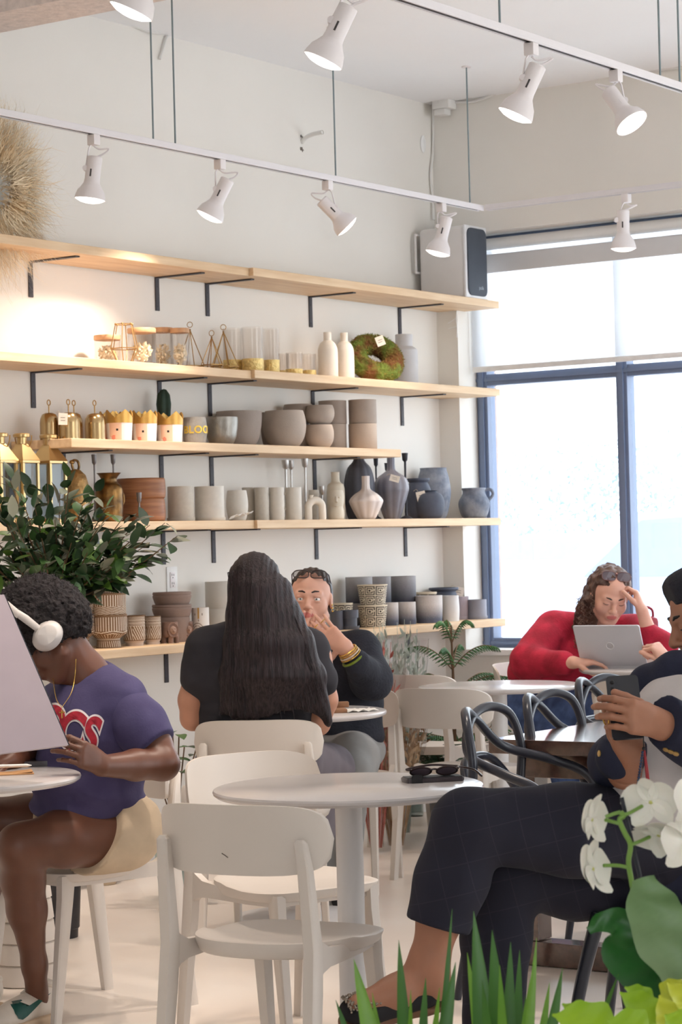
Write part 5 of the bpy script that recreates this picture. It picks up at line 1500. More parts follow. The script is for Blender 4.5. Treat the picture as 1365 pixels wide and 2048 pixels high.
# brown table
TZ = 0.72
c0 = atz(980, 1478, TZ); c0 = Vector((c0.x, c0.y, 0)) - B * 0.005
t = thing('wooden_table', 'dark brown rectangular table on thick legs at the right', 'table', c0, WROT)    # local x = B, y = A
LB, LA = 0.95, 2.1
bm = nb(); box(bm, (LB / 2, LA / 2, TZ - 0.0225), (LB, LA, 0.045), bev=0.002); obj('tabletop', bm, m_walnut, t, None)
bm = nb(); box(bm, (LB / 2 + 0.03, 0.13, TZ - 0.085), (LB - 0.06, 0.10, 0.08), bev=0.002); obj('apron', bm, m_walnut, t, None)
bm = nb(); box(bm, (LB / 2 + 0.03, LA - 0.13, TZ - 0.085), (LB - 0.06, 0.10, 0.08), bev=0.002); obj('apron', bm, m_walnut, t, None)
for xx in (0.07, LB - 0.07):
    for yy in (0.13, LA - 0.13):
        bm = nb(); box(bm, (xx, yy, (TZ - 0.125) / 2 + 0.04), (0.085, 0.085, TZ - 0.125 - 0.08), bev=0.002); obj('leg', bm, m_walnut, t, None)
for yy in (0.13, LA - 0.13):
    bm = nb(); box(bm, (LB / 2, yy, 0.04), (LB, 0.085, 0.075), bev=0.002); obj('foot_beam', bm, m_walnut, t, None)
def make_masters(label):
    t = thing('curved_back_chair', label, 'chair', (0, 0, 0), 0, 'black chairs with looping backs')
    ZS = 0.455
    bm = nb(); lathe(bm, [(0, ZS - 0.022), (0.19, ZS - 0.022), (0.222, ZS - 0.012), (0.228, ZS - 0.002), (0.215, ZS), (0.1, ZS - 0.008), (0, ZS - 0.010)], 40, cap_bottom=False); bmesh.ops.recalc_face_normals(bm, faces=bm.faces)
    obj('seat', bm, m_blackp, t)
    for s in (-1, 1):
        bm = nb(); tube(bm, spline([(s * 0.235, 0.245, 0), (s * 0.215, 0.21, 0.25), (s * 0.19, 0.16, 0.45)], 4), [0.012 + 0.007 * k / 8 for k in range(9)], 10); obj('leg', bm, m_blackp, t)
        bm = nb(); tube(bm, spline([(s * 0.225, -0.27, 0), (s * 0.205, -0.22, 0.25), (s * 0.185, -0.17, 0.45)], 4), [0.012 + 0.007 * k / 8 for k in range(9)], 10); obj('leg', bm, m_blackp, t)
        pts = [(s * -0.195, -0.15, ZS - 0.01), (s * -0.225, -0.20, 0.57), (s * -0.235, -0.20, 0.70), (s * -0.205, -0.225, 0.805), (s * -0.10, -0.262, 0.835), (s * 0.03, -0.275, 0.80), (s * 0.16, -0.235, 0.71), (s * 0.235, -0.11, 0.665), (s * 0.252, 0.0, 0.62), (s * 0.238, 0.055, 0.53), (s * 0.205, 0.07, ZS - 0.012)]
        bm = nb(); tube(bm, spline(pts, 7), 0.0145, 10); obj('back_loop', bm, m_blackp, t)
    pts = [(-0.195, -0.14, ZS - 0.01), (-0.205, -0.215, 0.58), (-0.13, -0.262, 0.672), (0, -0.278, 0.690), (0.13, -0.262, 0.672), (0.205, -0.215, 0.58), (0.195, -0.14, ZS - 0.01)]
    bm = nb(); tube(bm, spline(pts, 7), 0.0135, 10); obj('inner_loop', bm, m_blackp, t)
    return t
mc = make_masters('black chair with looping back at the near left end of the brown table')
p = at(1008, 1500, 7.12) + B * 0.20; mc.location = (p.x, p.y, 0); mc.rotation_euler = (0, 0, heading(112))
p = at(1180, 1500, 7.62) + B * 0.10; dup(mc, (p.x, p.y, 0), heading(116), 'black chair with looping back, second along the brown table')
p = at(1325, 1500, 8.35); dup(mc, (p.x, p.y, 0), heading(120), 'black chair with looping back, farthest along the brown table')
dup(mc, (0.80, 5.72, 0), heading(-72), 'black chair carrying the person in the navy blazer')
# ================================================================== PEOPLE
V3 = np.array
def npv(v): return np.array((v[0], v[1], v[2]), float)
def px(x, y, d): return npv(at(x, y, d))
class Fr:
    def __init__(s, o, fwd, up, sc=1.0):
        f = npv(fwd); f /= np.linalg.norm(f); u = npv(up); u = u - f * (u @ f); u /= np.linalg.norm(u)
        s.o = npv(o); s.Y = f; s.Z = u; s.X = np.cross(f, u); s.sc = sc; s.R = np.stack([s.X, s.Y, s.Z], 1)
    def p(s, x, y, z): return s.o + s.sc * (s.X * x + s.Y * y + s.Z * z)
    def loc(s, P): return ((P - s.o) @ s.R) / s.sc
    def E(s, c, r, k=None, op='+', rot=None):
        R = s.R if rot is None else s.R @ np.array(rot)
        return ('e', s.p(*c), np.array(r, float) * s.sc, R, 0, k, op)
    def C(s, a, ra, b, rb, k=None, op='+'): return ('c', s.p(*a), ra * s.sc, s.p(*b), rb * s.sc, k, op)
def head_prims(F, lids=0.4, neck=True, jaw=1.0, nose=1.0, mouth_w=1.0):
    P = [F.E((0, -0.016, 0.028), (0.077, 0.095, 0.088), 0.02), F.E((0, 0.020, -0.038), (0.062 * jaw, 0.064, 0.076), 0.03), F.E((0, 0.052, -0.092), (0.030, 0.026, 0.024), 0.025),
         F.C((-0.052 * jaw, -0.002, -0.066), 0.022, (-0.014, 0.05, -0.098), 0.020, 0.02), F.C((0.052 * jaw, -0.002, -0.066), 0.022, (0.014, 0.05, -0.098), 0.020, 0.02),
         F.E((-0.040, 0.048, -0.030), (0.027, 0.027, 0.030), 0.02), F.E((0.040, 0.048, -0.030), (0.027, 0.027, 0.030), 0.02),
         F.C((-0.040, 0.066, 0.020), 0.011, (-0.010, 0.078, 0.018), 0.010, 0.016), F.C((0.040, 0.066, 0.020), 0.011, (0.010, 0.078, 0.018), 0.010, 0.016)]
    for s in (-1, 1):
        P.append(F.E((s * 0.0315, 0.088, 0.002), (0.0175, 0.014, 0.0105) if lids < 0.5 else (0.016, 0.009, 0.008), 0.008, '-'))
    P += [F.C((0, 0.080, 0.010), 0.0075, (0, 0.1005, -0.026), 0.0105 * nose, 0.010), F.E((0, 0.100, -0.030), (0.0105 * nose, 0.010, 0.0085), 0.008),
          F.E((-0.0115 * nose, 0.0905, -0.033), (0.0075, 0.009, 0.0065), 0.006), F.E((0.0115 * nose, 0.0905, -0.033), (0.0075, 0.009, 0.0065), 0.006),
          F.E((0, 0.080, -0.060), (0.028, 0.012, 0.020), 0.012),
          F.E((0, 0.0885, -0.0555), (0.020 * mouth_w, 0.0070, 0.0048), 0.004), F.E((0, 0.0880, -0.0660), (0.018 * mouth_w, 0.0075, 0.0058), 0.004)]
    for s in (-1, 1):
        if lids > 0.5:
            P.append(F.E((s * 0.0315, 0.0700, 0.0015), (0.0165, 0.0125, 0.0115), 0.007))
        else: P.append(F.E((s * 0.0315, 0.0735, 0.0100 - 0.004 * lids), (0.0165, 0.0105, 0.0050 + 0.006 * lids), 0.004))
        if lids <= 0.5: P.append(F.E((s * 0.0315, 0.0735, -0.0085), (0.0150, 0.0095, 0.0045), 0.004))
        P.append(F.E((s * 0.079, -0.010, -0.006), (0.0075, 0.019, 0.031), 0.008, '+', rot3('X', -0.15)))
        P.append(F.E((s * 0.088, -0.006, -0.004), (0.006, 0.010, 0.018), 0.006, '-'))
    return P
def lip_mat(F):
    def f(P):
        q = F.loc(P)
        m = ((q[:, 0] / 0.0225) ** 2 + ((q[:, 2] + 0.0608) / 0.0108) ** 2 < 1) & (q[:, 1] > 0.079)
        return m
    return f
def mats_by(*fs):
    def g(P):
        r = np.zeros(len(P), np.int32)
        for i, f in enumerate(fs): r[f(P)] = i + 1
        return r
    return g
m_eyew = M('eye white', (238, 232, 228), 0.15, var=0.01)
def eyes(F, root, iris=(70, 90, 100), gaze=(0, 0), dep=0.0685):
    if dep < 0.066:                      # lowered lids: only the lash line shows
        for s in (-1, 1):
            bm = nb(); tube(bm, [Vector(F.p(s * (0.0315 + 0.016 * u), 0.0828 - 0.007 * u * u - 0.002 * abs(u), -0.0035 + 0.0030 * u * u)) - root.location for u in (-1, -0.5, 0, 0.5, 1)], 0.0014 * F.sc, 6); obj('eyelashes', bm, m_black, root)
        return
    mi_ = M('iris %d %d %d' % iris, iris, 0.15)
    for s in (-1, 1):
        bm = nb()
        c = F.p(s * 0.0315, dep, 0.0005); r = 0.0128 * F.sc
        Rm_ = Matrix([list(F.R[i]) for i in range(3)])
        sphere(bm, c, r, 18, Rm_)
        g = F.X * gaze[0] + F.Y * 1.0 + F.Z * gaze[1]; g /= np.linalg.norm(g)
        fr = Fr(c, g, F.Z)
        Rg = Matrix([list(fr.R[i]) for i in range(3)])
        sphere(bm, c + g * r * 0.62, (0.0062 * F.sc, 0.0052 * F.sc, 0.0062 * F.sc), 14, Rg, 1)
        sphere(bm, c + g * r * 0.86, (0.0027 * F.sc, 0.0023 * F.sc, 0.0027 * F.sc), 10, Rg, 2)
        bmesh.ops.translate(bm, verts=bm.verts, vec=-root.location)
        obj('eye', bm, [m_eyew, mi_, m_black], root)
def brows(F, root, mat, raise_=0.0, w=0.0036):
    for s in (-1, 1):
        bm = nb(); tube(bm, [Vector(F.p(s * a, b, c + raise_)) - root.location for a, b, c in ((0.0125, 0.0845, 0.0215), (0.024, 0.0835, 0.0275), (0.038, 0.0745, 0.0270), (0.047, 0.063, 0.0210))], [w * 0.9 * F.sc, w * F.sc, w * 0.8 * F.sc, w * 0.3 * F.sc], 6); obj('eyebrow', bm, mat, root)
def hand_prims(w, d, n, thumb, sc=1.0, curls=((0.3, 0.5, 0.3),) * 4, spread=0.06, th=(0.5, 0.3, 0.2), thumb_out=0.75):
    # w wrist, d towards the knuckles, n out of the palm, thumb = +1/-1 side of d x n
    d = npv(d); d /= np.linalg.norm(d); n = npv(n); n = n - d * (n @ d); n /= np.linalg.norm(n)
    l = np.cross(d, n) * thumb; w = npv(w)
    P = []
    kn = [(0.028, 0.088), (0.0095, 0.092), (-0.0095, 0.088), (-0.0275, 0.080)]
    seg = [(0.043, 0.026, 0.021), (0.047, 0.030, 0.022), (0.043, 0.028, 0.021), (0.034, 0.021, 0.019)]
    rad = [0.0088, 0.0090, 0.0086, 0.0076]
    for i, ((a, b), sg, r, cu) in enumerate(zip(kn, seg, rad, curls)):
        k = w + (l * a + d * b) * sc
        P.append(C(w + (l * a * 0.45 + d * 0.010) * sc, 0.0165 * sc, k, 0.0115 * sc, 0.014 * sc))
        ang = 0.0; dirb = d + l * (spread * (1.5 - i)); dirb /= np.linalg.norm(dirb)
        p = k; rr = r * sc
        for j in range(3):
            ang += cu[j]
            q = p + (dirb * math.cos(ang) + n * math.sin(ang)) * sg[j] * sc
            P.append(C(p, rr, q, rr * 0.93, 0.0035 * sc)); p = q; rr *= 0.93
    P.append(E(w + (d * 0.05 + l * 0.012 + n * 0.004) * sc, (0.030 * sc, 0.030 * sc, 0.016 * sc), np.stack([l, d, n], 1), 0.012 * sc))
    p = w + (l * 0.022 + d * 0.022 + n * 0.006) * sc
    td = d * (1 - thumb_out) + l * thumb_out + n * 0.25; td /= np.linalg.norm(td)
    P.append(C(w + (l * 0.010 + d * 0.012) * sc, 0.016 * sc, p, 0.0150 * sc, 0.012 * sc))
    ang = 0.0; rr = 0.0125 * sc
    tgt = d * 0.9 + n * 0.45 - l * 0.05; tgt /= np.linalg.norm(tgt)
    for j, L in enumerate((0.042, 0.032, 0.026)):
        td = td * (1 - th[j] * 0.8) + tgt * th[j] * 0.8; td /= np.linalg.norm(td)
        q = p + td * L * sc
        P.append(C(p, rr, q, rr * 0.90, 0.004 * sc)); p = q; rr *= 0.90
    return P
def fold(amp, sc=14, seed=0, stretch=(1, 1, 1)):
    st = np.array(stretch)
    return lambda P: amp * (vnoise(P * st, sc, seed) + 0.5 * vnoise(P * st, sc * 2.3, seed + 1))
def plane_cut(p, n):
    p = npv(p); n = npv(n); n = n / np.linalg.norm(n)
    return lambda P: (P - p) @ n
def tubes_world(root, name, lst, mat, rads, seg=6, parent=None):
    bm = nb()
    for pts, r in zip(lst, rads): tube(bm, [Vector(p) - root.location for p in pts], r, seg)
    return obj(name, bm, mat, parent or root)

m_skinF = M('fair skin', (224, 172, 150), 0.5, var=0.04, vscale=18, sss=0.15)
m_skinT = M('tan skin', (172, 120, 94), 0.5, var=0.05, vscale=18, sss=0.12)
m_skinW = M('warm skin', (196, 142, 116), 0.5, var=0.05, vscale=18, sss=0.12)
m_skinD = M('deep brown skin', (104, 66, 50), 0.42, var=0.06, vscale=18, sss=0.08)
m_lipF = M('rose lips', (196, 112, 104), 0.4)
m_lipT = M('brown rose lips', (150, 90, 80), 0.4)
m_hairk = M('black hair', (54, 43, 46), 0.45, var=0.25, vscale=5, stretch=(30, 30, 1.2), rgb2=(24, 19, 21), bump=0.5, bscale=9, spec=0.3)
m_hairb = M('dark brown hair', (62, 46, 42), 0.45, var=0.25, vscale=30, rgb2=(38, 28, 26), bump=0.4, bscale=60)
m_curly = M('brown curly hair', (104, 76, 62), 0.5, var=0.2, vscale=24, rgb2=(66, 46, 40))
m_afro = M('black afro hair', (44, 38, 40), 0.9, var=0.3, vscale=80, rgb2=(26, 22, 24), bump=1.0, bscale=120)

# ---- the long haired woman seen from behind
root = thing('person', 'person with long straight black hair seen from behind, in a black top', 'person', (-0.275, 8.10, 0))
D = 8.02
hF = Fr(px(512, 1176, 7.98), (0.12, 1, -0.02), (0, 0, 1), 1.0)
core = chain([px(520, 1260, 8.02), px(520, 1300, 8.04), px(515, 1400, 8.06), px(515, 1500, 8.10)], [0.055, 0.10, 0.12, 0.14])
arms = chain([px(408, 1300, 8.0), px(384, 1400, 8.02), px(386, 1436, 8.04)], [0.055, 0.045, 0.042]) + chain([px(386, 1436, 8.04), px(430, 1420, 8.30)], [0.040, 0.028]) + chain([px(632, 1310, 8.0), px(648, 1400, 8.02), px(636, 1446, 8.04)], [0.055, 0.046, 0.042]) + chain([px(636, 1446, 8.04), px(600, 1424, 8.32)], [0.040, 0.028])
body = sdf_mesh(head_prims(hF) + core + arms + [C(hF.p(0, -0.02, -0.08), 0.055, px(520, 1270, 8.03), 0.062)] + chain([px(515, 1500, 8.10), px(520, 1535, 8.15)], [0.14, 0.12]), 0.007, 0.02)
hL = sdf_mesh(hand_prims(px(430, 1420, 8.30), (0.6, 0.8, -0.05), (0, 0, -1), 1, 0.95), 0.003, 0.01)
hR = sdf_mesh(hand_prims(px(600, 1424, 8.32), (-0.6, 0.8, -0.05), (0, 0, -1), -1, 0.95), 0.003, 0.01)
np_obj('body', [body, hL, hR], m_skinW, root)
sh = [E(px(512, 1352, 8.03), (0.225, 0.135, 0.17), None, 0.05), C(px(428, 1302, 8.02), 0.085, px(598, 1302, 8.02), 0.085, 0.05), C(px(412, 1300, 8.0), 0.070, px(400, 1356, 8.0), 0.070, 0.04), C(px(618, 1302, 8.0), 0.072, px(634, 1360, 8.0), 0.072, 0.04),
      E(px(512, 1440, 8.05), (0.205, 0.14, 0.12), None, 0.05), E(px(515, 1500, 8.08), (0.20, 0.15, 0.10), None, 0.05), C(px(470, 1280, 8.02), 0.06, px(560, 1280, 8.02), 0.06, 0.05)]
m_blackt = M('black jersey cloth', (44, 42, 48), 0.85, var=0.1, vscale=9, bump=0.05)
np_obj('black_top', [sdf_mesh(sh, 0.007, 0.04, disp=lambda P: fold(0.005, 9, 3, (1, 1, 2.2))(P) - 0.004 * np.exp(-((P[:, 2] - 0.80) / 0.012) ** 2) * (1 + vnoise(P, 6, 8)))], m_blackt, root)
hp = [hF.E((0, -0.022, 0.020), (0.090, 0.108, 0.104), 0.03)]
for i in range(11):
    u = i / 10
    hx = 484 + u * 74
    mx = 470 + u * 136
    bx_ = 449 + u * 208
    by = 1422 + 12 * math.sin(u * 7) + (14 if u > 0.9 else 0)
    dd = 7.895 - 0.05 * math.sin(PI * u)
    hp += chain([px(hx, 1180, dd + 0.03), px(hx * 0.6 + mx * 0.4, 1230, dd + 0.02), px(mx, 1285, dd), px(mx * 0.5 + bx_ * 0.5, 1350, dd), px(bx_, by, dd + 0.02)], [0.042, 0.040, 0.036, 0.032, 0.016], 0.028)
def strand_disp(P):
    x = P[:, 0] + 0.28; z = P[:, 2]
    w = x * (1 - 0.25 * np.clip((z - 1.0) / 0.3, -1, 1) * -1)
    return 0.0012 * np.sin(w * 330 + 3 * vnoise(P, 7, 5)) + 0.0012 * np.sin(w * 127 + 2.0)
np_obj('long_hair', [sdf_mesh(hp, 0.0045, 0.028, disp=strand_disp)], m_hairk, root, it=1)
rnd = random.Random(21); fl = []
for k in range(60):
    u = rnd.random(); x0 = 500 + 24 * (u - 0.5); mx = 455 + u * 160; bx_ = 445 + u * 216
    fl.append(spline([at(x0 + 66 * (u - 0.5), 1130 + 30 * abs(u - 0.5), 7.90), at(462 + u * 112 + rnd.uniform(-6, 6), 1190, 7.872), at(mx + rnd.uniform(-5, 5), 1290, 7.842), at(bx_ + rnd.uniform(-8, 8), 1410 + rnd.uniform(-25, 30), 7.85)], 5))
tubes_world(root, 'loose_strands', fl, m_hairk, [0.0013] * 60, 5)
pants = M('mauve grey trousers', (108, 100, 106), 0.85, var=0.06)
pp = [E(px(515, 1525, 8.12), (0.20, 0.17, 0.10), None, 0.05)] + chain([px(590, 1530, 8.15), px(655, 1538, 8.42), px(668, 1552, 8.52)], [0.105, 0.088, 0.07]) + chain([px(450, 1530, 8.15), px(470, 1548, 8.52)], [0.105, 0.08])
pp += chain([px(668, 1556, 8.52), px(640, 1660, 8.35), px(575, 1752, 7.98)], [0.070, 0.055, 0.045]) + chain([px(470, 1552, 8.52), px(500, 1720, 8.5)], [0.07, 0.05])
np_obj('trousers', [sdf_mesh(pp, 0.008, 0.04, disp=fold(0.004, 12, 6))], pants, root)
m_sole = M('tan rubber sole', (176, 150, 126), 0.8, var=0.12, vscale=30, bump=0.4, bscale=30)
m_shoe2 = M('grey knit shoe', (178, 166, 160), 0.85, bump=0.2, bscale=120)
fA, fB = px(575, 1752, 7.95), px(478, 1790, 7.86)
np_obj('shoe', [sdf_mesh([C(fA, 0.040, fA * 0.35 + fB * 0.65, 0.040), C(fA * 0.35 + fB * 0.65, 0.04, fB, 0.030)], 0.006, 0.02)], m_shoe2, root)
sd = (fB - fA); sd /= np.linalg.norm(sd)
bm = nb(); fr = Fr(fA * 0.4 + fB * 0.6, sd, (-0.5, -0.75, 0.35))
for k in range(1):
    lathe(bm, [(0, 0.036), (0.05, 0.036), (0.055, 0.042), (0.055, 0.052), (0.048, 0.058), (0.040, 0.055), (0.034, 0.059), (0.026, 0.056), (0.018, 0.060), (0.009, 0.057), (0, 0.060)], 36, cap_bottom=False)
for v in bm.verts:
    v.co = Vector(fr.p(v.co.x * 0.78, v.co.y * 2.1 - 0.0, v.co.z)) - root.location
obj('shoe_sole', bm, m_sole, root)

# ---- the woman facing the viewer, hands at her mouth
root = thing('person', 'person in a navy sweater facing us with both hands before her mouth, glasses on head', 'person', (-0.03, 9.22, 0))
DW = 9.02
hF = Fr(px(622, 1199, 9.02), (-0.10, -1, 0.03), (0.04, 0, 1), 0.99)
neck = [C(hF.p(0, -0.02, -0.08), 0.050, px(640, 1300, 9.10), 0.055)]
np.random.seed(3)
head = sdf_mesh(head_prims(hF, lids=0.0, mouth_w=0.8) + neck, 0.0032, 0.012)
wR = px(692, 1296, 8.80)
hR = sdf_mesh(hand_prims(wR, npv(at(602, 1219, 8.86)) - wR, (0.15, 1, 0.1), 1, 1.0, ((0.15, 0.2, 0.15), (0.12, 0.2, 0.12), (0.12, 0.2, 0.15), (0.12, 0.25, 0.15)), 0.10, (0.0, 0.0, 0.0), 0.95) + [C(wR, 0.026, px(712, 1326, 8.82), 0.034, 0.02)], 0.0028, 0.010)
wL = px(590, 1316, 8.88)
hL = sdf_mesh(hand_prims(wL, npv(at(604, 1262, 8.86)) - wL, (0.1, 1, 0.1), -1, 1.0, ((0.1, 0.2, 0.15),) * 4, 0.05, (0.2, 0.1, 0.1), 0.6) + [C(wL, 0.026, px(590, 1330, 8.9), 0.034, 0.02)], 0.0028, 0.010)
core = sdf_mesh(chain([px(640, 1300, 9.10), px(670, 1400, 9.15), px(680, 1500, 9.2)], [0.06, 0.11, 0.12]) + chain([px(712, 1326, 8.82), px(748, 1372, 8.95), px(728, 1290, 9.1)], [0.036, 0.04, 0.05]) + chain([px(590, 1330, 8.9), px(570, 1380, 9.0), px(590, 1300, 9.12)], [0.036, 0.04, 0.05]) + chain([px(728, 1290, 9.1), px(640, 1300, 9.1), px(590, 1300, 9.12)], [0.05, 0.06, 0.05]), 0.012, 0.02)
np_obj('body', [head, hR, hL, core], [m_skinF, m_lipF], root, matf=mats_by(lip_mat(hF)))
eyes(hF, root, (88, 104, 110), (0.0, 0.02)); brows(hF, root, m_hairb, 0.004)
hr = [hF.E((0, -0.030, 0.034), (0.083, 0.096, 0.092), 0.02), hF.E((0, -0.02, -0.02), (0.080, 0.070, 0.075), 0.02), hF.E((0.035, -0.115, 0.06), (0.045, 0.04, 0.045), 0.02)]
def hairline(F, y0=0.052, slope=0.9, zlim=0.062):
    def f(P):
        q = F.loc(P)
        return np.minimum((q[:, 1] - (y0 - 0.9 * np.abs(q[:, 0]) + 0.0)) , 1) * 0.7 + 0.35 * (zlim - q[:, 2])
    return f
np_obj('tied_hair', [sdf_mesh(hr, 0.004, 0.015, disp=lambda P: 0.0018 * np.sin((P[:, 0]) * 260 + 3 * vnoise(P, 12, 2)), cut=lambda P: (hF.loc(P)[:, 1] - (0.046 - 0.62 * np.abs(hF.loc(P)[:, 0]) + 1.3 * (hF.loc(P)[:, 2] - 0.054) * (hF.loc(P)[:, 2] > 0.054) + 0.25 * np.minimum(hF.loc(P)[:, 2], 0))) * 0.8)], m_hairb, root)
sw = M('navy knit', (42, 44, 54), 0.9, var=0.12, vscale=20, bump=0.3, bscale=90)
ss = [E(px(672, 1400, 9.14), (0.185, 0.125, 0.20), None, 0.05), C(px(600, 1306, 9.12), 0.075, px(716, 1302, 9.12), 0.080, 0.04), C(px(722, 1304, 9.08), 0.080, px(742, 1358, 8.98), 0.082, 0.03), C(px(742, 1360, 8.97), 0.074, px(716, 1327, 8.82), 0.050, 0.03),
      C(px(596, 1310, 9.1), 0.075, px(572, 1375, 9.0), 0.075, 0.03), C(px(572, 1375, 9.0), 0.07, px(588, 1330, 8.9), 0.048, 0.03), E(px(690, 1470, 9.14), (0.155, 0.13, 0.09), None, 0.04), C(px(640, 1282, 9.1), 0.060, px(641, 1296, 9.1), 0.068, 0.02)]
np_obj('navy_sweater', [sdf_mesh(ss, 0.006, 0.03, disp=fold(0.005, 11, 9))], sw, root)
pg = M('pale grey trousers', (150, 148, 146), 0.9, var=0.06)
pp = [E(px(690, 1500, 9.16), (0.16, 0.15, 0.09), None, 0.04)] + chain([px(705, 1512, 9.1), px(706, 1520, 8.82), px(700, 1545, 8.72)], [0.105, 0.096, 0.08]) + chain([px(650, 1515, 9.1), px(630, 1545, 8.72)], [0.1, 0.08])
pp += chain([px(700, 1552, 8.72), px(690, 1760, 8.85)], [0.075, 0.055]) + chain([px(630, 1552, 8.72), px(640, 1770, 8.85)], [0.075, 0.055])
np_obj('grey_trousers', [sdf_mesh(pp, 0.008, 0.04, disp=fold(0.003, 13, 4))], pg, root)
m_shoeD = M('dark shoe', (52, 48, 50), 0.6)
for x in (690, 640): np_obj('shoe', [sdf_mesh([C(px(x, 1775, 8.9), 0.042, px(x - 8, 1800, 8.72), 0.036)], 0.007, 0.02)], m_shoeD, root)
# glasses pushed up
m_gframe = M('dark glasses frame', (58, 44, 42), 0.3)
m_glens = M_glass('spectacle lens', (225, 222, 220), 0.2, 0.02)
def glasses(F, root, y, z, tilt, frame_mat, lens_mat, wx=0.030, hz=0.017, temple=0.11, top=True):
    bm = nb()
    fr = Fr(F.p(0, y, z), F.Y * math.cos(tilt) + F.Z * math.sin(tilt), F.Z * math.cos(tilt) - F.Y * math.sin(tilt), F.sc)
    lens = []
    for s in (-1, 1):
        ring = []
        for k in range(28):
            a = 2 * PI * k / 28; c, q = math.cos(a), math.sin(a)
            ring.append(fr.p(s * 0.034 + wx * abs(c) ** 0.65 * np.sign(c), -0.004 * abs(c), hz * abs(q) ** 0.65 * np.sign(q)))
        lens.append(ring)
        tube(bm, [Vector(p) - root.location for p in ring + ring[:2]], 0.0022, 6)
        tube(bm, [Vector(fr.p(s * 0.064, -0.004, 0.008)) - root.location, Vector(fr.p(s * 0.072, -0.02, 0.008)) - root.location, Vector(fr.p(s * 0.078, -temple, -0.004)) - root.location, Vector(fr.p(s * 0.076, -temple - 0.02, -0.02)) - root.location], 0.0022, 6)
    tube(bm, [Vector(fr.p(-0.006, 0, 0.006)) - root.location, Vector(fr.p(0, 0.003, 0.009)) - root.location, Vector(fr.p(0.006, 0, 0.006)) - root.location], 0.0022, 6)
    g = obj('frame', bm, frame_mat, None)
    return g, lens
def glasses_thing(F, label, y, z, tilt, fm, lm, **k):
    t = thing('eyeglasses', label, 'glasses', Vector(F.p(0, y, z)), 0)
    g, lens = glasses(F, t, y, z, tilt, fm, lm, **k); g.parent = t
    for ring in lens:
        bm = nb(); bm.faces.new([bm.verts.new(Vector(p) - t.location) for p in ring]); 
        e = bmesh.ops.extrude_face_region(bm, geom=bm.faces[:]); bmesh.ops.translate(bm, verts=[v for v in e['geom'] if isinstance(v, bmesh.types.BMVert)], vec=Vector(F.Y) * 0.0012)
        obj('lens', bm, lm, t, None)
    return t
glasses_thing(hF, 'dark framed glasses pushed up on the hair of the woman in navy', 0.052, 0.098, 0.5, m_gframe, m_glens)
m_jgold = M('gold jewellery', (226, 186, 96), 0.25, metal=0.9)
ax = npv(at(712, 1326, 8.82)) - wR; ax /= np.linalg.norm(ax)
def bangle(c, r, rt, mat, root, name='bracelet'):
    fr = Fr(c, ax, (0, 0, 1))
    bm = nb(); tube(bm, [Vector(fr.p(r * math.cos(2 * PI * k / 28), 0, r * math.sin(2 * PI * k / 28))) - root.location for k in range(29)], rt, 8); return obj(name, bm, mat, root)
for k, (o_, rt, mm) in enumerate(((0.012, 0.0028, m_jgold), (0.020, 0.0022, m_jgold), (0.028, 0.0030, M('pale bead', (222, 200, 176), 0.4)), (0.036, 0.0025, m_jgold), (0.052, 0.0050, M('olive green bangle', (120, 138, 40), 0.3)))): bangle(wR + ax * o_, 0.036 + 0.003 * k * 0.5, rt, mm, root)
for (x, y, dd) in ((632, 1253, 8.785), (646, 1242, 8.785)):
    bm = nb(); c = npv(at(x, y, dd)); dv = npv(at(632, 1240, 8.80)) - wR; dv /= np.linalg.norm(dv); fr = Fr(c + V3((0, 0.012, 0)), dv, (0, 0, 1)); tube(bm, [Vector(fr.p(0.0115 * math.cos(2 * PI * k / 20), 0, 0.0115 * math.sin(2 * PI * k / 20))) - root.location for k in range(21)], 0.0016, 6); obj('ring', bm, m_jgold, root)
bm = nb()
for (x, y, z) in ((-0.084, -0.004, -0.032), (-0.085, -0.006, -0.044), (-0.083, 0.0, -0.02)): sphere(bm, Vector(hF.p(x, y, z)) - root.location, 0.0042, 10)
obj('earring', bm, m_jgold, root)

# ---- the woman in red
root = thing('person', 'person in a red sweater leaning her head on her hand behind a silver laptop', 'person', (1.08, 10.92, 0))
hF = Fr(px(1221, 1191, 10.62), (0.10, -0.86, -0.46), (0.16, -0.35, 0.93), 1.03)
neck = [C(hF.p(0, -0.02, -0.07), 0.050, px(1188, 1272, 10.80), 0.060)]
head = sdf_mesh(head_prims(hF, lids=0.85) + neck, 0.0034, 0.012)
wR = px(1286, 1224, 10.55)
hR = sdf_mesh(hand_prims(wR, npv(at(1274, 1185, 10.57)) - wR, (-0.9, 0.3, 0.2), 1, 1.0, ((0.7, 1.1, 0.7), (0.75, 1.1, 0.7), (0.8, 1.1, 0.7), (0.8, 1.1, 0.6)), 0.03, (0.3, 0.3, 0.2), 0.5) + [C(wR, 0.026, px(1300, 1268, 10.55), 0.036, 0.02)], 0.003, 0.010)
wL = px(1146, 1325, 10.42)
hL = sdf_mesh(hand_prims(wL, (1, -0.05, 0.02), (0, 0.1, -1), -1, 0.98, ((0.3, 0.4, 0.3),) * 4) + [C(wL, 0.026, px(1125, 1326, 10.45), 0.034, 0.02)], 0.003, 0.010)
core = sdf_mesh(chain([px(1188, 1272, 10.8), px(1150, 1340, 10.88), px(1120, 1400, 10.92)], [0.07, 0.12, 0.13]) + chain([px(1300, 1268, 10.55), px(1326, 1296, 10.55), px(1270, 1262, 10.80), px(1188, 1275, 10.84), px(1112, 1264, 10.86), px(1056, 1325, 10.64), px(1125, 1326, 10.45)], [0.036, 0.04, 0.042, 0.045, 0.042, 0.04, 0.036]), 0.012, 0.02)
np_obj('body', [head, hR, hL, core], [m_skinF, m_lipF], root, matf=mats_by(lip_mat(hF)))
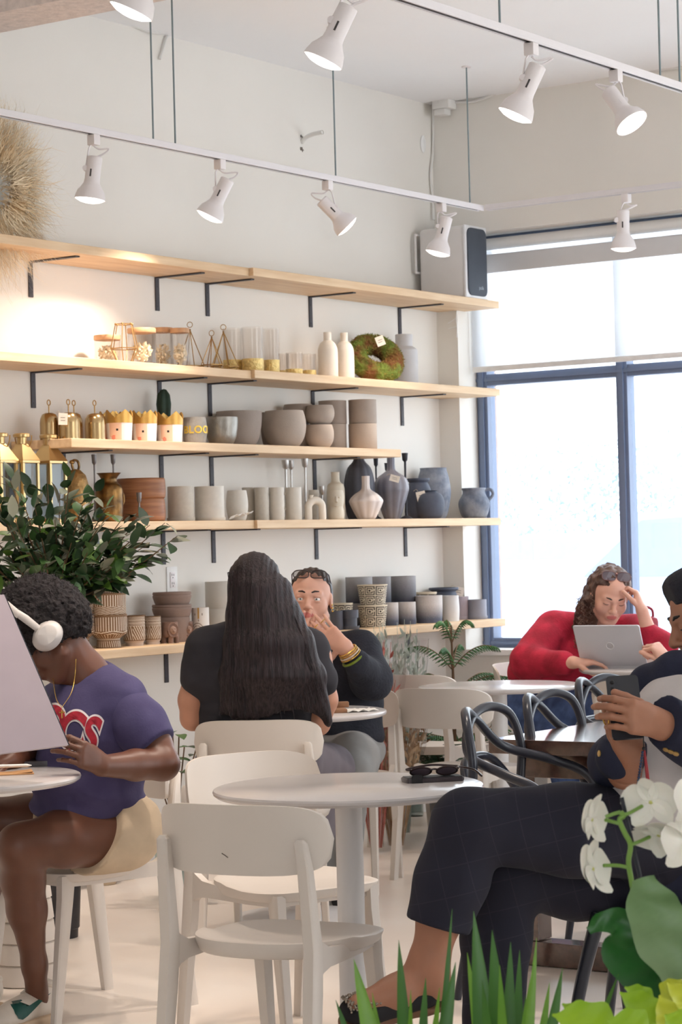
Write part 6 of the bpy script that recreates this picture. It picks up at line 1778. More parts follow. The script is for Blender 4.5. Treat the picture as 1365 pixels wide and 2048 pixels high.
eyes(hF, root, (80, 60, 50), (0.0, -0.5), 0.0645); brows(hF, root, m_hairb, 0.0)
red = M('crimson knit', (190, 34, 62), 0.85, var=0.1, vscale=14, rgb2=(150, 20, 44), bump=0.2, bscale=120)
ss = [E(px(1160, 1330, 10.86), (0.24, 0.14, 0.20), None, 0.05), C(px(1112, 1254, 10.84), 0.072, px(1268, 1262, 10.80), 0.066, 0.04), C(px(1104, 1262, 10.82), 0.085, px(1060, 1322, 10.66), 0.088, 0.04), C(px(1060, 1326, 10.64), 0.080, px(1128, 1326, 10.46), 0.052, 0.03),
      C(px(1270, 1264, 10.78), 0.075, px(1326, 1294, 10.56), 0.066, 0.04), C(px(1326, 1294, 10.56), 0.062, px(1298, 1266, 10.55), 0.046, 0.03), E(px(1120, 1372, 10.9), (0.21, 0.14, 0.10), None, 0.05), C(px(1060, 1345, 10.82), 0.1, px(1140, 1385, 10.84), 0.1, 0.05)]
np_obj('red_sweater', [sdf_mesh(ss, 0.007, 0.04, disp=fold(0.006, 8, 12))], red, root)
den = M('blue denim', (72, 94, 140), 0.9, var=0.15, vscale=18, rgb2=(50, 68, 108), bump=0.15, bscale=200)
pp = [E(px(1090, 1405, 10.92), (0.20, 0.17, 0.10), None, 0.05)] + chain([px(1060, 1420, 10.86), px(1140, 1428, 10.62), px(1222, 1418, 10.42)], [0.110, 0.100, 0.085]) + chain([px(1110, 1420, 11.0), px(1240, 1410, 10.75)], [0.10, 0.08]) + chain([px(1225, 1424, 10.42), px(1190, 1560, 10.45)], [0.08, 0.055]) + chain([px(1060, 1425, 10.84), px(1120, 1470, 10.6), px(1135, 1580, 10.5)], [0.1, 0.085, 0.06])
np_obj('jeans', [sdf_mesh(pp, 0.009, 0.04, disp=fold(0.004, 12, 4))], den, root)
for x, y, dd in ((1188, 1600, 10.4), (1136, 1610, 10.42)): np_obj('shoe', [sdf_mesh([C(px(x, y + 20, dd), 0.042, px(x + 10, y + 42, dd - 0.12), 0.036)], 0.008, 0.02)], M('white trainer', (226, 224, 224), 0.6), root)
hr = [hF.E((0, -0.034, 0.034), (0.092, 0.102, 0.092), 0.02), hF.E((0.052, -0.062, -0.05), (0.052, 0.06, 0.10), 0.03), hF.E((0.072, -0.05, -0.12), (0.05, 0.05, 0.07), 0.03), hF.E((-0.045, -0.055, -0.03), (0.05, 0.05, 0.08), 0.03)]
hr += chain([px(1180, 1215, 10.64), px(1168, 1262, 10.66), px(1172, 1290, 10.68)], [0.055, 0.058, 0.045]) + chain([px(1262, 1262, 10.66), px(1258, 1285, 10.68)], [0.035, 0.03])
cutf = lambda P: (hF.loc(P)[:, 1] - (0.048 - 0.48 * np.abs(hF.loc(P)[:, 0]) + 1.3 * (hF.loc(P)[:, 2] - 0.054) * (hF.loc(P)[:, 2] > 0.054))) * 0.8
np_obj('curly_hair', [sdf_mesh(hr, 0.005, 0.02, disp=lambda P: 0.009 * vnoise(P, 45, 4) + 0.006 * vnoise(P, 90, 5), cut=cutf)], m_curly, root)
rnd = random.Random(31); cl = []
for k in range(150):
    if k < 105:
        c = Vector(at(rnd.gauss(1170, 9), rnd.uniform(1190, 1285), rnd.uniform(10.56, 10.70)))
    else:
        a = rnd.uniform(-1, 1); c = Vector(hF.p(a * 0.092, rnd.uniform(-0.06, 0.03) - 0.03 * abs(a), 0.118 - 0.075 * a * a))
    pts = []; ph = rnd.uniform(0, 6); rr = rnd.uniform(0.004, 0.009)
    for j in range(14):
        pts.append(c + Vector((rr * math.cos(ph + j * 0.9), rr * math.sin(ph + j * 0.9), -j * 0.0036)))
    cl.append(pts)
tubes_world(root, 'curls', cl, m_curly, [0.0016] * 150, 5)
m_suf = M('brown sunglasses frame', (110, 70, 66), 0.3); m_sul = M('smoky sunglass lens', (96, 84, 92), 0.08, spec=0.8)
glasses_thing(hF, 'sunglasses pushed up on the curly hair of the woman in red', 0.030, 0.112, 0.75, m_suf, m_sul, wx=0.031, hz=0.021)

# ---- the arm reaching in at the right edge by the window
root = thing('person', 'person beyond the right edge, only a rose red sleeve and fist showing by the laptop', 'person', (1.86, 10.1, 0))
wR = px(1338, 1322, 10.25)
hR = sdf_mesh(hand_prims(wR, npv(at(1318, 1300, 10.25)) - wR, (-0.5, 0.6, -0.5), 1, 1.0, ((1.1, 1.3, 0.9),) * 4, 0.0, (0.5, 0.5, 0.4), 0.4) + [C(wR, 0.027, px(1365, 1328, 10.25), 0.036, 0.02)], 0.003, 0.010)
hF = Fr(px(1560, 1200, 10.2), (-1, -0.1, -0.2), (0, 0, 1), 1.0)
core = sdf_mesh(head_prims(hF) + [C(hF.p(0, -0.02, -0.08), 0.05, px(1570, 1290, 10.2), 0.06)] + chain([px(1365, 1328, 10.25), px(1440, 1335, 10.2), px(1550, 1290, 10.2), px(1570, 1400, 10.2)], [0.036, 0.042, 0.06, 0.13]), 0.008, 0.015)
np_obj('body', [hR, core], m_skinF, root)
rose = M('rose red knit', (206, 74, 92), 0.85, var=0.1, vscale=14, bump=0.2, bscale=120)
np_obj('rose_sweater', [sdf_mesh([C(px(1348, 1322, 10.25), 0.046, px(1445, 1334, 10.2), 0.062), C(px(1445, 1334, 10.2), 0.062, px(1550, 1285, 10.2), 0.085), E(px(1575, 1370, 10.2), (0.2, 0.16, 0.24), None, 0.04)], 0.007, 0.03, disp=fold(0.005, 16, 2))], rose, root)
np_obj('hair', [sdf_mesh([hF.E((0, -0.03, 0.034), (0.086, 0.098, 0.092), 0.02), hF.E((0, -0.06, -0.06), (0.08, 0.05, 0.1), 0.02)], 0.006, 0.02, cut=lambda P: (hF.loc(P)[:, 1] - 0.03) * 0.9)], m_hairb, root)
np_obj('trousers', [sdf_mesh([E(px(1575, 1470, 10.2), (0.2, 0.18, 0.11), None, 0.05)] + chain([px(1560, 1470, 10.15), px(1430, 1480, 10.15), px(1440, 1660, 10.2)], [0.1, 0.08, 0.055]), 0.01, 0.04)], den, root)
# ---- the headphone wearer at the left table
root = thing('person', 'person with afro hair and white headphones in a purple navy tee at the left table', 'person', (-0.64, 6.72, 0))
hF = Fr(px(86, 1276, 6.62), (-0.66, -0.12, -0.74), (-0.74, 0.0, 0.66), 1.02)
neck = [C(hF.p(0, -0.03, -0.06), 0.054, px(172, 1352, 6.66), 0.062, 0.02), C(px(172, 1352, 6.66), 0.062, px(200, 1395, 6.68), 0.09, 0.03)]
head = sdf_mesh(head_prims(hF, lids=0.9, nose=1.15) + neck, 0.0036, 0.014)
sh, el, wr = px(250, 1410, 6.60), px(326, 1528, 6.52), px(206, 1532, 6.36)
armN = chain([sh, px(310, 1490, 6.55), el], [0.054, 0.047, 0.045]) + chain([el, px(270, 1530, 6.46), wr], [0.045, 0.042, 0.029])
hN = hand_prims(wr, npv(at(150, 1500, 6.28)) - wr, (-0.35, 0.85, -0.25), -1, 0.98, ((0.5, 0.7, 0.4), (0.5, 0.7, 0.4), (0.5, 0.7, 0.4), (0.5, 0.7, 0.4)), 0.03, (0.5, 0.4, 0.3), 0.35)
arm = sdf_mesh(armN + hN, 0.0036, 0.016)
far = sdf_mesh(chain([px(120, 1410, 6.86), px(70, 1500, 6.8), px(20, 1520, 6.55)], [0.055, 0.045, 0.032]) + hand_prims(px(20, 1520, 6.55), (-0.8, -0.5, 0), (0, 0, -1), 1, 1.0, ((0.3, 0.4, 0.3),) * 4), 0.004, 0.016)
core = sdf_mesh(chain([px(196, 1390, 6.68), px(188, 1470, 6.70), px(182, 1600, 6.72), px(205, 1650, 6.74)], [0.08, 0.11, 0.12, 0.13]) + chain([sh, px(196, 1400, 6.68), px(120, 1410, 6.86)], [0.055, 0.07, 0.055]), 0.012, 0.02)
kn, an = px(40, 1692, 6.52), px(69, 1930, 6.64)
leg = sdf_mesh(chain([px(228, 1674, 6.66), px(130, 1676, 6.58), kn], [0.088, 0.082, 0.060]) + chain([kn, px(46, 1760, 6.58), px(54, 1820, 6.60), an, px(76, 2005, 6.68)], [0.060, 0.058, 0.052, 0.032, 0.033], 0.03), 0.005, 0.02)
kn2, an2 = px(-40, 1640, 6.78), px(-45, 1900, 6.86)
leg2 = sdf_mesh(chain([px(190, 1650, 6.80), px(60, 1646, 6.82), kn2], [0.095, 0.082, 0.062]) + chain([kn2, px(-38, 1760, 6.84), an2], [0.062, 0.06, 0.034], 0.03), 0.006, 0.02)
np_obj('body', [head, arm, far, core, leg, leg2], m_skinD, root)
afro = [hF.E((0, -0.030, 0.050), (0.118, 0.125, 0.115), 0.03), hF.E((0, -0.085, 0.01), (0.100, 0.075, 0.095), 0.03), hF.E((0, 0.02, 0.09), (0.09, 0.08, 0.06), 0.03)]
ad = lambda P: 0.007 * vnoise(P, 70, 1) + 0.006 * vnoise(P, 150, 2)
np_obj('afro_hair', [sdf_mesh(afro, 0.0035, 0.02, disp=ad, cut=lambda P: (hF.loc(P)[:, 1] - 0.070) * 0.9)], m_afro, root, it=0)
rnd = random.Random(41); bm = nb()
for _ in range(5200):
    v = Vector((rnd.gauss(0, 1), rnd.gauss(0, 1), rnd.gauss(0, 1))).normalized()
    if rnd.random() < 0.3: c = (v.x * 0.100, -0.085 + v.y * 0.075, 0.01 + v.z * 0.095)
    else: c = (v.x * 0.118, -0.030 + v.y * 0.125, 0.050 + v.z * 0.115)
    if c[1] > 0.07: continue
    p = Vector(hF.p(*c)) - root.location; n = Vector(hF.R @ np.array(v)); sdv = n.orthogonal().normalized()
    q = p + (n + Vector((rnd.gauss(0, .6), rnd.gauss(0, .6), rnd.gauss(0, .6)))) * rnd.uniform(0.006, 0.014)
    w_ = 0.0007
    bm.faces.new([bm.verts.new(p - sdv * w_), bm.verts.new(p + sdv * w_), bm.verts.new(q + sdv * w_ * 0.5)])
obj('hair_frizz', bm, m_afro, root, None)
# tee
m_tee = M('faded purple navy cotton', (74, 68, 104), 0.9, var=0.1, vscale=10, rgb2=(60, 54, 90), bump=0.08, bscale=150)
tee = [C(px(178, 1376, 6.68), 0.088, px(240, 1402, 6.61), 0.079, 0.04), C(px(120, 1412, 6.84), 0.075, px(190, 1385, 6.70), 0.085, 0.04), E(px(188, 1462, 6.68), (0.155, 0.165, 0.155), None, 0.05), E(px(176, 1560, 6.70), (0.165, 0.165, 0.13), None, 0.05), E(px(178, 1612, 6.72), (0.168, 0.16, 0.055), None, 0.04)]
teem = sdf_mesh(tee + [C(px(166, 1345, 6.66), 0.064, px(178, 1372, 6.67), 0.072, 0.02, '-')], 0.0055, 0.04, disp=lambda P: fold(0.004, 9, 15, (1, 1, 1.6))(P) + 0.005 * np.sin((P[:, 2] - 0.5 + 0.25 * P[:, 0]) * 75 + 2.5 * vnoise(P, 8, 3)) * np.clip((0.80 - P[:, 2]) / 0.2, 0, 1))
e0 = sh; e1 = px(312, 1488, 6.54); sdir = e1 - e0; sdir /= np.linalg.norm(sdir)
slv = sdf_mesh([C(px(238, 1404, 6.61), 0.074, px(280, 1452, 6.57), 0.068, 0.04), C(px(280, 1452, 6.57), 0.068, px(328, 1520, 6.53), 0.074, 0.04)], 0.005, 0.03, disp=fold(0.004, 12, 18), cut=plane_cut(px(312, 1492, 6.54), sdir + V3((0.15, 0, -0.1))))
np_obj('t_shirt', [teem, slv], m_tee, root)
def bvh_of(o):
    me = o.data; off = o.parent.location if o.parent else Vector()
    return BVHTree.FromPolygons([v.co + off for v in me.vertices], [tuple(p.vertices) for p in me.polygons])
shirt = [c for c in root.children if c.name.startswith('t_shirt')][0]
bv = bvh_of(shirt)
def decal(name, vs, fs, pxc, ang, scale_px, mat, lift, root, bv):
    # wraps a flat design onto a cloth surface along the viewing-independent normal of its place
    c = at(pxc[0], pxc[1], 6.3); dirn = ray(pxc[0], pxc[1]).normalized()
    hit = bv.ray_cast(c - dirn * 0.5, dirn)
    if hit[0] is None: return
    nrm = -Vector((_f.x, _f.y, 0.0))
    ex = (_r * math.cos(ang) - _u * math.sin(ang)); ex = (ex - nrm * ex.dot(nrm)).normalized(); ey = nrm.cross(ex)
    bm = nb(); vv = [bm.verts.new((v[0] * 0.70, v[1], 0)) for v in vs]
    for f in fs:
        try: bm.faces.new([vv[i] for i in f])
        except ValueError: pass
    bmesh.ops.triangulate(bm, faces=bm.faces)
    for _ in range(4):
        es = [e for e in bm.edges if e.calc_length() > 0.012]
        if not es: break
        bmesh.ops.subdivide_edges(bm, edges=es, cuts=1, use_grid_fill=False); bmesh.ops.triangulate(bm, faces=bm.faces)
    for v in bm.verts:
        p = hit[0] + ex * v.co.x + ey * v.co.y + nrm * 0.15
        h = bv.ray_cast(p, -nrm)
        q = h[0] if h[0] is not None else hit[0] + ex * v.co.x + ey * v.co.y
        v.co = q + nrm * lift - root.location
    return obj(name, bm, mat, root, True)
m_red = M('red felt letters', (176, 40, 56), 0.85, var=0.12, vscale=60, rgb2=(140, 26, 44)); m_wht = M('white stitched outline', (226, 218, 220), 0.8)
for ch, x, y, sz in (('C', 142, 1464, 0.142), ('S', 181, 1474, 0.138), ('O', 103, 1453, 0.142)):
    vs, fs = text_mesh(ch, sz, 0, offset=0.0105); decal('letter_outline', vs, fs, (x, y), 0.28, 1, m_wht, 0.0025, root, bv)
    vs, fs = text_mesh(ch, sz, 0, offset=0.0050); decal('letter', vs, fs, (x, y), 0.28, 1, m_red, 0.0045, root, bv)
# shorts
m_khaki = M('khaki cotton', (204, 182, 154), 0.9, var=0.08, vscale=12, bump=0.1, bscale=120)
kd = kn - px(228, 1678, 6.66); kd /= np.linalg.norm(kd)
sh1 = sdf_mesh([E(px(215, 1652, 6.74), (0.150, 0.155, 0.105), None, 0.05), C(px(246, 1664, 6.68), 0.114, px(150, 1672, 6.60), 0.112, 0.04)], 0.0055, 0.03, disp=fold(0.0045, 12, 22), cut=plane_cut(px(196, 1672, 6.62), kd + V3((0.25, -0.1, 0.35))))
sh2 = sdf_mesh([C(px(190, 1646, 6.82), 0.110, px(20, 1640, 6.82), 0.102, 0.04)], 0.006, 0.03, cut=plane_cut(px(72, 1640, 6.8), (-1, 0, 0.1)))
np_obj('khaki_shorts', [sh1, sh2], m_khaki, root)
# trainer
m_shoew = M('off white leather', (218, 206, 192), 0.6, var=0.05, vscale=20); m_solet = M('beige rubber', (206, 178, 148), 0.7, var=0.06); m_green = M('dark green leather', (24, 78, 70), 0.5)
m_lace = M('grey white lace', (206, 196, 186), 0.8)
def trainer(ank, yaw, root, mark):
    F = Fr(ank, (math.sin(yaw), math.cos(yaw), 0), (0, 0, 1)); F.o = V3((ank[0], ank[1], 0.0))
    sh_ = sdf_mesh([F.E((0, -0.015, 0.062), (0.038, 0.055, 0.052), 0.02), F.C((0, -0.03, 0.085), 0.037, (0, 0.0, 0.095), 0.038, 0.02), F.C((0, 0.03, 0.062), 0.041, (0, 0.115, 0.046), 0.043, 0.02), F.E((0, 0.150, 0.040), (0.044, 0.052, 0.030), 0.02)], 0.004, 0.02, cut=lambda P: 0.018 - F.loc(P)[:, 2])
    cl_ = sdf_mesh([F.E((0, -0.012, 0.022), (0.046, 0.066, 0.030), 0.02), F.C((0, 0.03, 0.02), 0.046, (0, 0.14, 0.02), 0.050, 0.02), F.E((0, 0.162, 0.022), (0.047, 0.052, 0.028), 0.02)], 0.004, 0.02, cut=lambda P: np.maximum(F.loc(P)[:, 2] - 0.030, 0.001 - F.loc(P)[:, 2]))
    s1 = np_obj('shoe', [sh_], m_shoew, root)
    np_obj('shoe_sole', [cl_], m_solet, root)
    ls = []
    for k in range(6):
        y = 0.045 + k * 0.016; z = 0.104 - k * 0.0095
        ls.append([F.p(-0.028, y, z - 0.012), F.p(-0.010, y + 0.004, z + 0.0), F.p(0.010, y + 0.004, z + 0.0), F.p(0.028, y + 0.002, z - 0.012)])
    tubes_world(root, 'laces', ls, m_lace, [0.0045] * 6, 6)
    tubes_world(root, 'shoe_collar', [[F.p(0.034 * math.cos(a), -0.018 + 0.044 * math.sin(a), 0.112 + 0.012 * math.sin(a)) for a in [2 * PI * k / 20 for k in range(21)]]], m_shoew, [0.010], 8)
    if mark:
        bvs = bvh_of(s1)
        poly = [(-0.075, 0.030), (-0.066, 0.018), (-0.052, 0.014), (-0.030, 0.022), (0.060, 0.048), (0.000, 0.018), (-0.030, -0.004), (-0.056, -0.014), (-0.074, -0.010), (-0.082, 0.008)]
        poly = [(-0.078, -0.016), (-0.06, -0.022), (-0.035, -0.016), (0.075, 0.034), (-0.02, 0.012), (-0.046, 0.008), (-0.056, 0.016), (-0.054, 0.032), (-0.060, 0.036), (-0.076, 0.018), (-0.083, 0.0)]
        bm = nb(); sgn = mark
        vv = [bm.verts.new((x, y, 0)) for x, y in poly]; bm.faces.new(vv); bmesh.ops.triangulate(bm, faces=bm.faces)
        for _ in range(3): bmesh.ops.subdivide_edges(bm, edges=[e for e in bm.edges if e.calc_length() > 0.01], cuts=1); bmesh.ops.triangulate(bm, faces=bm.faces)
        for v in bm.verts:
            p = F.p(sgn * 0.12, 0.070 - v.co.x * 0.95, 0.060 + v.co.y * 0.95); dv = -Vector(F.X) * sgn
            h = bvs.ray_cast(Vector(p), dv)
            v.co = (h[0] if h[0] is not None else Vector(F.p(sgn * 0.042, 0.07 - v.co.x, 0.06 + v.co.y))) - dv * 0.002 - root.location
        obj('curved_check_mark', bm, m_green, root, True)
trainer(px(80, 1990, 6.70), math.radians(-146), root, -1)
trainer(an2, math.radians(-95), root, 0)
# necklace
pts = [px(152, 1318, 6.575), px(150, 1352, 6.575), px(143, 1385, 6.545), px(124, 1415, 6.50)]
tubes_world(root, 'necklace', [spline([Vector(p) for p in pts], 6), spline([Vector(px(124, 1415, 6.50)), Vector(px(112, 1395, 6.53)), Vector(px(104, 1340, 6.60))], 6)], m_jgold, [0.001, 0.001], 6)
c = px(124, 1419, 6.495)
tubes_world(root, 'cross_pendant', [[c, c - V3((0, 0, 0.024))], [c + V3((-0.008, 0, -0.008)), c + V3((0.008, 0, -0.008))]], m_jgold, [0.0018, 0.0018], 6)
# headphones (worn, but a thing of its own)
m_hp = M('pale grey headphone plastic', (206, 200, 196), 0.4, var=0.02)
t = thing('headphones', 'pale grey over ear headphones worn over the afro hair', 'headphones', Vector(hF.p(0, 0, 0)), 0)
for s in (-1, 1):
    fr = Fr(hF.p(s * 0.088, -0.012, -0.012), hF.X * s, hF.Y)
    bm = nb(); lathe(bm, [(0, -0.006), (0.034, -0.006), (0.042, 0.0), (0.044, 0.010), (0.040, 0.026), (0.031, 0.042), (0.026, 0.046), (0, 0.046)], 36, cap_bottom=False); 
    for v in bm.verts: v.co = Vector(fr.p(v.co.x * 0.9, v.co.z, v.co.y * 1.08)) - t.location
    bmesh.ops.recalc_face_normals(bm, faces=bm.faces); obj('ear_cup', bm, m_hp, t)
    bm = nb(); tube(bm, [Vector(hF.p(s * 0.120, -0.010, 0.01)) - t.location, Vector(hF.p(s * 0.128, -0.008, 0.06)) - t.location, Vector(hF.p(s * 0.118, -0.004, 0.10)) - t.location], [0.010, 0.012, 0.010], 10, flat=0.6, up=hF.X); obj('slider_arm', bm, m_hp, t)
pts = [Vector(hF.p(0.124 * math.cos(a), -0.004, 0.08 + 0.095 * math.sin(a))) - t.location for a in [PI * k / 20 for k in range(21)]]
bm = nb(); tube(bm, pts, 0.011, 10, flat=0.5, up=hF.X); obj('headband', bm, m_hp, t)

# ---- the person in the navy blazer
root = thing('person', 'person in a navy blazer with legs crossed holding a phone at the right edge', 'person', (0.80, 5.72, 0))
hF = Fr(px(1419, 1232, 5.62), (-0.93, -0.16, -0.34), (-0.32, 0.02, 0.95), 1.05)
neck = [C(hF.p(0, -0.025, -0.07), 0.058, px(1440, 1345, 5.66), 0.066, 0.02)]
head = sdf_mesh(head_prims(hF, lids=0.9, jaw=1.05, nose=1.15) + neck, 0.003, 0.012)
wA = px(1328, 1452, 5.22)
hA = hand_prims(wA, npv(at(1262, 1432, 5.18)) - wA, (-0.05, 0.95, -0.2), -1, 1.02, ((0.45, 0.75, 0.5), (0.45, 0.8, 0.5), (0.45, 0.85, 0.5), (0.45, 0.9, 0.5)), 0.02, (0.5, 0.4, 0.3), 0.45)
wB = px(1262, 1500, 5.34)
hB = hand_prims(wB, npv(at(1243, 1440, 5.32)) - wB, (0.1, -0.9, 0.1), -1, 1.05, ((0.5, 0.9, 0.7), (0.5, 0.9, 0.7), (0.5, 0.9, 0.7), (0.5, 0.9, 0.6)), 0.03, (0.6, 0.5, 0.3), 0.3)
hands = sdf_mesh(hA + [C(wA, 0.030, px(1372, 1466, 5.26), 0.040, 0.02)], 0.0026, 0.010)
hands2 = sdf_mesh(hB + [C(wB, 0.030, px(1252, 1535, 5.40), 0.040, 0.02)], 0.0026, 0.010)
core = sdf_mesh(chain([px(1440, 1345, 5.66), px(1400, 1500, 5.66), px(1375, 1640, 5.70), px(1370, 1700, 5.70)], [0.09, 0.14, 0.15, 0.14]) + chain([px(1372, 1466, 5.26), px(1480, 1560, 5.36), px(1500, 1400, 5.5), px(1440, 1360, 5.64), px(1340, 1372, 5.86), px(1250, 1545, 5.42)], [0.04, 0.05, 0.06, 0.07, 0.06, 0.042]), 0.012, 0.03)
ank, toe = px(858, 1925, 5.36), px(718, 2012, 5.30)
shin = sdf_mesh(chain([px(925, 1700, 5.38), px(880, 1835, 5.36), ank], [0.062, 0.050, 0.043]) + chain([ank, px(868, 1968, 5.36)], [0.046, 0.042]) + chain([px(848, 1950, 5.36), px(790, 1988, 5.33), toe], [0.040, 0.040, 0.028]), 0.004, 0.02)
np_obj('body', [head, hands, hands2, core, shin], [m_skinT, m_lipT], root, matf=mats_by(lip_mat(hF)))
brows(hF, root, m_black, 0.0, 0.0042); eyes(hF, root, (50, 36, 30), (0, -0.5), 0.0645)
np_obj('short_hair', [sdf_mesh([hF.E((0, -0.022, 0.044), (0.084, 0.098, 0.084), 0.02), hF.E((0, -0.05, 0.0), (0.079, 0.062, 0.07), 0.02), hF.E((0, 0.035, 0.085), (0.06, 0.045, 0.036), 0.02)], 0.004, 0.015, disp=lambda P: 0.0015 * vnoise(P, 200, 3), cut=lambda P: np.maximum(hF.loc(P)[:, 1] - 0.070, 0.052 - hF.loc(P)[:, 2] - 0.9 * np.maximum(0, 0.03 - hF.loc(P)[:, 1])) * 0.8)], M('cropped black hair', (34, 36, 46), 0.8, bump=0.6, bscale=300), root)
m_teew = M('white cotton tee', (214, 206, 204), 0.9, var=0.03, bump=0.05, bscale=200)
tw = [C(px(1425, 1362, 5.60), 0.085, px(1395, 1450, 5.56), 0.145, 0.05), C(px(1395, 1450, 5.56), 0.145, px(1352, 1560, 5.55), 0.165, 0.05), C(px(1352, 1560, 5.55), 0.165, px(1318, 1600, 5.56), 0.135, 0.05)]
np_obj('white_tee', [sdf_mesh(tw, 0.0055, 0.04, disp=fold(0.004, 10, 31))], m_teew, root)
m_navy = M('navy wool', (36, 40, 62), 0.85, var=0.1, vscale=14, bump=0.1, bscale=200)
# the blazer: a shell over the tee, open along the front
bl = [C(px(1450, 1365, 5.66), 0.115, px(1415, 1470, 5.64), 0.175, 0.05), C(px(1415, 1470, 5.64), 0.178, px(1378, 1600, 5.66), 0.200, 0.05), C(px(1378, 1600, 5.66), 0.195, px(1372, 1690, 5.68), 0.185, 0.05)]
axb = npv(at(1318, 1600, 5.3)) - npv(at(1400, 1380, 5.3))
def openfront(P):
    d = P[:, 1]
    X = (P - npv(cam.location)) ; pxx = 682.5 + FPX * (X @ npv(_r)) / (X @ npv(_f)); pyy = 1024 - FPX * (X @ npv(_u)) / (X @ npv(_f))
    return pxx, pyy
# opening as a wedge in the body's own frame: between two planes through the neck
nk = npv(at(1395, 1345, 5.45)); e_r = npv(at(1296, 1660, 5.40)); e_l = npv(at(1230, 1575, 5.50))
bk = npv(at(1420, 1500, 5.80))
def wedge(P):
    n1 = np.cross(e_r - nk, bk - nk); n1 /= np.linalg.norm(n1)
    n2 = np.cross(e_l - nk, bk - nk); n2 /= np.linalg.norm(n2)
    if n1 @ (e_l - nk) < 0: n1 = -n1
    if n2 @ (e_r - nk) < 0: n2 = -n2
    a = (P - nk) @ n1; b = (P - nk) @ n2
    ins = np.minimum(a, b)              # > 0 inside the opening
    front = (bk[1] - 0.10) - P[:, 1]
    return np.minimum(ins, front)
blz = sdf_mesh(bl, 0.005, 0.04, disp=fold(0.004, 8, 33), cut=wedge)
slA = sdf_mesh(chain([px(1500, 1385, 5.52), px(1482, 1560, 5.36)], [0.088, 0.072]) + chain([px(1482, 1560, 5.36), px(1376, 1470, 5.26), px(1318, 1436, 5.22)], [0.070, 0.060, 0.056]), 0.005, 0.03, disp=fold(0.004, 12, 35), cut=plane_cut(px(1330, 1444, 5.225), wA - px(1372, 1466, 5.26)))
slB = sdf_mesh(chain([px(1345, 1368, 5.84), px(1290, 1450, 5.72), px(1230, 1525, 5.50)], [0.085, 0.062, 0.056]) + chain([px(1230, 1525, 5.50), px(1242, 1512, 5.40), px(1256, 1474, 5.35)], [0.056, 0.050, 0.045]), 0.005, 0.03, disp=fold(0.004, 12, 36), cut=plane_cut(px(1256, 1484, 5.34), (0.12, -0.1, 0.9)))
np_obj('navy_blazer', [blz, slA, slB], m_navy, root)
lap = sdf_mesh(chain([px(1440, 1345, 5.47), px(1355, 1348, 5.56), px(1300, 1372, 5.62), px(1262, 1440, 5.62)], [0.045, 0.050, 0.046, 0.03]), 0.005, 0.03)
np_obj('lapel', [lap], m_navy, root)
m_btn = M('gilt button', (206, 172, 112), 0.3, metal=0.85)
bvb = bvh_of([c for c in root.children if c.name.startswith('navy_blazer')][0])
def button(x, y, r):
    o_ = Vector((0, 0, CAM_H)); d_ = ray(x, y).normalized(); h = bvb.ray_cast(o_, d_)
    if h[0] is None: return
    n = h[1] if h[1].dot(d_) < 0 else -h[1]
    bm = nb(); f3 = n.orthogonal().normalized(); fr = frame(h[0] - root.location, f3, n.cross(f3), n)
    lathe(bm, [(r, 0), (r, r * 0.3), (r * 0.8, r * 0.42), (r * 0.7, r * 0.34), (r * 0.3, r * 0.45), (0, r * 0.5)], 20); bmesh.ops.transform(bm, matrix=fr, verts=bm.verts); obj('button', bm, m_btn, root)
for x, y, r in ((1333, 1499, 0.0072), (1343, 1503, 0.0072), (1353, 1507, 0.0072), (1200, 1507, 0.0075), (1348, 1602, 0.0105)): button(x, y, r)
# trousers with a faint check
def check_mat(name, base, line, sx=11.0):
    m = M(name, base, 0.85, var=0.06, vscale=12); nt = m.node_tree; b = nt.nodes['Principled BSDF']
    tcn = nt.nodes.new('ShaderNodeTexCoord'); mp = nt.nodes.new('ShaderNodeMapping'); mp.inputs['Rotation'].default_value = (0.1, 0.2, 0.15)
    nt.links.new(tcn.outputs['Object'], mp.inputs['Vector']); sp = nt.nodes.new('ShaderNodeSeparateXYZ'); nt.links.new(mp.outputs['Vector'], sp.inputs[0])
    outs = []
    for ax_ in ('X', 'Z'):
        a = nt.nodes.new('ShaderNodeMath'); a.operation = 'MULTIPLY'; a.inputs[1].default_value = sx; nt.links.new(sp.outputs[ax_], a.inputs[0])
        f = nt.nodes.new('ShaderNodeMath'); f.operation = 'FRACT'; nt.links.new(a.outputs[0], f.inputs[0])
        l = nt.nodes.new('ShaderNodeMath'); l.operation = 'LESS_THAN'; l.inputs[1].default_value = 0.035; nt.links.new(f.outputs[0], l.inputs[0]); outs.append(l)
    mxx = nt.nodes.new('ShaderNodeMath'); mxx.operation = 'MAXIMUM'; nt.links.new(outs[0].outputs[0], mxx.inputs[0]); nt.links.new(outs[1].outputs[0], mxx.inputs[1])
    mc_ = nt.nodes.new('ShaderNodeMix'); mc_.data_type = 'RGBA'; nt.links.new(mxx.outputs[0], mc_.inputs[0])
    mc_.inputs[6].default_value = lin(base) + (1,); mc_.inputs[7].default_value = lin(line) + (1,)
    nt.links.new(mc_.outputs[2], b.inputs['Base Color']); return m
m_trs = check_mat('navy checked trousers', (31, 31, 45), (44, 42, 55), 15.0)
kT = px(938, 1652, 5.36)
t1 = sdf_mesh([E(px(1352, 1705, 5.68), (0.18, 0.17, 0.12), None, 0.05)] + chain([px(1345, 1665, 5.60), px(1140, 1660, 5.46), kT], [0.122, 0.104, 0.080]) + chain([kT, px(905, 1760, 5.37), px(868, 1880, 5.36)], [0.080, 0.080, 0.072]), 0.005, 0.035, disp=fold(0.004, 9, 41), cut=plane_cut(px(878, 1853, 5.36), npv(at(858, 1925, 5.36)) - npv(at(905, 1760, 5.37)) + V3((0.0, 0, 0.0))))
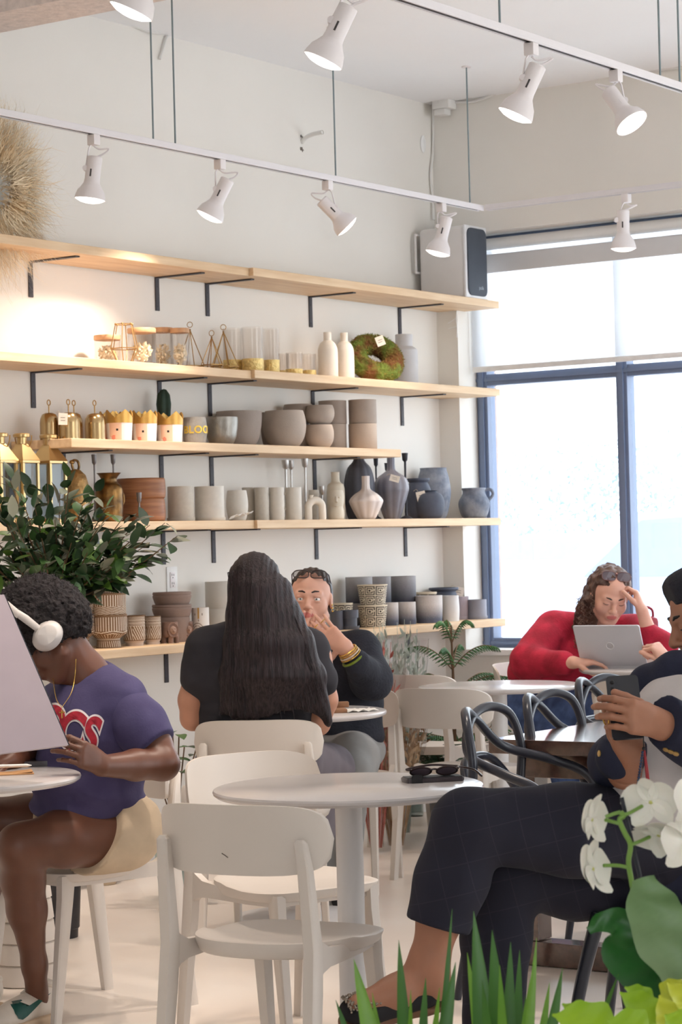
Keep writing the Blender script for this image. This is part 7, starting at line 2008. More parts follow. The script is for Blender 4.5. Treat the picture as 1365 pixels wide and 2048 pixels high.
t2 = sdf_mesh(chain([px(1340, 1735, 5.74), px(1150, 1750, 5.66), px(1015, 1738, 5.56)], [0.120, 0.102, 0.085]) + chain([px(1015, 1738, 5.56), px(992, 1880, 5.56), px(985, 2120, 5.60)], [0.085, 0.078, 0.070]), 0.006, 0.035, disp=fold(0.004, 9, 42), cut=plane_cut(px(986, 2090, 5.60), (0, 0, -1)))
np_obj('checked_trousers', [t1, t2], m_trs, root)
m_blk = M('black suede shoe', (24, 22, 26), 0.8, bump=0.1)
d = toe - ank; d /= np.linalg.norm(d)
SF = Fr(px(842, 1975, 5.35), d + V3((0, 0, 0.30)), (0.35, -0.30, 0.9))
shoe = sdf_mesh([SF.E((0, -0.030, -0.008), (0.037, 0.050, 0.036), 0.02), SF.C((0, 0.0, -0.018), 0.036, (0, 0.12, -0.020), 0.042, 0.02), SF.E((0, 0.150, -0.016), (0.040, 0.050, 0.026), 0.02)] + [C(px(862, 1930, 5.36), 0.030, px(856, 1958, 5.36), 0.034, 0.01, '-')], 0.0035, 0.015, cut=lambda P: np.maximum(-0.040 - SF.loc(P)[:, 2], (SF.loc(P)[:, 2] - 0.002) * 0.9))
np_obj('shoe', [shoe], m_blk, root)
sole = sdf_mesh([SF.E((0, -0.030, -0.045), (0.040, 0.052, 0.022), 0.02), SF.C((0, 0.0, -0.046), 0.030, (0, 0.12, -0.046), 0.034, 0.02), SF.E((0, 0.150, -0.046), (0.042, 0.052, 0.02), 0.02)], 0.004, 0.02, cut=lambda P: np.maximum(SF.loc(P)[:, 2] + 0.038, -0.062 - SF.loc(P)[:, 2]))
np_obj('shoe_sole', [sole], M('brown leather sole', (120, 84, 62), 0.6, var=0.1), root)
bm = nb(); rnd = random.Random(8)
for _ in range(260):
    a, b_ = rnd.uniform(-0.9, 0.9), rnd.uniform(0.10, 0.185)
    p = SF.p(0.034 * a, b_, 0.004 + 0.012 * math.cos(a * 1.3) - 0.10 * max(0, b_ - 0.15)); sphere(bm, Vector(p) - root.location, 0.0028, 6)
obj('sequins', bm, M('pewter sequins', (150, 140, 128), 0.25, metal=0.8), root)
SG = Fr(V3((px(985, 2110, 5.6)[0], 5.6, 0)), (-0.75, -0.66, 0), (0, 0, 1))
np_obj('shoe', [sdf_mesh([SG.E((0, -0.02, 0.05), (0.038, 0.055, 0.045), 0.02), SG.C((0, 0.02, 0.04), 0.036, (0, 0.13, 0.034), 0.034, 0.02)], 0.005, 0.02)], m_blk, root)
bm = nb(); fr = Fr(npv(at(1213, 1440, 5.20)), (0.9, 0.4, 0.1), (0, 0, 1)); tube(bm, [Vector(fr.p(0.0115 * math.cos(2 * PI * k / 20), 0, 0.0115 * math.sin(2 * PI * k / 20))) - root.location for k in range(21)], 0.0018, 6); obj('ring', bm, m_jgold, root)
# his phone and its charm
c = (at(1207, 1358, 5.24) + at(1284, 1438, 5.22)) / 2
ux = (at(1255, 1352, 5.24) - at(1207, 1355, 5.24)).normalized(); uy = (at(1212, 1358, 5.24) - at(1238, 1440, 5.20)).normalized(); uy = (uy - ux * uy.dot(ux)).normalized(); un = ux.cross(uy)
t = thing('phone', 'dark phone held up in both hands by the person in the blazer', 'phone', at(1251, 1415, 5.250), 0)
m_phone = M('black phone glass', (56, 58, 64), 0.22, var=0.02)
bm = nb(); prism(bm, rrect(0.072, 0.150, 0.009, 4), -0.004, 0.004, frame((0, 0, 0), ux, uy, un)); bmesh.ops.translate(bm, verts=bm.verts, vec=-uy * 0.0); obj('phone_body', bm, m_phone, t)
bm = nb()
for k in range(3):
    q = -ux * 0.023 + uy * (0.060 - 0.017 * k); sphere(bm, q + un * 0.0045, 0.0052, 12); sphere(bm, q - un * 0.0045, 0.0052, 12)
obj('camera_lens', bm, m_black, t)
p0 = at(1287, 1470, 5.19)
t = thing('phone_charm', 'black and red beaded charm hanging below the held phone', 'charm', p0, 0)
bm = nb(); tube(bm, [(0, 0, 0.03), (0.001, 0, -0.028)], 0.0014, 6); sphere(bm, (0.001, 0, -0.03), 0.0045, 10); obj('cord', bm, m_black, t)
bm = nb()
for k in range(12): sphere(bm, (-0.002 - 0.0011 * k, 0, -0.038 - 0.0062 * k), (0.0034, 0.0034, 0.0034), 8)
obj('bead_strand', bm, M('dark blue beads', (50, 62, 92), 0.3), t)
bm = nb()
for k in range(3): tube(bm, [(0.002, 0, -0.034), (0.004 + 0.002 * k, 0.002 * k, -0.075), (0.006 + 0.002 * k, 0, -0.105)], 0.0022, 6)
obj('tassel', bm, M('red cord tassel', (150, 46, 52), 0.7), t)
# ================================================================== THINGS ON THE TABLES
TZR = 0.742
# nearest table: phone with sunglasses on top
c = atz(866, 1562, TZR)
t = thing('phone', 'phone in a dark clear case lying on the nearest round table', 'phone', (c.x, c.y, TZR), 0)
ex = (atz(925, 1556, TZR) - atz(800, 1562, TZR)).normalized(); ey = UP.cross(ex)
bm = nb(); prism(bm, rrect(0.150, 0.074, 0.010, 4), 0.0, 0.011, frame((0, 0, 0), ex, ey, UP)); bmesh.ops.bevel(bm, geom=bm.edges[:], offset=0.002, segments=2, affect='EDGES'); obj('phone_case', bm, M('dark phone case', (70, 62, 66), 0.3), t)
bm = nb(); prism(bm, rrect(0.142, 0.067, 0.008, 4), 0.0112, 0.0124, frame((0, 0, 0), ex, ey, UP)); obj('screen', bm, m_black, t)
bm = nb(); prism(bm, rrect(0.028, 0.03, 0.006, 4), 0.0, 0.002, frame(ex * -0.05 - ey * 0.0375 + UP * 0.006, ex, UP, -ey)); obj('camera_bump', bm, m_black, t)
c2 = atz(866, 1545, TZR + 0.02)
t = thing('sunglasses', 'folded dark sunglasses lying on top of the phone', 'sunglasses', (c.x + 0.0, c.y + 0.01, TZR + 0.0125), 0)
m_sun = M('dark tortoise frame', (52, 36, 36), 0.25); 
def P3(a, b, z): return ex * a + ey * b + UP * z
bm = nb()
for s in (-1, 1):
    ring = [P3(s * 0.034 + 0.027 * math.cos(a), -0.016 - 0.010 * math.sin(a), 0.013 + 0.011 * math.sin(a)) for a in [2 * PI * k / 24 for k in range(26)]]
    tube(bm, ring, 0.0026, 6)
tube(bm, spline([P3(-0.009, -0.020, 0.017), P3(0, -0.023, 0.019), P3(0.009, -0.020, 0.017)], 4), 0.0026, 6)
obj('frame', bm, m_sun, t)
bm = nb(); tube(bm, spline([P3(-0.062, -0.020, 0.018), P3(-0.066, -0.006, 0.020), P3(0.0, 0.010, 0.026), P3(0.07, 0.012, 0.020)], 6), 0.003, 6); obj('temple', bm, m_sun, t)
bm = nb(); tube(bm, spline([P3(0.062, -0.020, 0.018), P3(0.068, -0.006, 0.020), P3(0.11, 0.01, 0.010), P3(0.135, 0.02, -0.009)], 6), 0.003, 6); obj('temple', bm, m_sun, t)
for s in (-1, 1):
    bm = nb(); prism(bm, [(0.026 * math.cos(a), 0.0145 * math.sin(a)) for a in [2 * PI * k / 24 for k in range(24)]], -0.0006, 0.0006, frame(P3(s * 0.034, -0.016, 0.013), ex, (UP * 0.74 - ey * 0.67), (-ey * 0.74 - UP * 0.67))); obj('lens', bm, m_sul, t)
# the women's table
c = atz(718, 1423, TZR)
t = thing('napkin', 'crumpled white napkin on the table between the two women', 'napkin', (c.x, c.y, TZR), 0.4)
bm = nb(); rnd = random.Random(4); g = []
for i in range(13):
    g.append([bm.verts.new(((i - 6) * 0.010, (j - 4) * 0.011, 0.004 + 0.009 * abs(math.sin(i * 0.8 + j * 0.5)) * rnd.uniform(0.4, 1))) for j in range(9)])
for i in range(12):
    for j in range(8): bm.faces.new((g[i][j], g[i + 1][j], g[i + 1][j + 1], g[i][j + 1]))
e = bmesh.ops.extrude_face_region(bm, geom=bm.faces[:]); bmesh.ops.translate(bm, verts=[v for v in e['geom'] if isinstance(v, bmesh.types.BMVert)], vec=(0, 0, -0.003)); bmesh.ops.recalc_face_normals(bm, faces=bm.faces)
obj('cloth', bm, M('white napkin paper', (240, 236, 228), 0.9), t, True)
c = atz(664, 1424, TZR)
t = thing('serving_board', 'small brown wooden serving board on the table between the women', 'serving board', (c.x, c.y, TZR), 0.1)
m_tray = M('oiled wood', (150, 108, 78), 0.5, var=0.1, vscale=6, stretch=(8, 1, 8))
bm = nb(); box(bm, (0, 0, 0.007), (0.10, 0.14, 0.014), bev=0.003); obj('board', bm, m_tray, t)
bm = nb(); box(bm, (0.03, 0.03, 0.024), (0.07, 0.03, 0.02), bev=0.003); obj('block', bm, m_tray, t)
# laptop with the round badge
def laptop(name, label, base_c, ex, ey, w, d, open_ang, mat_lid, z):
    t = thing(name, label, 'laptop', (base_c.x, base_c.y, z), 0)
    bm = nb(); prism(bm, rrect(w, d, 0.008, 3), 0, 0.014, frame((0, 0, 0), ex, ey, UP)); obj('base', bm, mat_lid, t, None)
    return t
c = atz(1222, 1338, 0.765)
exl = (_r * 0.995 + _r0 * 0).normalized(); exl = Vector((0.906, -0.423, 0)); eyl = UP.cross(exl)
m_alu = M('silver aluminium', (206, 206, 212), 0.32, metal=0.35, var=0.01)
t = laptop('laptop', 'open silver laptop with a round badge, its lid back facing us', c + eyl * 0.13 + exl * 0.01, exl, eyl, 0.305, 0.21, 0, m_alu, 0.765)
lidu = (UP * 0.86 - eyl * 0.5).normalized(); lidn = exl.cross(lidu)
hinge = eyl * -0.105 + UP * 0.014
bm = nb(); prism(bm, rrect(0.305, 0.21, 0.008, 3), -0.003, 0.003, frame(hinge + lidu * 0.105, exl, lidu, lidn)); obj('lid', bm, m_alu, t, None)
m_badge = M('pale badge', (232, 230, 230), 0.25, metal=0.2)
fr = frame(hinge + lidu * 0.105 + lidn * 0.0033, exl, lidu, lidn)
bm = nb(); tube(bm, [(0.017 * math.cos(2 * PI * k / 32), 0.017 * math.sin(2 * PI * k / 32), 0) for k in range(33)], 0.0016, 6); bmesh.ops.transform(bm, matrix=fr, verts=bm.verts); obj('badge_ring', bm, m_badge, t)
vs, fs = text_mesh('hp', 0.026, 0.0005, offset=0.0004, shear=0.3)
obj('badge_letters', ([fr @ Vector((v.x, v.y + 0.001, 0.0)) for v in vs], fs), m_badge, t, None)
bm = nb(); box(bm, (0, 0, 0.0146), (0.26, 0.10, 0.001), Matrix((exl, eyl, UP)).transposed()); bmesh.ops.translate(bm, verts=bm.verts, vec=eyl * -0.02); obj('keyboard', bm, m_phone, t, None)
c = atz(1192, 1334, 0.765)
t = thing('phone', 'black phone lying flat before the silver laptop', 'phone', (c.x, c.y, 0.765), 0)
bm = nb(); prism(bm, rrect(0.145, 0.072, 0.009, 4), 0, 0.008, frame((0, 0, 0), exl, eyl, UP)); obj('phone_body', bm, m_black, t)
# red shoulder bag on the sill side behind the woman in red
c = at(1292, 1250, 10.95)
t = thing('handbag', 'dark red handbag with gold clasp behind the woman in red', 'bag', c, 0.3)
m_bag = M('dark red leather', (150, 34, 52), 0.4, var=0.1, vscale=16)
bm = nb(); box(bm, (0, 0, -0.06), (0.12, 0.07, 0.20), bev=0.025); obj('bag_body', bm, m_bag, t)
bm = nb(); tube(bm, spline([(-0.04, 0, 0.03), (-0.035, 0, 0.07), (0.0, 0, 0.085), (0.035, 0, 0.07), (0.04, 0, 0.03)], 5), 0.006, 8); obj('handle', bm, m_bag, t)
bm = nb(); sphere(bm, (-0.02, -0.037, 0.0), (0.010, 0.004, 0.010), 10); tube(bm, [(-0.02, -0.037, 0.0), (-0.02, -0.039, -0.035)], 0.003, 6); obj('clasp', bm, m_jgold, t)
# left table: open laptop, its screen seen at a slant, a napkin and a pen
zl = TZR
b0, b1 = at(137, 1491, 6.06), at(-150, 1528, 5.98)
t = thing('laptop', 'large open laptop at the left edge, its glossy screen slanting over the table', 'laptop', (atz(60, 1532, zl).x, atz(60, 1532, zl).y, zl), 0)
o_ = t.location
m_scr = M('glossy grey screen', (176, 164, 172), 0.12, var=0.02, spec=0.6)
m_lap = M('dark laptop body', (40, 40, 48), 0.2, coat=0.4)
sx = (b1 - b0).normalized(); top = at(8, 1190, 6.20); su = (top - b0).normalized()
nn = sx.cross(su).normalized(); su2 = nn.cross(sx)
W_, H_ = 0.38, (top - b0).length
bm = nb()
q = [b0, b0 + sx * W_, b0 + sx * W_ + (top - b0), top]
lo = [bm.verts.new(v - o_ + nn * 0.004) for v in q]; hi = [bm.verts.new(v - o_ - nn * 0.004) for v in q]
bm.faces.new(lo); bm.faces.new(hi[::-1])
for k in range(4): bm.faces.new((lo[k], lo[(k + 1) % 4], hi[(k + 1) % 4], hi[k]))
bmesh.ops.recalc_face_normals(bm, faces=bm.faces); obj('screen', bm, m_scr, t, None)
bm = nb()
for k in range(2): tube(bm, [b0 - o_ + (top - b0) * k * 0.0 + nn * 0.0, top - o_], 0.0035, 6)
obj('bezel_edge', bm, m_lap, t)
bm = nb(); bx0 = atz(150, 1533, zl); by_ = atz(-260, 1545, zl)
ex2 = (by_ - bx0); ex2.z = 0; ex2.normalize(); ey2 = UP.cross(ex2)
prism(bm, rrect(0.34, 0.16, 0.01, 3), 0, 0.016, frame(bx0 - o_ + ex2 * 0.17 - ey2 * 0.10, ex2, ey2, UP)); obj('base', bm, m_lap, t, None)
c = atz(25, 1534, zl + 0.018)
t = thing('stylus', 'white stylus pen lying on the dark laptop base', 'pen', (c.x, c.y, zl + 0.021), 0)
bm = nb(); tube(bm, [ex2 * -0.04, ex2 * 0.09], 0.0045, 10); tube(bm, [ex2 * -0.04, ex2 * -0.052], [0.0045, 0.001], 10); obj('pen_body', bm, m_trim, t)
c = atz(22, 1548, zl)
t = thing('paper_napkin', 'brown paper napkin lying on the left round table', 'napkin', (c.x, c.y, zl), 0.2)
bm = nb(); box(bm, (0, 0, 0.002), (0.12, 0.08, 0.003), bev=0.001); box(bm, (0.03, 0.0, 0.005), (0.055, 0.07, 0.002), Matrix.Rotation(-0.08, 3, 'Y')); obj('paper', bm, M('brown kraft paper', (196, 150, 104), 0.85, var=0.08), t, None)
# fabric of the chair pad under the blazer wearer
# ================================================================== FLOOR THINGS
def floor_at(x, y): return atz(x, y, 0)
# white layered planter and black pot behind the headphone wearer
c = floor_at(40, 1985); d = 7.2; c = at(48, 1800, 7.35)
t = thing('layered_planter', 'white planter built of stacked bands behind the bare leg at left', 'planter', (c.x, c.y, 0), 0)
prof = []; R0 = 0.105
for k in range(6):
    z = 0.0 + k * 0.066; r = R0 - 0.0055 * k
    prof += [(r - 0.004, z), (r + 0.004, z + 0.004), (r - 0.003, z + 0.062)]
bm = nb(); lathe(bm, prof + [(R0 - 0.045, 0.40), (R0 - 0.05, 0.37), (0, 0.36)], 48); bmesh.ops.recalc_face_normals(bm, faces=bm.faces); obj('pot', bm, m_plast, t)
bm = nb(); lathe(bm, [(0.0, 0.362), (0.055, 0.363)], 24, cap_bottom=False); obj('soil', bm, M('potting soil', (62, 46, 38), 0.95, bump=0.5), t)
m_bpot = M('black plastic pot', (44, 42, 46), 0.45)
# blue patterned pots
m_blue = M('indigo glaze', (86, 88, 134), 0.6, var=0.1, vscale=12); m_tanl = M('tan clay', (206, 184, 156), 0.8)
def pat_tri(th, z, r):
    if z < 0.12: return 1
    u = (th * 9 / (2 * PI)); v = (z - 0.12) * 4.2
    a = (u + v * 0.5) % 1.0; b = (u - v * 0.5) % 1.0; c_ = v % 1.0; e_ = (u * 2) % 1.0
    return 1 if min(a, 1 - a) < 0.05 or min(b, 1 - b) < 0.05 or min(c_, 1 - c_) < 0.05 or min(e_, 1 - e_) < 0.05 else 0
for (x, y, r, h, lab) in ((206, 1768, 0.072, 0.17, 'indigo pot with tan triangle lines on the floor, left of two'), (246, 1757, 0.068, 0.16, 'indigo pot with tan triangle lines on the floor, right of two')):
    c = floor_at(x, y)
    o = obj('triangle_pot', nb(), [m_blue, m_tanl]); bm = nb(); vessel(bm, fine([(0.74, 0), (0.80, 0.1), (0.98, 0.35), (1, 0.6), (0.94, 1)], 60), r, h, 0.006, 200, pat_tri, sm=False); bmesh.ops.recalc_face_normals(bm, faces=bm.faces); bm.to_mesh(o.data); bm.free(); o.data.polygons.foreach_set('use_smooth', [True] * len(o.data.polygons)); o.location = (c.x, c.y, 0)
    tag(o, lab, 'plant pot', 'indigo triangle patterned pots')
# small leafy plant behind the chairs
def leaf(bm, base, d, up, L, Wd, mi=0, droop=0.25, n=6, fold_=0.15):
    d = Vector(d).normalized(); s = d.cross(Vector(up)); 
    if s.length < 1e-4: s = d.orthogonal()
    s.normalize(); u2 = s.cross(d)
    prev = None
    for k in range(n + 1):
        t_ = k / n
        w = Wd * (math.sin(PI * (t_ ** 0.8)) ** 0.8 if 0 < t_ < 1 else 0.02)
        c = Vector(base) + d * (L * t_) - u2 * (droop * L * t_ * t_)
        a = [bm.verts.new(c - s * w + u2 * w * fold_), bm.verts.new(c), bm.verts.new(c + s * w + u2 * w * fold_)]
        if prev:
            for q in (0, 1): bm.faces.new((prev[q], prev[q + 1], a[q + 1], a[q])).material_index = mi
        prev = a
m_leafd = M('dark green leaf', (52, 78, 44), 0.45, var=0.25, vscale=3, rgb2=(34, 56, 34), spec=0.6)
m_leafm = M('mid green leaf', (78, 112, 58), 0.45, var=0.2, vscale=3, rgb2=(54, 84, 44))
m_leafb = M('bright green leaf', (110, 150, 60), 0.45, var=0.2, vscale=3)
m_leafg = M('grey green leaf underside', (150, 150, 128), 0.5, var=0.15, vscale=3)
m_twig = M('brown twig', (112, 84, 60), 0.8)
c = at(352, 1600, 9.0)
t = thing('potted_plant', 'small leafy plant by the wall behind the stacked chair backs', 'plant', (c.x, c.y, 0), 0)
bm = nb(); rnd = random.Random(6)
stems = nb()
for k in range(9):
    a = rnd.uniform(0, 2 * PI); zt_ = rnd.uniform(0.45, 0.68)
    tip = Vector((0.09 * math.cos(a), 0.09 * math.sin(a), zt_)); tube(stems, [(0, 0, 0.25), tip * 0.6 + Vector((0, 0, 0.12)), tip], 0.003, 5)
    for q in range(3): leaf(bm, tip - Vector((0, 0, 0.05 * q)), (math.cos(a + q * 2), math.sin(a + q * 2), 0.1), (0, 0, 1), 0.09, 0.022)
obj('leaves', bm, m_leafm, t, True); obj('stems', stems, m_twig, t)
bm = nb(); lathe(bm, [(0.07, 0), (0.09, 0.22), (0.095, 0.24), (0.085, 0.24), (0.08, 0.2), (0, 0.2)], 28); obj('pot', bm, M('pale teal pot', (190, 206, 200), 0.5), t)
# wrapped dried bouquets
m_cello = M_glass('cellophane', (250, 250, 250), 0.3, 0.08)
m_drr = M('dried rose grass', (206, 130, 116), 0.9, var=0.2, vscale=20, rgb2=(170, 90, 82)); m_drt = M('dried tan leaves', (196, 166, 130), 0.9, var=0.25, vscale=14, rgb2=(146, 112, 84)); m_drg = M('dried grey green', (186, 194, 182), 0.9, var=0.2)
def bouquet(x, yb_, d, h, r, mats, label, seed, n=80):
    c = at(x, yb_, d); rnd = random.Random(seed)
    t = thing('dried_bouquet', label, 'bouquet', (c.x, c.y, 0.02), 0, 'dried bouquets wrapped in cellophane')
    for i, m in enumerate(mats):
        bm = nb()
        for _ in range(n // len(mats)):
            a = rnd.uniform(0, 2 * PI); rr = r * math.sqrt(rnd.random()); L = h * rnd.uniform(0.65, 1.0)
            tip = Vector((rr * math.cos(a), rr * math.sin(a), L)); base = Vector((rr * 0.2 * math.cos(a), rr * 0.2 * math.sin(a), 0.0))
            mid = base.lerp(tip, 0.6)
            tube(bm, [base, mid, tip], [0.0016, 0.0014, 0.001], 4, cap=False)
            for q in range(5):
                leaf(bm, mid.lerp(tip, q / 5), (rnd.gauss(0, .6), rnd.gauss(0, .6), 1), (rnd.gauss(0, 1), 1, 0), 0.05, 0.007, 0, 0.1, 3)
        obj('dried_stems', bm, m, t, True)
    bm = nb(); lathe(bm, [(r * 0.25, 0.0), (r * 0.35, h * 0.25), (r * 0.9, h * 0.6), (r * 1.12, h * 0.82), (r * 1.2, h * 0.9)], 14, cap_bottom=False, radf=lambda a, z: 1 + 0.08 * math.sin(a * 5 + z * 20)); obj('cellophane_wrap', bm, m_cello, t, None)
bouquet(752, 1640, 10.25, 0.92, 0.13, [m_drr], 'dried rose coloured bouquet in cellophane beside the navy sweater', 5)
bouquet(792, 1630, 10.30, 0.72, 0.15, [m_drt, m_drt], 'dried tan bouquet in cellophane between two white chairs', 6)
bouquet(808, 1625, 10.75, 0.98, 0.12, [m_drg], 'dried grey green bouquet in cellophane against the wall', 7)
# glass vessels on the floor
m_amber = M('smoky amber glass', (150, 118, 92), 0.08, var=0.15, trans=0.7, spec=0.7)
c = floor_at(764, 1638)
o = obj('glass_vase', nb(), m_amber); bm = nb(); vessel(bm, [(0.6, 0), (0.8, 0.08), (1, 0.35), (0.95, 0.6), (0.7, 0.85), (0.8, 1)], 0.075, 0.17, 0.005, 40); bmesh.ops.recalc_face_normals(bm, faces=bm.faces); bm.to_mesh(o.data); bm.free(); o.location = (c.x, c.y, 0); o.data.polygons.foreach_set('use_smooth', [True] * len(o.data.polygons)); tag(o, 'round smoky amber glass vase on the floor behind the table legs', 'vase')
c = floor_at(800, 1622)
o2 = obj('glass_vase', nb(), M('dark smoked glass', (84, 70, 64), 0.1, var=0.1)); bm = nb(); vessel(bm, [(0.8, 0), (0.95, 0.1), (1, 0.4), (0.7, 0.8), (0.75, 1)], 0.06, 0.14, 0.005, 40); bmesh.ops.recalc_face_normals(bm, faces=bm.faces); bm.to_mesh(o2.data); bm.free(); o2.location = (c.x, c.y, 0); o2.data.polygons.foreach_set('use_smooth', [True] * len(o2.data.polygons)); tag(o2, 'dark smoked glass vase on the floor left of the clear cylinder', 'vase')
c = floor_at(830, 1632)
t = thing('cylinder_vase', 'clear textured glass cylinder vase standing on the floor', 'vase', (c.x, c.y, 0), 0)
bm = nb(); vessel(bm, [(0.97, 0), (1, 0.02), (1, 1)], 0.044, 0.30, 0.004, 40, sm=False, depth=0.28, radf=lambda a, z: 1 + 0.02 * math.sin(a * 12 + z * 60)); bmesh.ops.recalc_face_normals(bm, faces=bm.faces); obj('glass', bm, M_glass('pale ribbed glass', (218, 224, 222), 0.35, 0.05), t)
# wicker basket
m_wick = M('brown wicker', (150, 112, 82), 0.8, var=0.3, vscale=60, stretch=(1, 1, 3), rgb2=(92, 64, 48), bump=1.0, bscale=70)
c = at(924, 1600, 11.3)
t = thing('wicker_basket', 'brown wicker basket on the floor behind the empty white chairs', 'basket', (c.x, c.y, 0), 0)
prof = [(0, 0.005)]
for k in range(22): prof.append((0.115 + 0.045 * (k / 21) ** 0.7 + (0.004 if k % 2 else 0), 0.012 * k + 0.004))
bm = nb(); lathe(bm, prof + [(0.150, 0.258), (0.145, 0.2), (0, 0.19)], 64, cap_bottom=False, radf=lambda a, z: 1 + 0.018 * math.sin(a * 32 + (PI if int(z / 0.012) % 2 else 0))); bmesh.ops.recalc_face_normals(bm, faces=bm.faces); obj('basket', bm, m_wick, t)
# conifer in the corner
m_pine = M('conifer green', (74, 120, 66), 0.6, var=0.25, vscale=6, rgb2=(48, 88, 52))
c = at(912, 1600, 11.10)
t = thing('potted_conifer', 'young soft needled conifer in the room corner by the window', 'plant', (c.x, c.y, 0), 0)
bm = nb(); lathe(bm, [(0.10, 0), (0.125, 0.24), (0.13, 0.26), (0.118, 0.26), (0.11, 0.22), (0, 0.22)], 32); obj('pot', bm, M('dark grey planter', (78, 78, 84), 0.6), t)
bm = nb(); tube(bm, [(0, 0, 0.2), (0.005, 0, 0.6), (0.0, 0.0, 0.95)], [0.010, 0.008, 0.004], 8); obj('trunk', bm, m_twig, t)
rnd = random.Random(12)
for wh, (z, L, k) in enumerate(((0.40, 0.28, 5), (0.60, 0.30, 5), (0.74, 0.22, 4), (0.86, 0.10, 3))):
    for i in range(k):
        a = 2 * PI * i / k + wh * 0.5 + 0.3
        pts = [Vector((L * s_ * math.cos(a), L * s_ * math.sin(a), z + 0.20 * s_ * (1.5 - s_) * (1 if wh > 0 else 0.4))) for s_ in (0, 0.25, 0.5, 0.75, 1.0)]
        sp = spline(pts, 4); lf = nb(); tube(lf, sp, 0.003, 5, 1)
        for q, p in enumerate(sp):
            if q < 2: continue
            dv = (sp[min(q + 1, len(sp) - 1)] - sp[q - 1]).normalized(); sdv = dv.cross(UP).normalized()
            for s_ in (-1, 1):
                tl = 0.062 * (1.1 - q / len(sp)) + 0.012
                e_ = p + (dv * 0.7 + sdv * s_ * 0.45 - UP * 0.75) * tl
                tube(lf, [p, p.lerp(e_, 0.5) + UP * 0.004, e_], [0.0034, 0.0036, 0.001], 5)
        tube(lf, sp[-3:], 0.0045, 5)
        obj('branch', lf, [m_pine, m_twig], t, True)
# dark green plant lower behind the chairs
c = at(905, 1560, 10.95)
t = thing('bushy_plant', 'bushy dark green floor plant seen under the empty white chair backs', 'plant', (c.x - 0.02, c.y - 0.22, 0), 0)
lf = nb(); st = nb()
for k in range(46):
    a = rnd.uniform(0, 2 * PI); L = rnd.uniform(0.12, 0.26); z0 = rnd.uniform(0.22, 0.36)
    e_ = Vector((L * math.cos(a), L * math.sin(a), z0 + rnd.uniform(0.02, 0.14))); b_ = Vector((0.02 * math.cos(a), 0.02 * math.sin(a), 0.18))
    sp = spline([b_, b_.lerp(e_, 0.5) + UP * 0.05, e_], 5); tube(st, sp, 0.002, 4)
    for q in range(2, len(sp)):
        dv = (sp[q] - sp[q - 1]).normalized(); sdv = dv.cross(UP).normalized()
        for s_ in (-1, 1): tube(lf, [sp[q], sp[q] + (dv * 0.5 + sdv * s_ - UP * 0.2) * 0.05], [0.004, 0.001], 4)
obj('fronds', lf, M('deep green fronds', (48, 84, 56), 0.6, var=0.2), t, True); obj('stems', st, m_twig, t)
bm = nb(); lathe(bm, [(0.08, 0), (0.10, 0.18), (0.105, 0.2), (0.095, 0.2), (0.09, 0.17), (0, 0.17)], 28); obj('pot', bm, M('grey pot', (120, 120, 124), 0.6), t)

# ================================================================== THE LEAFY SHRUB AT THE LEFT
D0 = 8.2
base = at(135, 1860, D0)
t = thing('leafy_shrub', 'large leafy green shrub branching out before the lanterns at left', 'plant', (base.x - 0.02, base.y, 0), 0)
o_ = t.location; rnd = random.Random(77)
bm = nb(); lathe(bm, [(0.056, 0), (0.058, 0.03), (0.063, 0.035), (0.064, 0.06), (0.082, 0.40), (0.087, 0.40), (0.087, 0.44), (0.078, 0.44), (0.076, 0.41), (0, 0.41)], 40); bmesh.ops.recalc_face_normals(bm, faces=bm.faces); obj('pot', bm, m_bpot, t)
stem = nb(); lf = [nb(), nb(), nb(), nb()]
root_p = Vector((0.0, 0.0, 0.41)); crown = at(110, 1195, D0) - o_
targets = [(40, 985, -.1), (95, 968, .05), (140, 950, 0), (120, 985, .12), (190, 985, .1), (215, 1010, -.05), (250, 1030, .05), (270, 1045, -.1), (300, 1050, 0.05), (330, 1046, 0.0), (355, 1072, -.02), (300, 1085, .1), (285, 1120, 0), (262, 1150, -.12), (245, 1120, -.2), (225, 1075, -.2), (200, 1050, -.25), (165, 1010, -.2), (150, 1060, -.25), (110, 1040, -.25), (70, 1015, -.2), (30, 1040, -.25), (-15, 985, 0), (-40, 1040, 0), (10, 1100, -.2), (50, 1090, -.3), (90, 1110, -.3), (130, 1120, -.3), (175, 1105, -.3), (205, 1135, -.2), (15, 1150, -.1), (60, 1145, -.25), (-20, 1130, -.1), (230, 1160, -.1), (0, 1010, .15), (80, 1050, .2), (180, 1060, .2), (240, 1080, .2), (315, 1105, .02), (155, 1150, -.25), (20, 960, .0), (270, 1095, -.25), (120, 1085, .1), (40, 1120, .1), (190, 1030, .15), (-50, 1090, -.2), (60, 975, .1)]
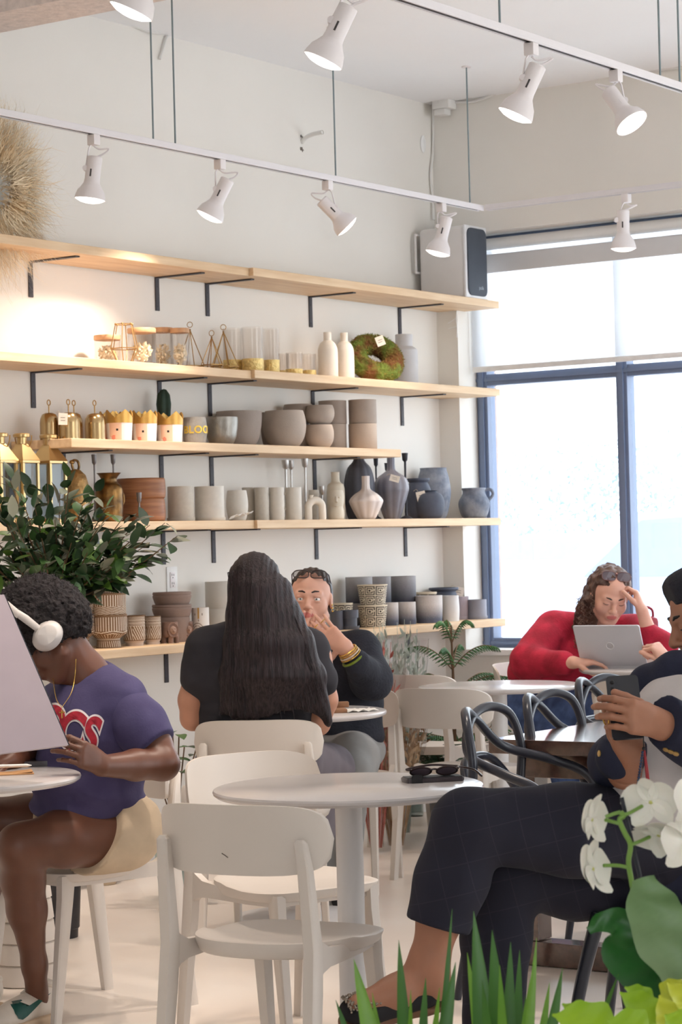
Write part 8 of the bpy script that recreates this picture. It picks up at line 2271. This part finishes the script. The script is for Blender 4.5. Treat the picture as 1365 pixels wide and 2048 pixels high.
for (x, y, dd) in targets:
    tip = at(x, y, D0 + dd) - o_
    b_ = crown + Vector((rnd.uniform(-.03, .03), rnd.uniform(-.03, .03), rnd.uniform(-.05, .02)))
    mid = b_.lerp(tip, 0.5) + Vector((0, 0, -0.02 + rnd.uniform(-.02, .02)))
    sp = spline([b_, mid, tip], 6); tube(stem, sp, [0.0055 - 0.0042 * k / (len(sp) - 1) for k in range(len(sp))], 5)
    nl = 18
    for k in range(nl):
        f = 0.32 + 0.68 * k / (nl - 1); p = sp[min(int(f * (len(sp) - 1)), len(sp) - 1)]
        p = p + Vector((rnd.gauss(0, .008), rnd.gauss(0, .008), rnd.gauss(0, .006)))
        dv = (tip - b_).normalized() * rnd.uniform(0.3, 1.0) + Vector((rnd.gauss(0, .55), rnd.gauss(0, .55), rnd.gauss(0.05, .4)))
        u_ = rnd.random(); mi = 0 if u_ < 0.58 else (1 if u_ < 0.82 else (3 if u_ < 0.93 else 2))
        leaf(lf[mi], p, dv, (rnd.gauss(0, .35), rnd.gauss(0, .35) - 0.2, 1), rnd.uniform(0.055, 0.085), rnd.uniform(0.015, 0.022), 0, rnd.uniform(0.0, 0.35), 5)
tube(stem, [root_p, crown.lerp(root_p, 0.5) + Vector((0.02, 0, 0)), crown], [0.014, 0.011, 0.008], 8)
obj('branches', stem, m_twig, t)
for b_, m_, nm in zip(lf, (m_leafd, m_leafm, m_leafb, m_leafg), ('foliage',) * 4): obj(nm, b_, m_, t, True)

# ================================================================== FOREGROUND PLANTS
m_planter = M('planter box', (150, 140, 130), 0.7)
c = at(1010, 2300, 3.9)
PB = thing('planter_box', 'low planter box below the spiky leaves at the bottom edge', 'planter', (at(1080, 2200, 3.75).x, 3.62, 0), 0)
bm = nb(); box(bm, (0, 0, 0.16), (0.80, 0.62, 0.32), bev=0.01); obj('box', bm, m_planter, PB)
bm = nb(); box(bm, (0, 0, 0.322), (0.76, 0.58, 0.01)); obj('soil', bm, M('dark soil', (60, 46, 38), 0.95, bump=0.5), PB, None)
m_blade = M('glossy strap leaf', (88, 138, 52), 0.4, var=0.15, vscale=2, stretch=(1, 1, 0.4), rgb2=(56, 104, 44), spec=0.5)
m_blade2 = M('light strap leaf', (132, 176, 60), 0.4, var=0.15, vscale=2, rgb2=(98, 150, 50))
def blade(bm, b, tip, w, mi, bend=0.0, n=10, facing=(0, -1, 0.1)):
    b, tip = Vector(b), Vector(tip); d = (tip - b); L = d.length; d.normalize(); s = d.cross(Vector(facing)).normalized(); u = s.cross(d)
    prev = None
    for k in range(n + 1):
        f = k / n; ww = w * (1 - f ** 3) * (0.55 + 0.45 * min(f * 3, 1)) + 0.0003
        p = b + d * (L * f) + u * (bend * L * math.sin(f * PI)) 
        a = [bm.verts.new(p - s * ww + u * ww * 0.25), bm.verts.new(p), bm.verts.new(p + s * ww + u * ww * 0.25)]
        if prev:
            for q in (0, 1): bm.faces.new((prev[q], prev[q + 1], a[q + 1], a[q]))
        prev = a
def spiky(cx, d, label, blades):
    c = at(cx, 2048, d)
    t = thing('strap_leaf_plant', label, 'plant', (c.x, c.y, 0.32), 0, None)
    for x, y, dd, w, m, bx_ in blades:
        bm = nb(); blade(bm, Vector((bx_ * 0.0, 0, 0.0)) + Vector(((at(bx_, 2048, d).x - c.x) * 0.35, 0, 0)), at(x, y, d + dd) - t.location, w, 0, 0.02)
        obj('leaf', bm, m, t, True)
        bm_ = None
spiky(800, 3.85, 'strap leaved green plant at the bottom, left of the spiky pair', [(708, 1918, 0.05, .020, m_blade2, 790), (672, 2000, .1, .012, m_blade, 740), (798, 1880, 0.08, .014, m_blade, 850), (797, 1912, -.05, .013, m_blade, 850), (822, 1980, -.1, .008, m_blade2, 830), (912, 1924, 0.0, .017, m_blade, 905), (905, 1818, 0.1, .007, m_blade, 960), (852, 1955, .15, .012, m_blade, 870), (745, 1985, .12, .010, m_blade2, 780), (880, 1975, -.08, .010, m_blade2, 890)])
spiky(1010, 3.75, 'strap leaved green plant at the bottom, right of the spiky pair', [(948, 1822, .05, .021, m_blade, 940), (985, 1860, -.05, .021, m_blade, 1000), (1022, 1884, .1, .015, m_blade, 985), (1074, 1876, 0.0, .010, m_blade2, 1050), (1068, 1930, .05, .016, m_blade2, 1020), (1126, 1936, -.03, .015, m_blade, 1090), (1238, 1948, -.1, .010, m_blade, 1160), (1052, 1990, .12, .010, m_blade, 1040), (935, 1905, 0.12, .012, m_blade2, 950), (1000, 1930, -.1, .012, m_blade2, 1005), (1100, 1965, .1, .012, m_blade2, 1075), (965, 1960, -.12, .014, m_blade, 970), (1040, 1900, .15, .012, m_blade, 1030)])
# orchid
m_petal = M('white orchid petal', (244, 240, 228), 0.6, var=0.03, vscale=8, sss=0.1); m_throat = M('yellow green throat', (206, 206, 120), 0.6)
m_ostem = M('orchid green stem', (120, 158, 72), 0.5); m_stake = M('dark plant stake', (40, 44, 54), 0.6)
DO = 3.7
ob = at(1290, 2048, DO)
OR = thing('orchid', 'white flowering orchid on a staked green stem at lower right', 'orchid', (ob.x, ob.y, 0.32), 0)
oo = OR.location
def op(x, y, dd=0.0): return at(x, y, DO + dd) - oo
bm = nb(); tube(bm, spline([Vector((0, 0, 0.0)), op(1275, 1850), op(1265, 1770), op(1258, 1725), op(1262, 1690), op(1250, 1665), op(1240, 1640), op(1248, 1632), op(1242, 1624)], 5), 0.0042, 8)
tube(bm, spline([op(1262, 1690), op(1280, 1683), op(1300, 1674, .02)], 4), 0.003, 6); tube(bm, spline([op(1258, 1735), op(1235, 1731), op(1208, 1731, -.01)], 4), 0.003, 6); tube(bm, spline([op(1242, 1648), op(1225, 1643), op(1212, 1640, -.01)], 4), 0.003, 6); tube(bm, spline([op(1242, 1624), op(1228, 1628), op(1212, 1634)], 4), 0.003, 6); tube(bm, spline([op(1248, 1630), op(1262, 1625), op(1285, 1612, .02)], 4), 0.003, 6)
obj('flower_stem', bm, m_ostem, OR)
bm = nb(); tube(bm, [Vector((0.01, 0.03, 0.0)), op(1280, 1750, .03), op(1244, 1595, .03)], 0.0035, 8); obj('support_stake', bm, m_stake, OR)
def flower(x, y, dd, r, face, roll, root):
    c = op(x, y, dd); F = Fr(npv(c), face, (math.sin(roll), 0.05, math.cos(roll)))
    bmp = nb()
    def petal(ang, L, Wd, back, cup):
        prev = None; n = 9
        dx, dz = math.sin(ang), math.cos(ang)
        for k in range(n + 1):
            f = k / n; w = Wd * (math.sin(PI * min(f * 0.92 + 0.06, 1)) ** 0.6)
            row = []
            for q in range(-3, 4):
                o_ = q / 3 * w
                yy = -back * f * f * L + cup * (o_ / max(Wd, 1e-6)) ** 2 * w * -0.5 + 0.10 * L * math.sin(f * PI)
                row.append(bmp.verts.new(Vector(F.p(dx * L * f + dz * o_, yy, dz * L * f - dx * o_))))
            if prev:
                for q in range(6): bmp.faces.new((prev[q], prev[q + 1], row[q + 1], row[q]))
            prev = row
    for a in (-1.35, 1.35): petal(a, r, r * 0.62, 0.10, 0.5)
    obj_p = None
    obj('petals', bmp, m_petal, root, True)
    bmp = nb()
    def sp(a):
        nonlocal_ = None
    for a in (0.0, 2.35, -2.35): petal(a, r * 0.95, r * 0.36, 0.25, 0.3)
    obj('sepals', bmp, m_petal, root, True)
    bmp = nb(); sphere(bmp, Vector(F.p(0, 0.10 * r, 0)), (r * 0.12, r * 0.12, r * 0.12), 12); sphere(bmp, Vector(F.p(0, 0.2 * r, -r * 0.18)), (r * 0.13, r * 0.16, r * 0.16), 12)
    obj('lip', bmp, m_throat, root)
r0 = 0.046
for x, y, dd, r, face, roll in ((1186, 1640, -.01, .044, (-0.80, 0.55, 0.05), 0.25), (1188, 1738, -.01, .050, (-0.78, 0.50, -0.2), 0.35), (1302, 1605, .02, .048, (0.35, 0.85, 0.25), -0.1), (1318, 1672, .02, .050, (0.30, 0.55, 0.75), -0.5), (1372, 1690, .0, .050, (0.5, -0.6, 0.2), 0.2), (1385, 1600, .0, .046, (0.6, -0.5, 0.1), 0.1)):
    flower(x, y, dd, r, face, roll, OR)
m_oleaf = M('orchid leaf', (96, 132, 78), 0.45, var=0.2, vscale=4, rgb2=(126, 152, 110)); m_oleafd = M('deep green fleshy leaf', (44, 104, 40), 0.4, var=0.2, vscale=5, rgb2=(30, 80, 34))
def broad(name, pts_px, widths, mat, dd, root, tilt=(0, -1, 0.3), wav=0.12, org=None):
    bm = nb(); P = spline([at(x, y, DO + dd) - root.location for x, y in pts_px], 6); prev = None; n = len(P)
    for k, p in enumerate(P):
        f = k / (n - 1) * (len(widths) - 1); i = min(int(f), len(widths) - 2); g = f - i; g = g * g * (3 - 2 * g); w = widths[i] + (widths[i + 1] - widths[i]) * g
        d = (P[min(k + 1, n - 1)] - P[max(k - 1, 0)]).normalized(); s = d.cross(Vector(tilt)).normalized(); u = s.cross(d)
        row = [bm.verts.new(p + s * (w * q / 3) + u * (abs(q / 3) ** 2 * w * 0.35 + wav * w * math.sin(k * 0.9 + q))) for q in range(-3, 4)]
        if prev:
            for q in range(6): bm.faces.new((prev[q], prev[q + 1], row[q + 1], row[q]))
        prev = row
    return obj(name, bm, mat, root, True)
broad('leaf', [(1350, 1960), (1330, 1880), (1300, 1810), (1285, 1755)], [0.02, 0.050, 0.042, 0.018], m_oleaf, -0.05, OR)
broad('leaf', [(1360, 1930), (1310, 1930), (1260, 1900), (1240, 1850), (1205, 1845), (1178, 1862)], [0.03, 0.06, 0.05, 0.025, 0.016, 0.006], m_oleafd, -0.02, OR)
bm = nb(); rnd = random.Random(14)
lfo = [c_ for c_ in OR.children if c_.name.startswith('leaf')][-1]
broad('leaf', [(1345, 1950), (1320, 1990), (1300, 2060)], [0.04, 0.05, 0.03], m_oleaf, 0.03, OR)
# pothos
m_lime = M('lime green leaf', (176, 206, 32), 0.45, var=0.12, vscale=4, rgb2=(140, 180, 36)); m_limed = M('yellow green leaf', (206, 214, 60), 0.45, var=0.1, vscale=4)
c = at(1250, 2048, 3.45)
PT = thing('lime_leaf_plant', 'lime green leafy plant in the bottom right corner', 'plant', (c.x, c.y, 0.32), 0)
def heart(x0, y0, x1, y1, w, mat, dd): 
    return broad('leaf', [(x0, y0), ((x0 * 2 + x1) / 3, (y0 * 2 + y1) / 3), ((x0 + x1 * 2) / 3, (y0 + y1 * 2) / 3), (x1, y1)], [w * 0.4, w, w * 0.8, 0.002], mat, dd, PT, (0.1, -0.8, 0.7), 0.08)
st = nb(); c0_ = Vector((0, 0, 0.0))
for x0, y0, x1, y1, w, m, dd in ((1240, 2075, 1105, 2030, .040, m_lime, -.25), (1190, 2060, 1125, 2008, .022, m_lime, -.22), (1330, 2060, 1240, 1985, .030, m_lime, -.2), (1310, 2010, 1250, 1975, .018, m_lime, -.18), (1330, 2000, 1365, 1960, .02, m_limed, -.2), (1345, 2070, 1320, 1990, .022, m_limed, -.25), (1300, 2080, 1215, 2040, .035, m_lime, -.3), (1380, 2020, 1335, 1965, .018, m_limed, -.22), (1375, 2075, 1330, 2030, .03, m_lime, -.3), (1390, 2040, 1380, 1950, .03, m_lime, -.2)):
    heart(x0, y0, x1, y1, w, m, dd)
    p = at(x0, y0, DO + dd) - PT.location; tube(st, spline([c0_, p * 0.5 + Vector((0, 0, 0.03)), p], 4), 0.003, 6)
obj('stems', st, m_ostem, PT)
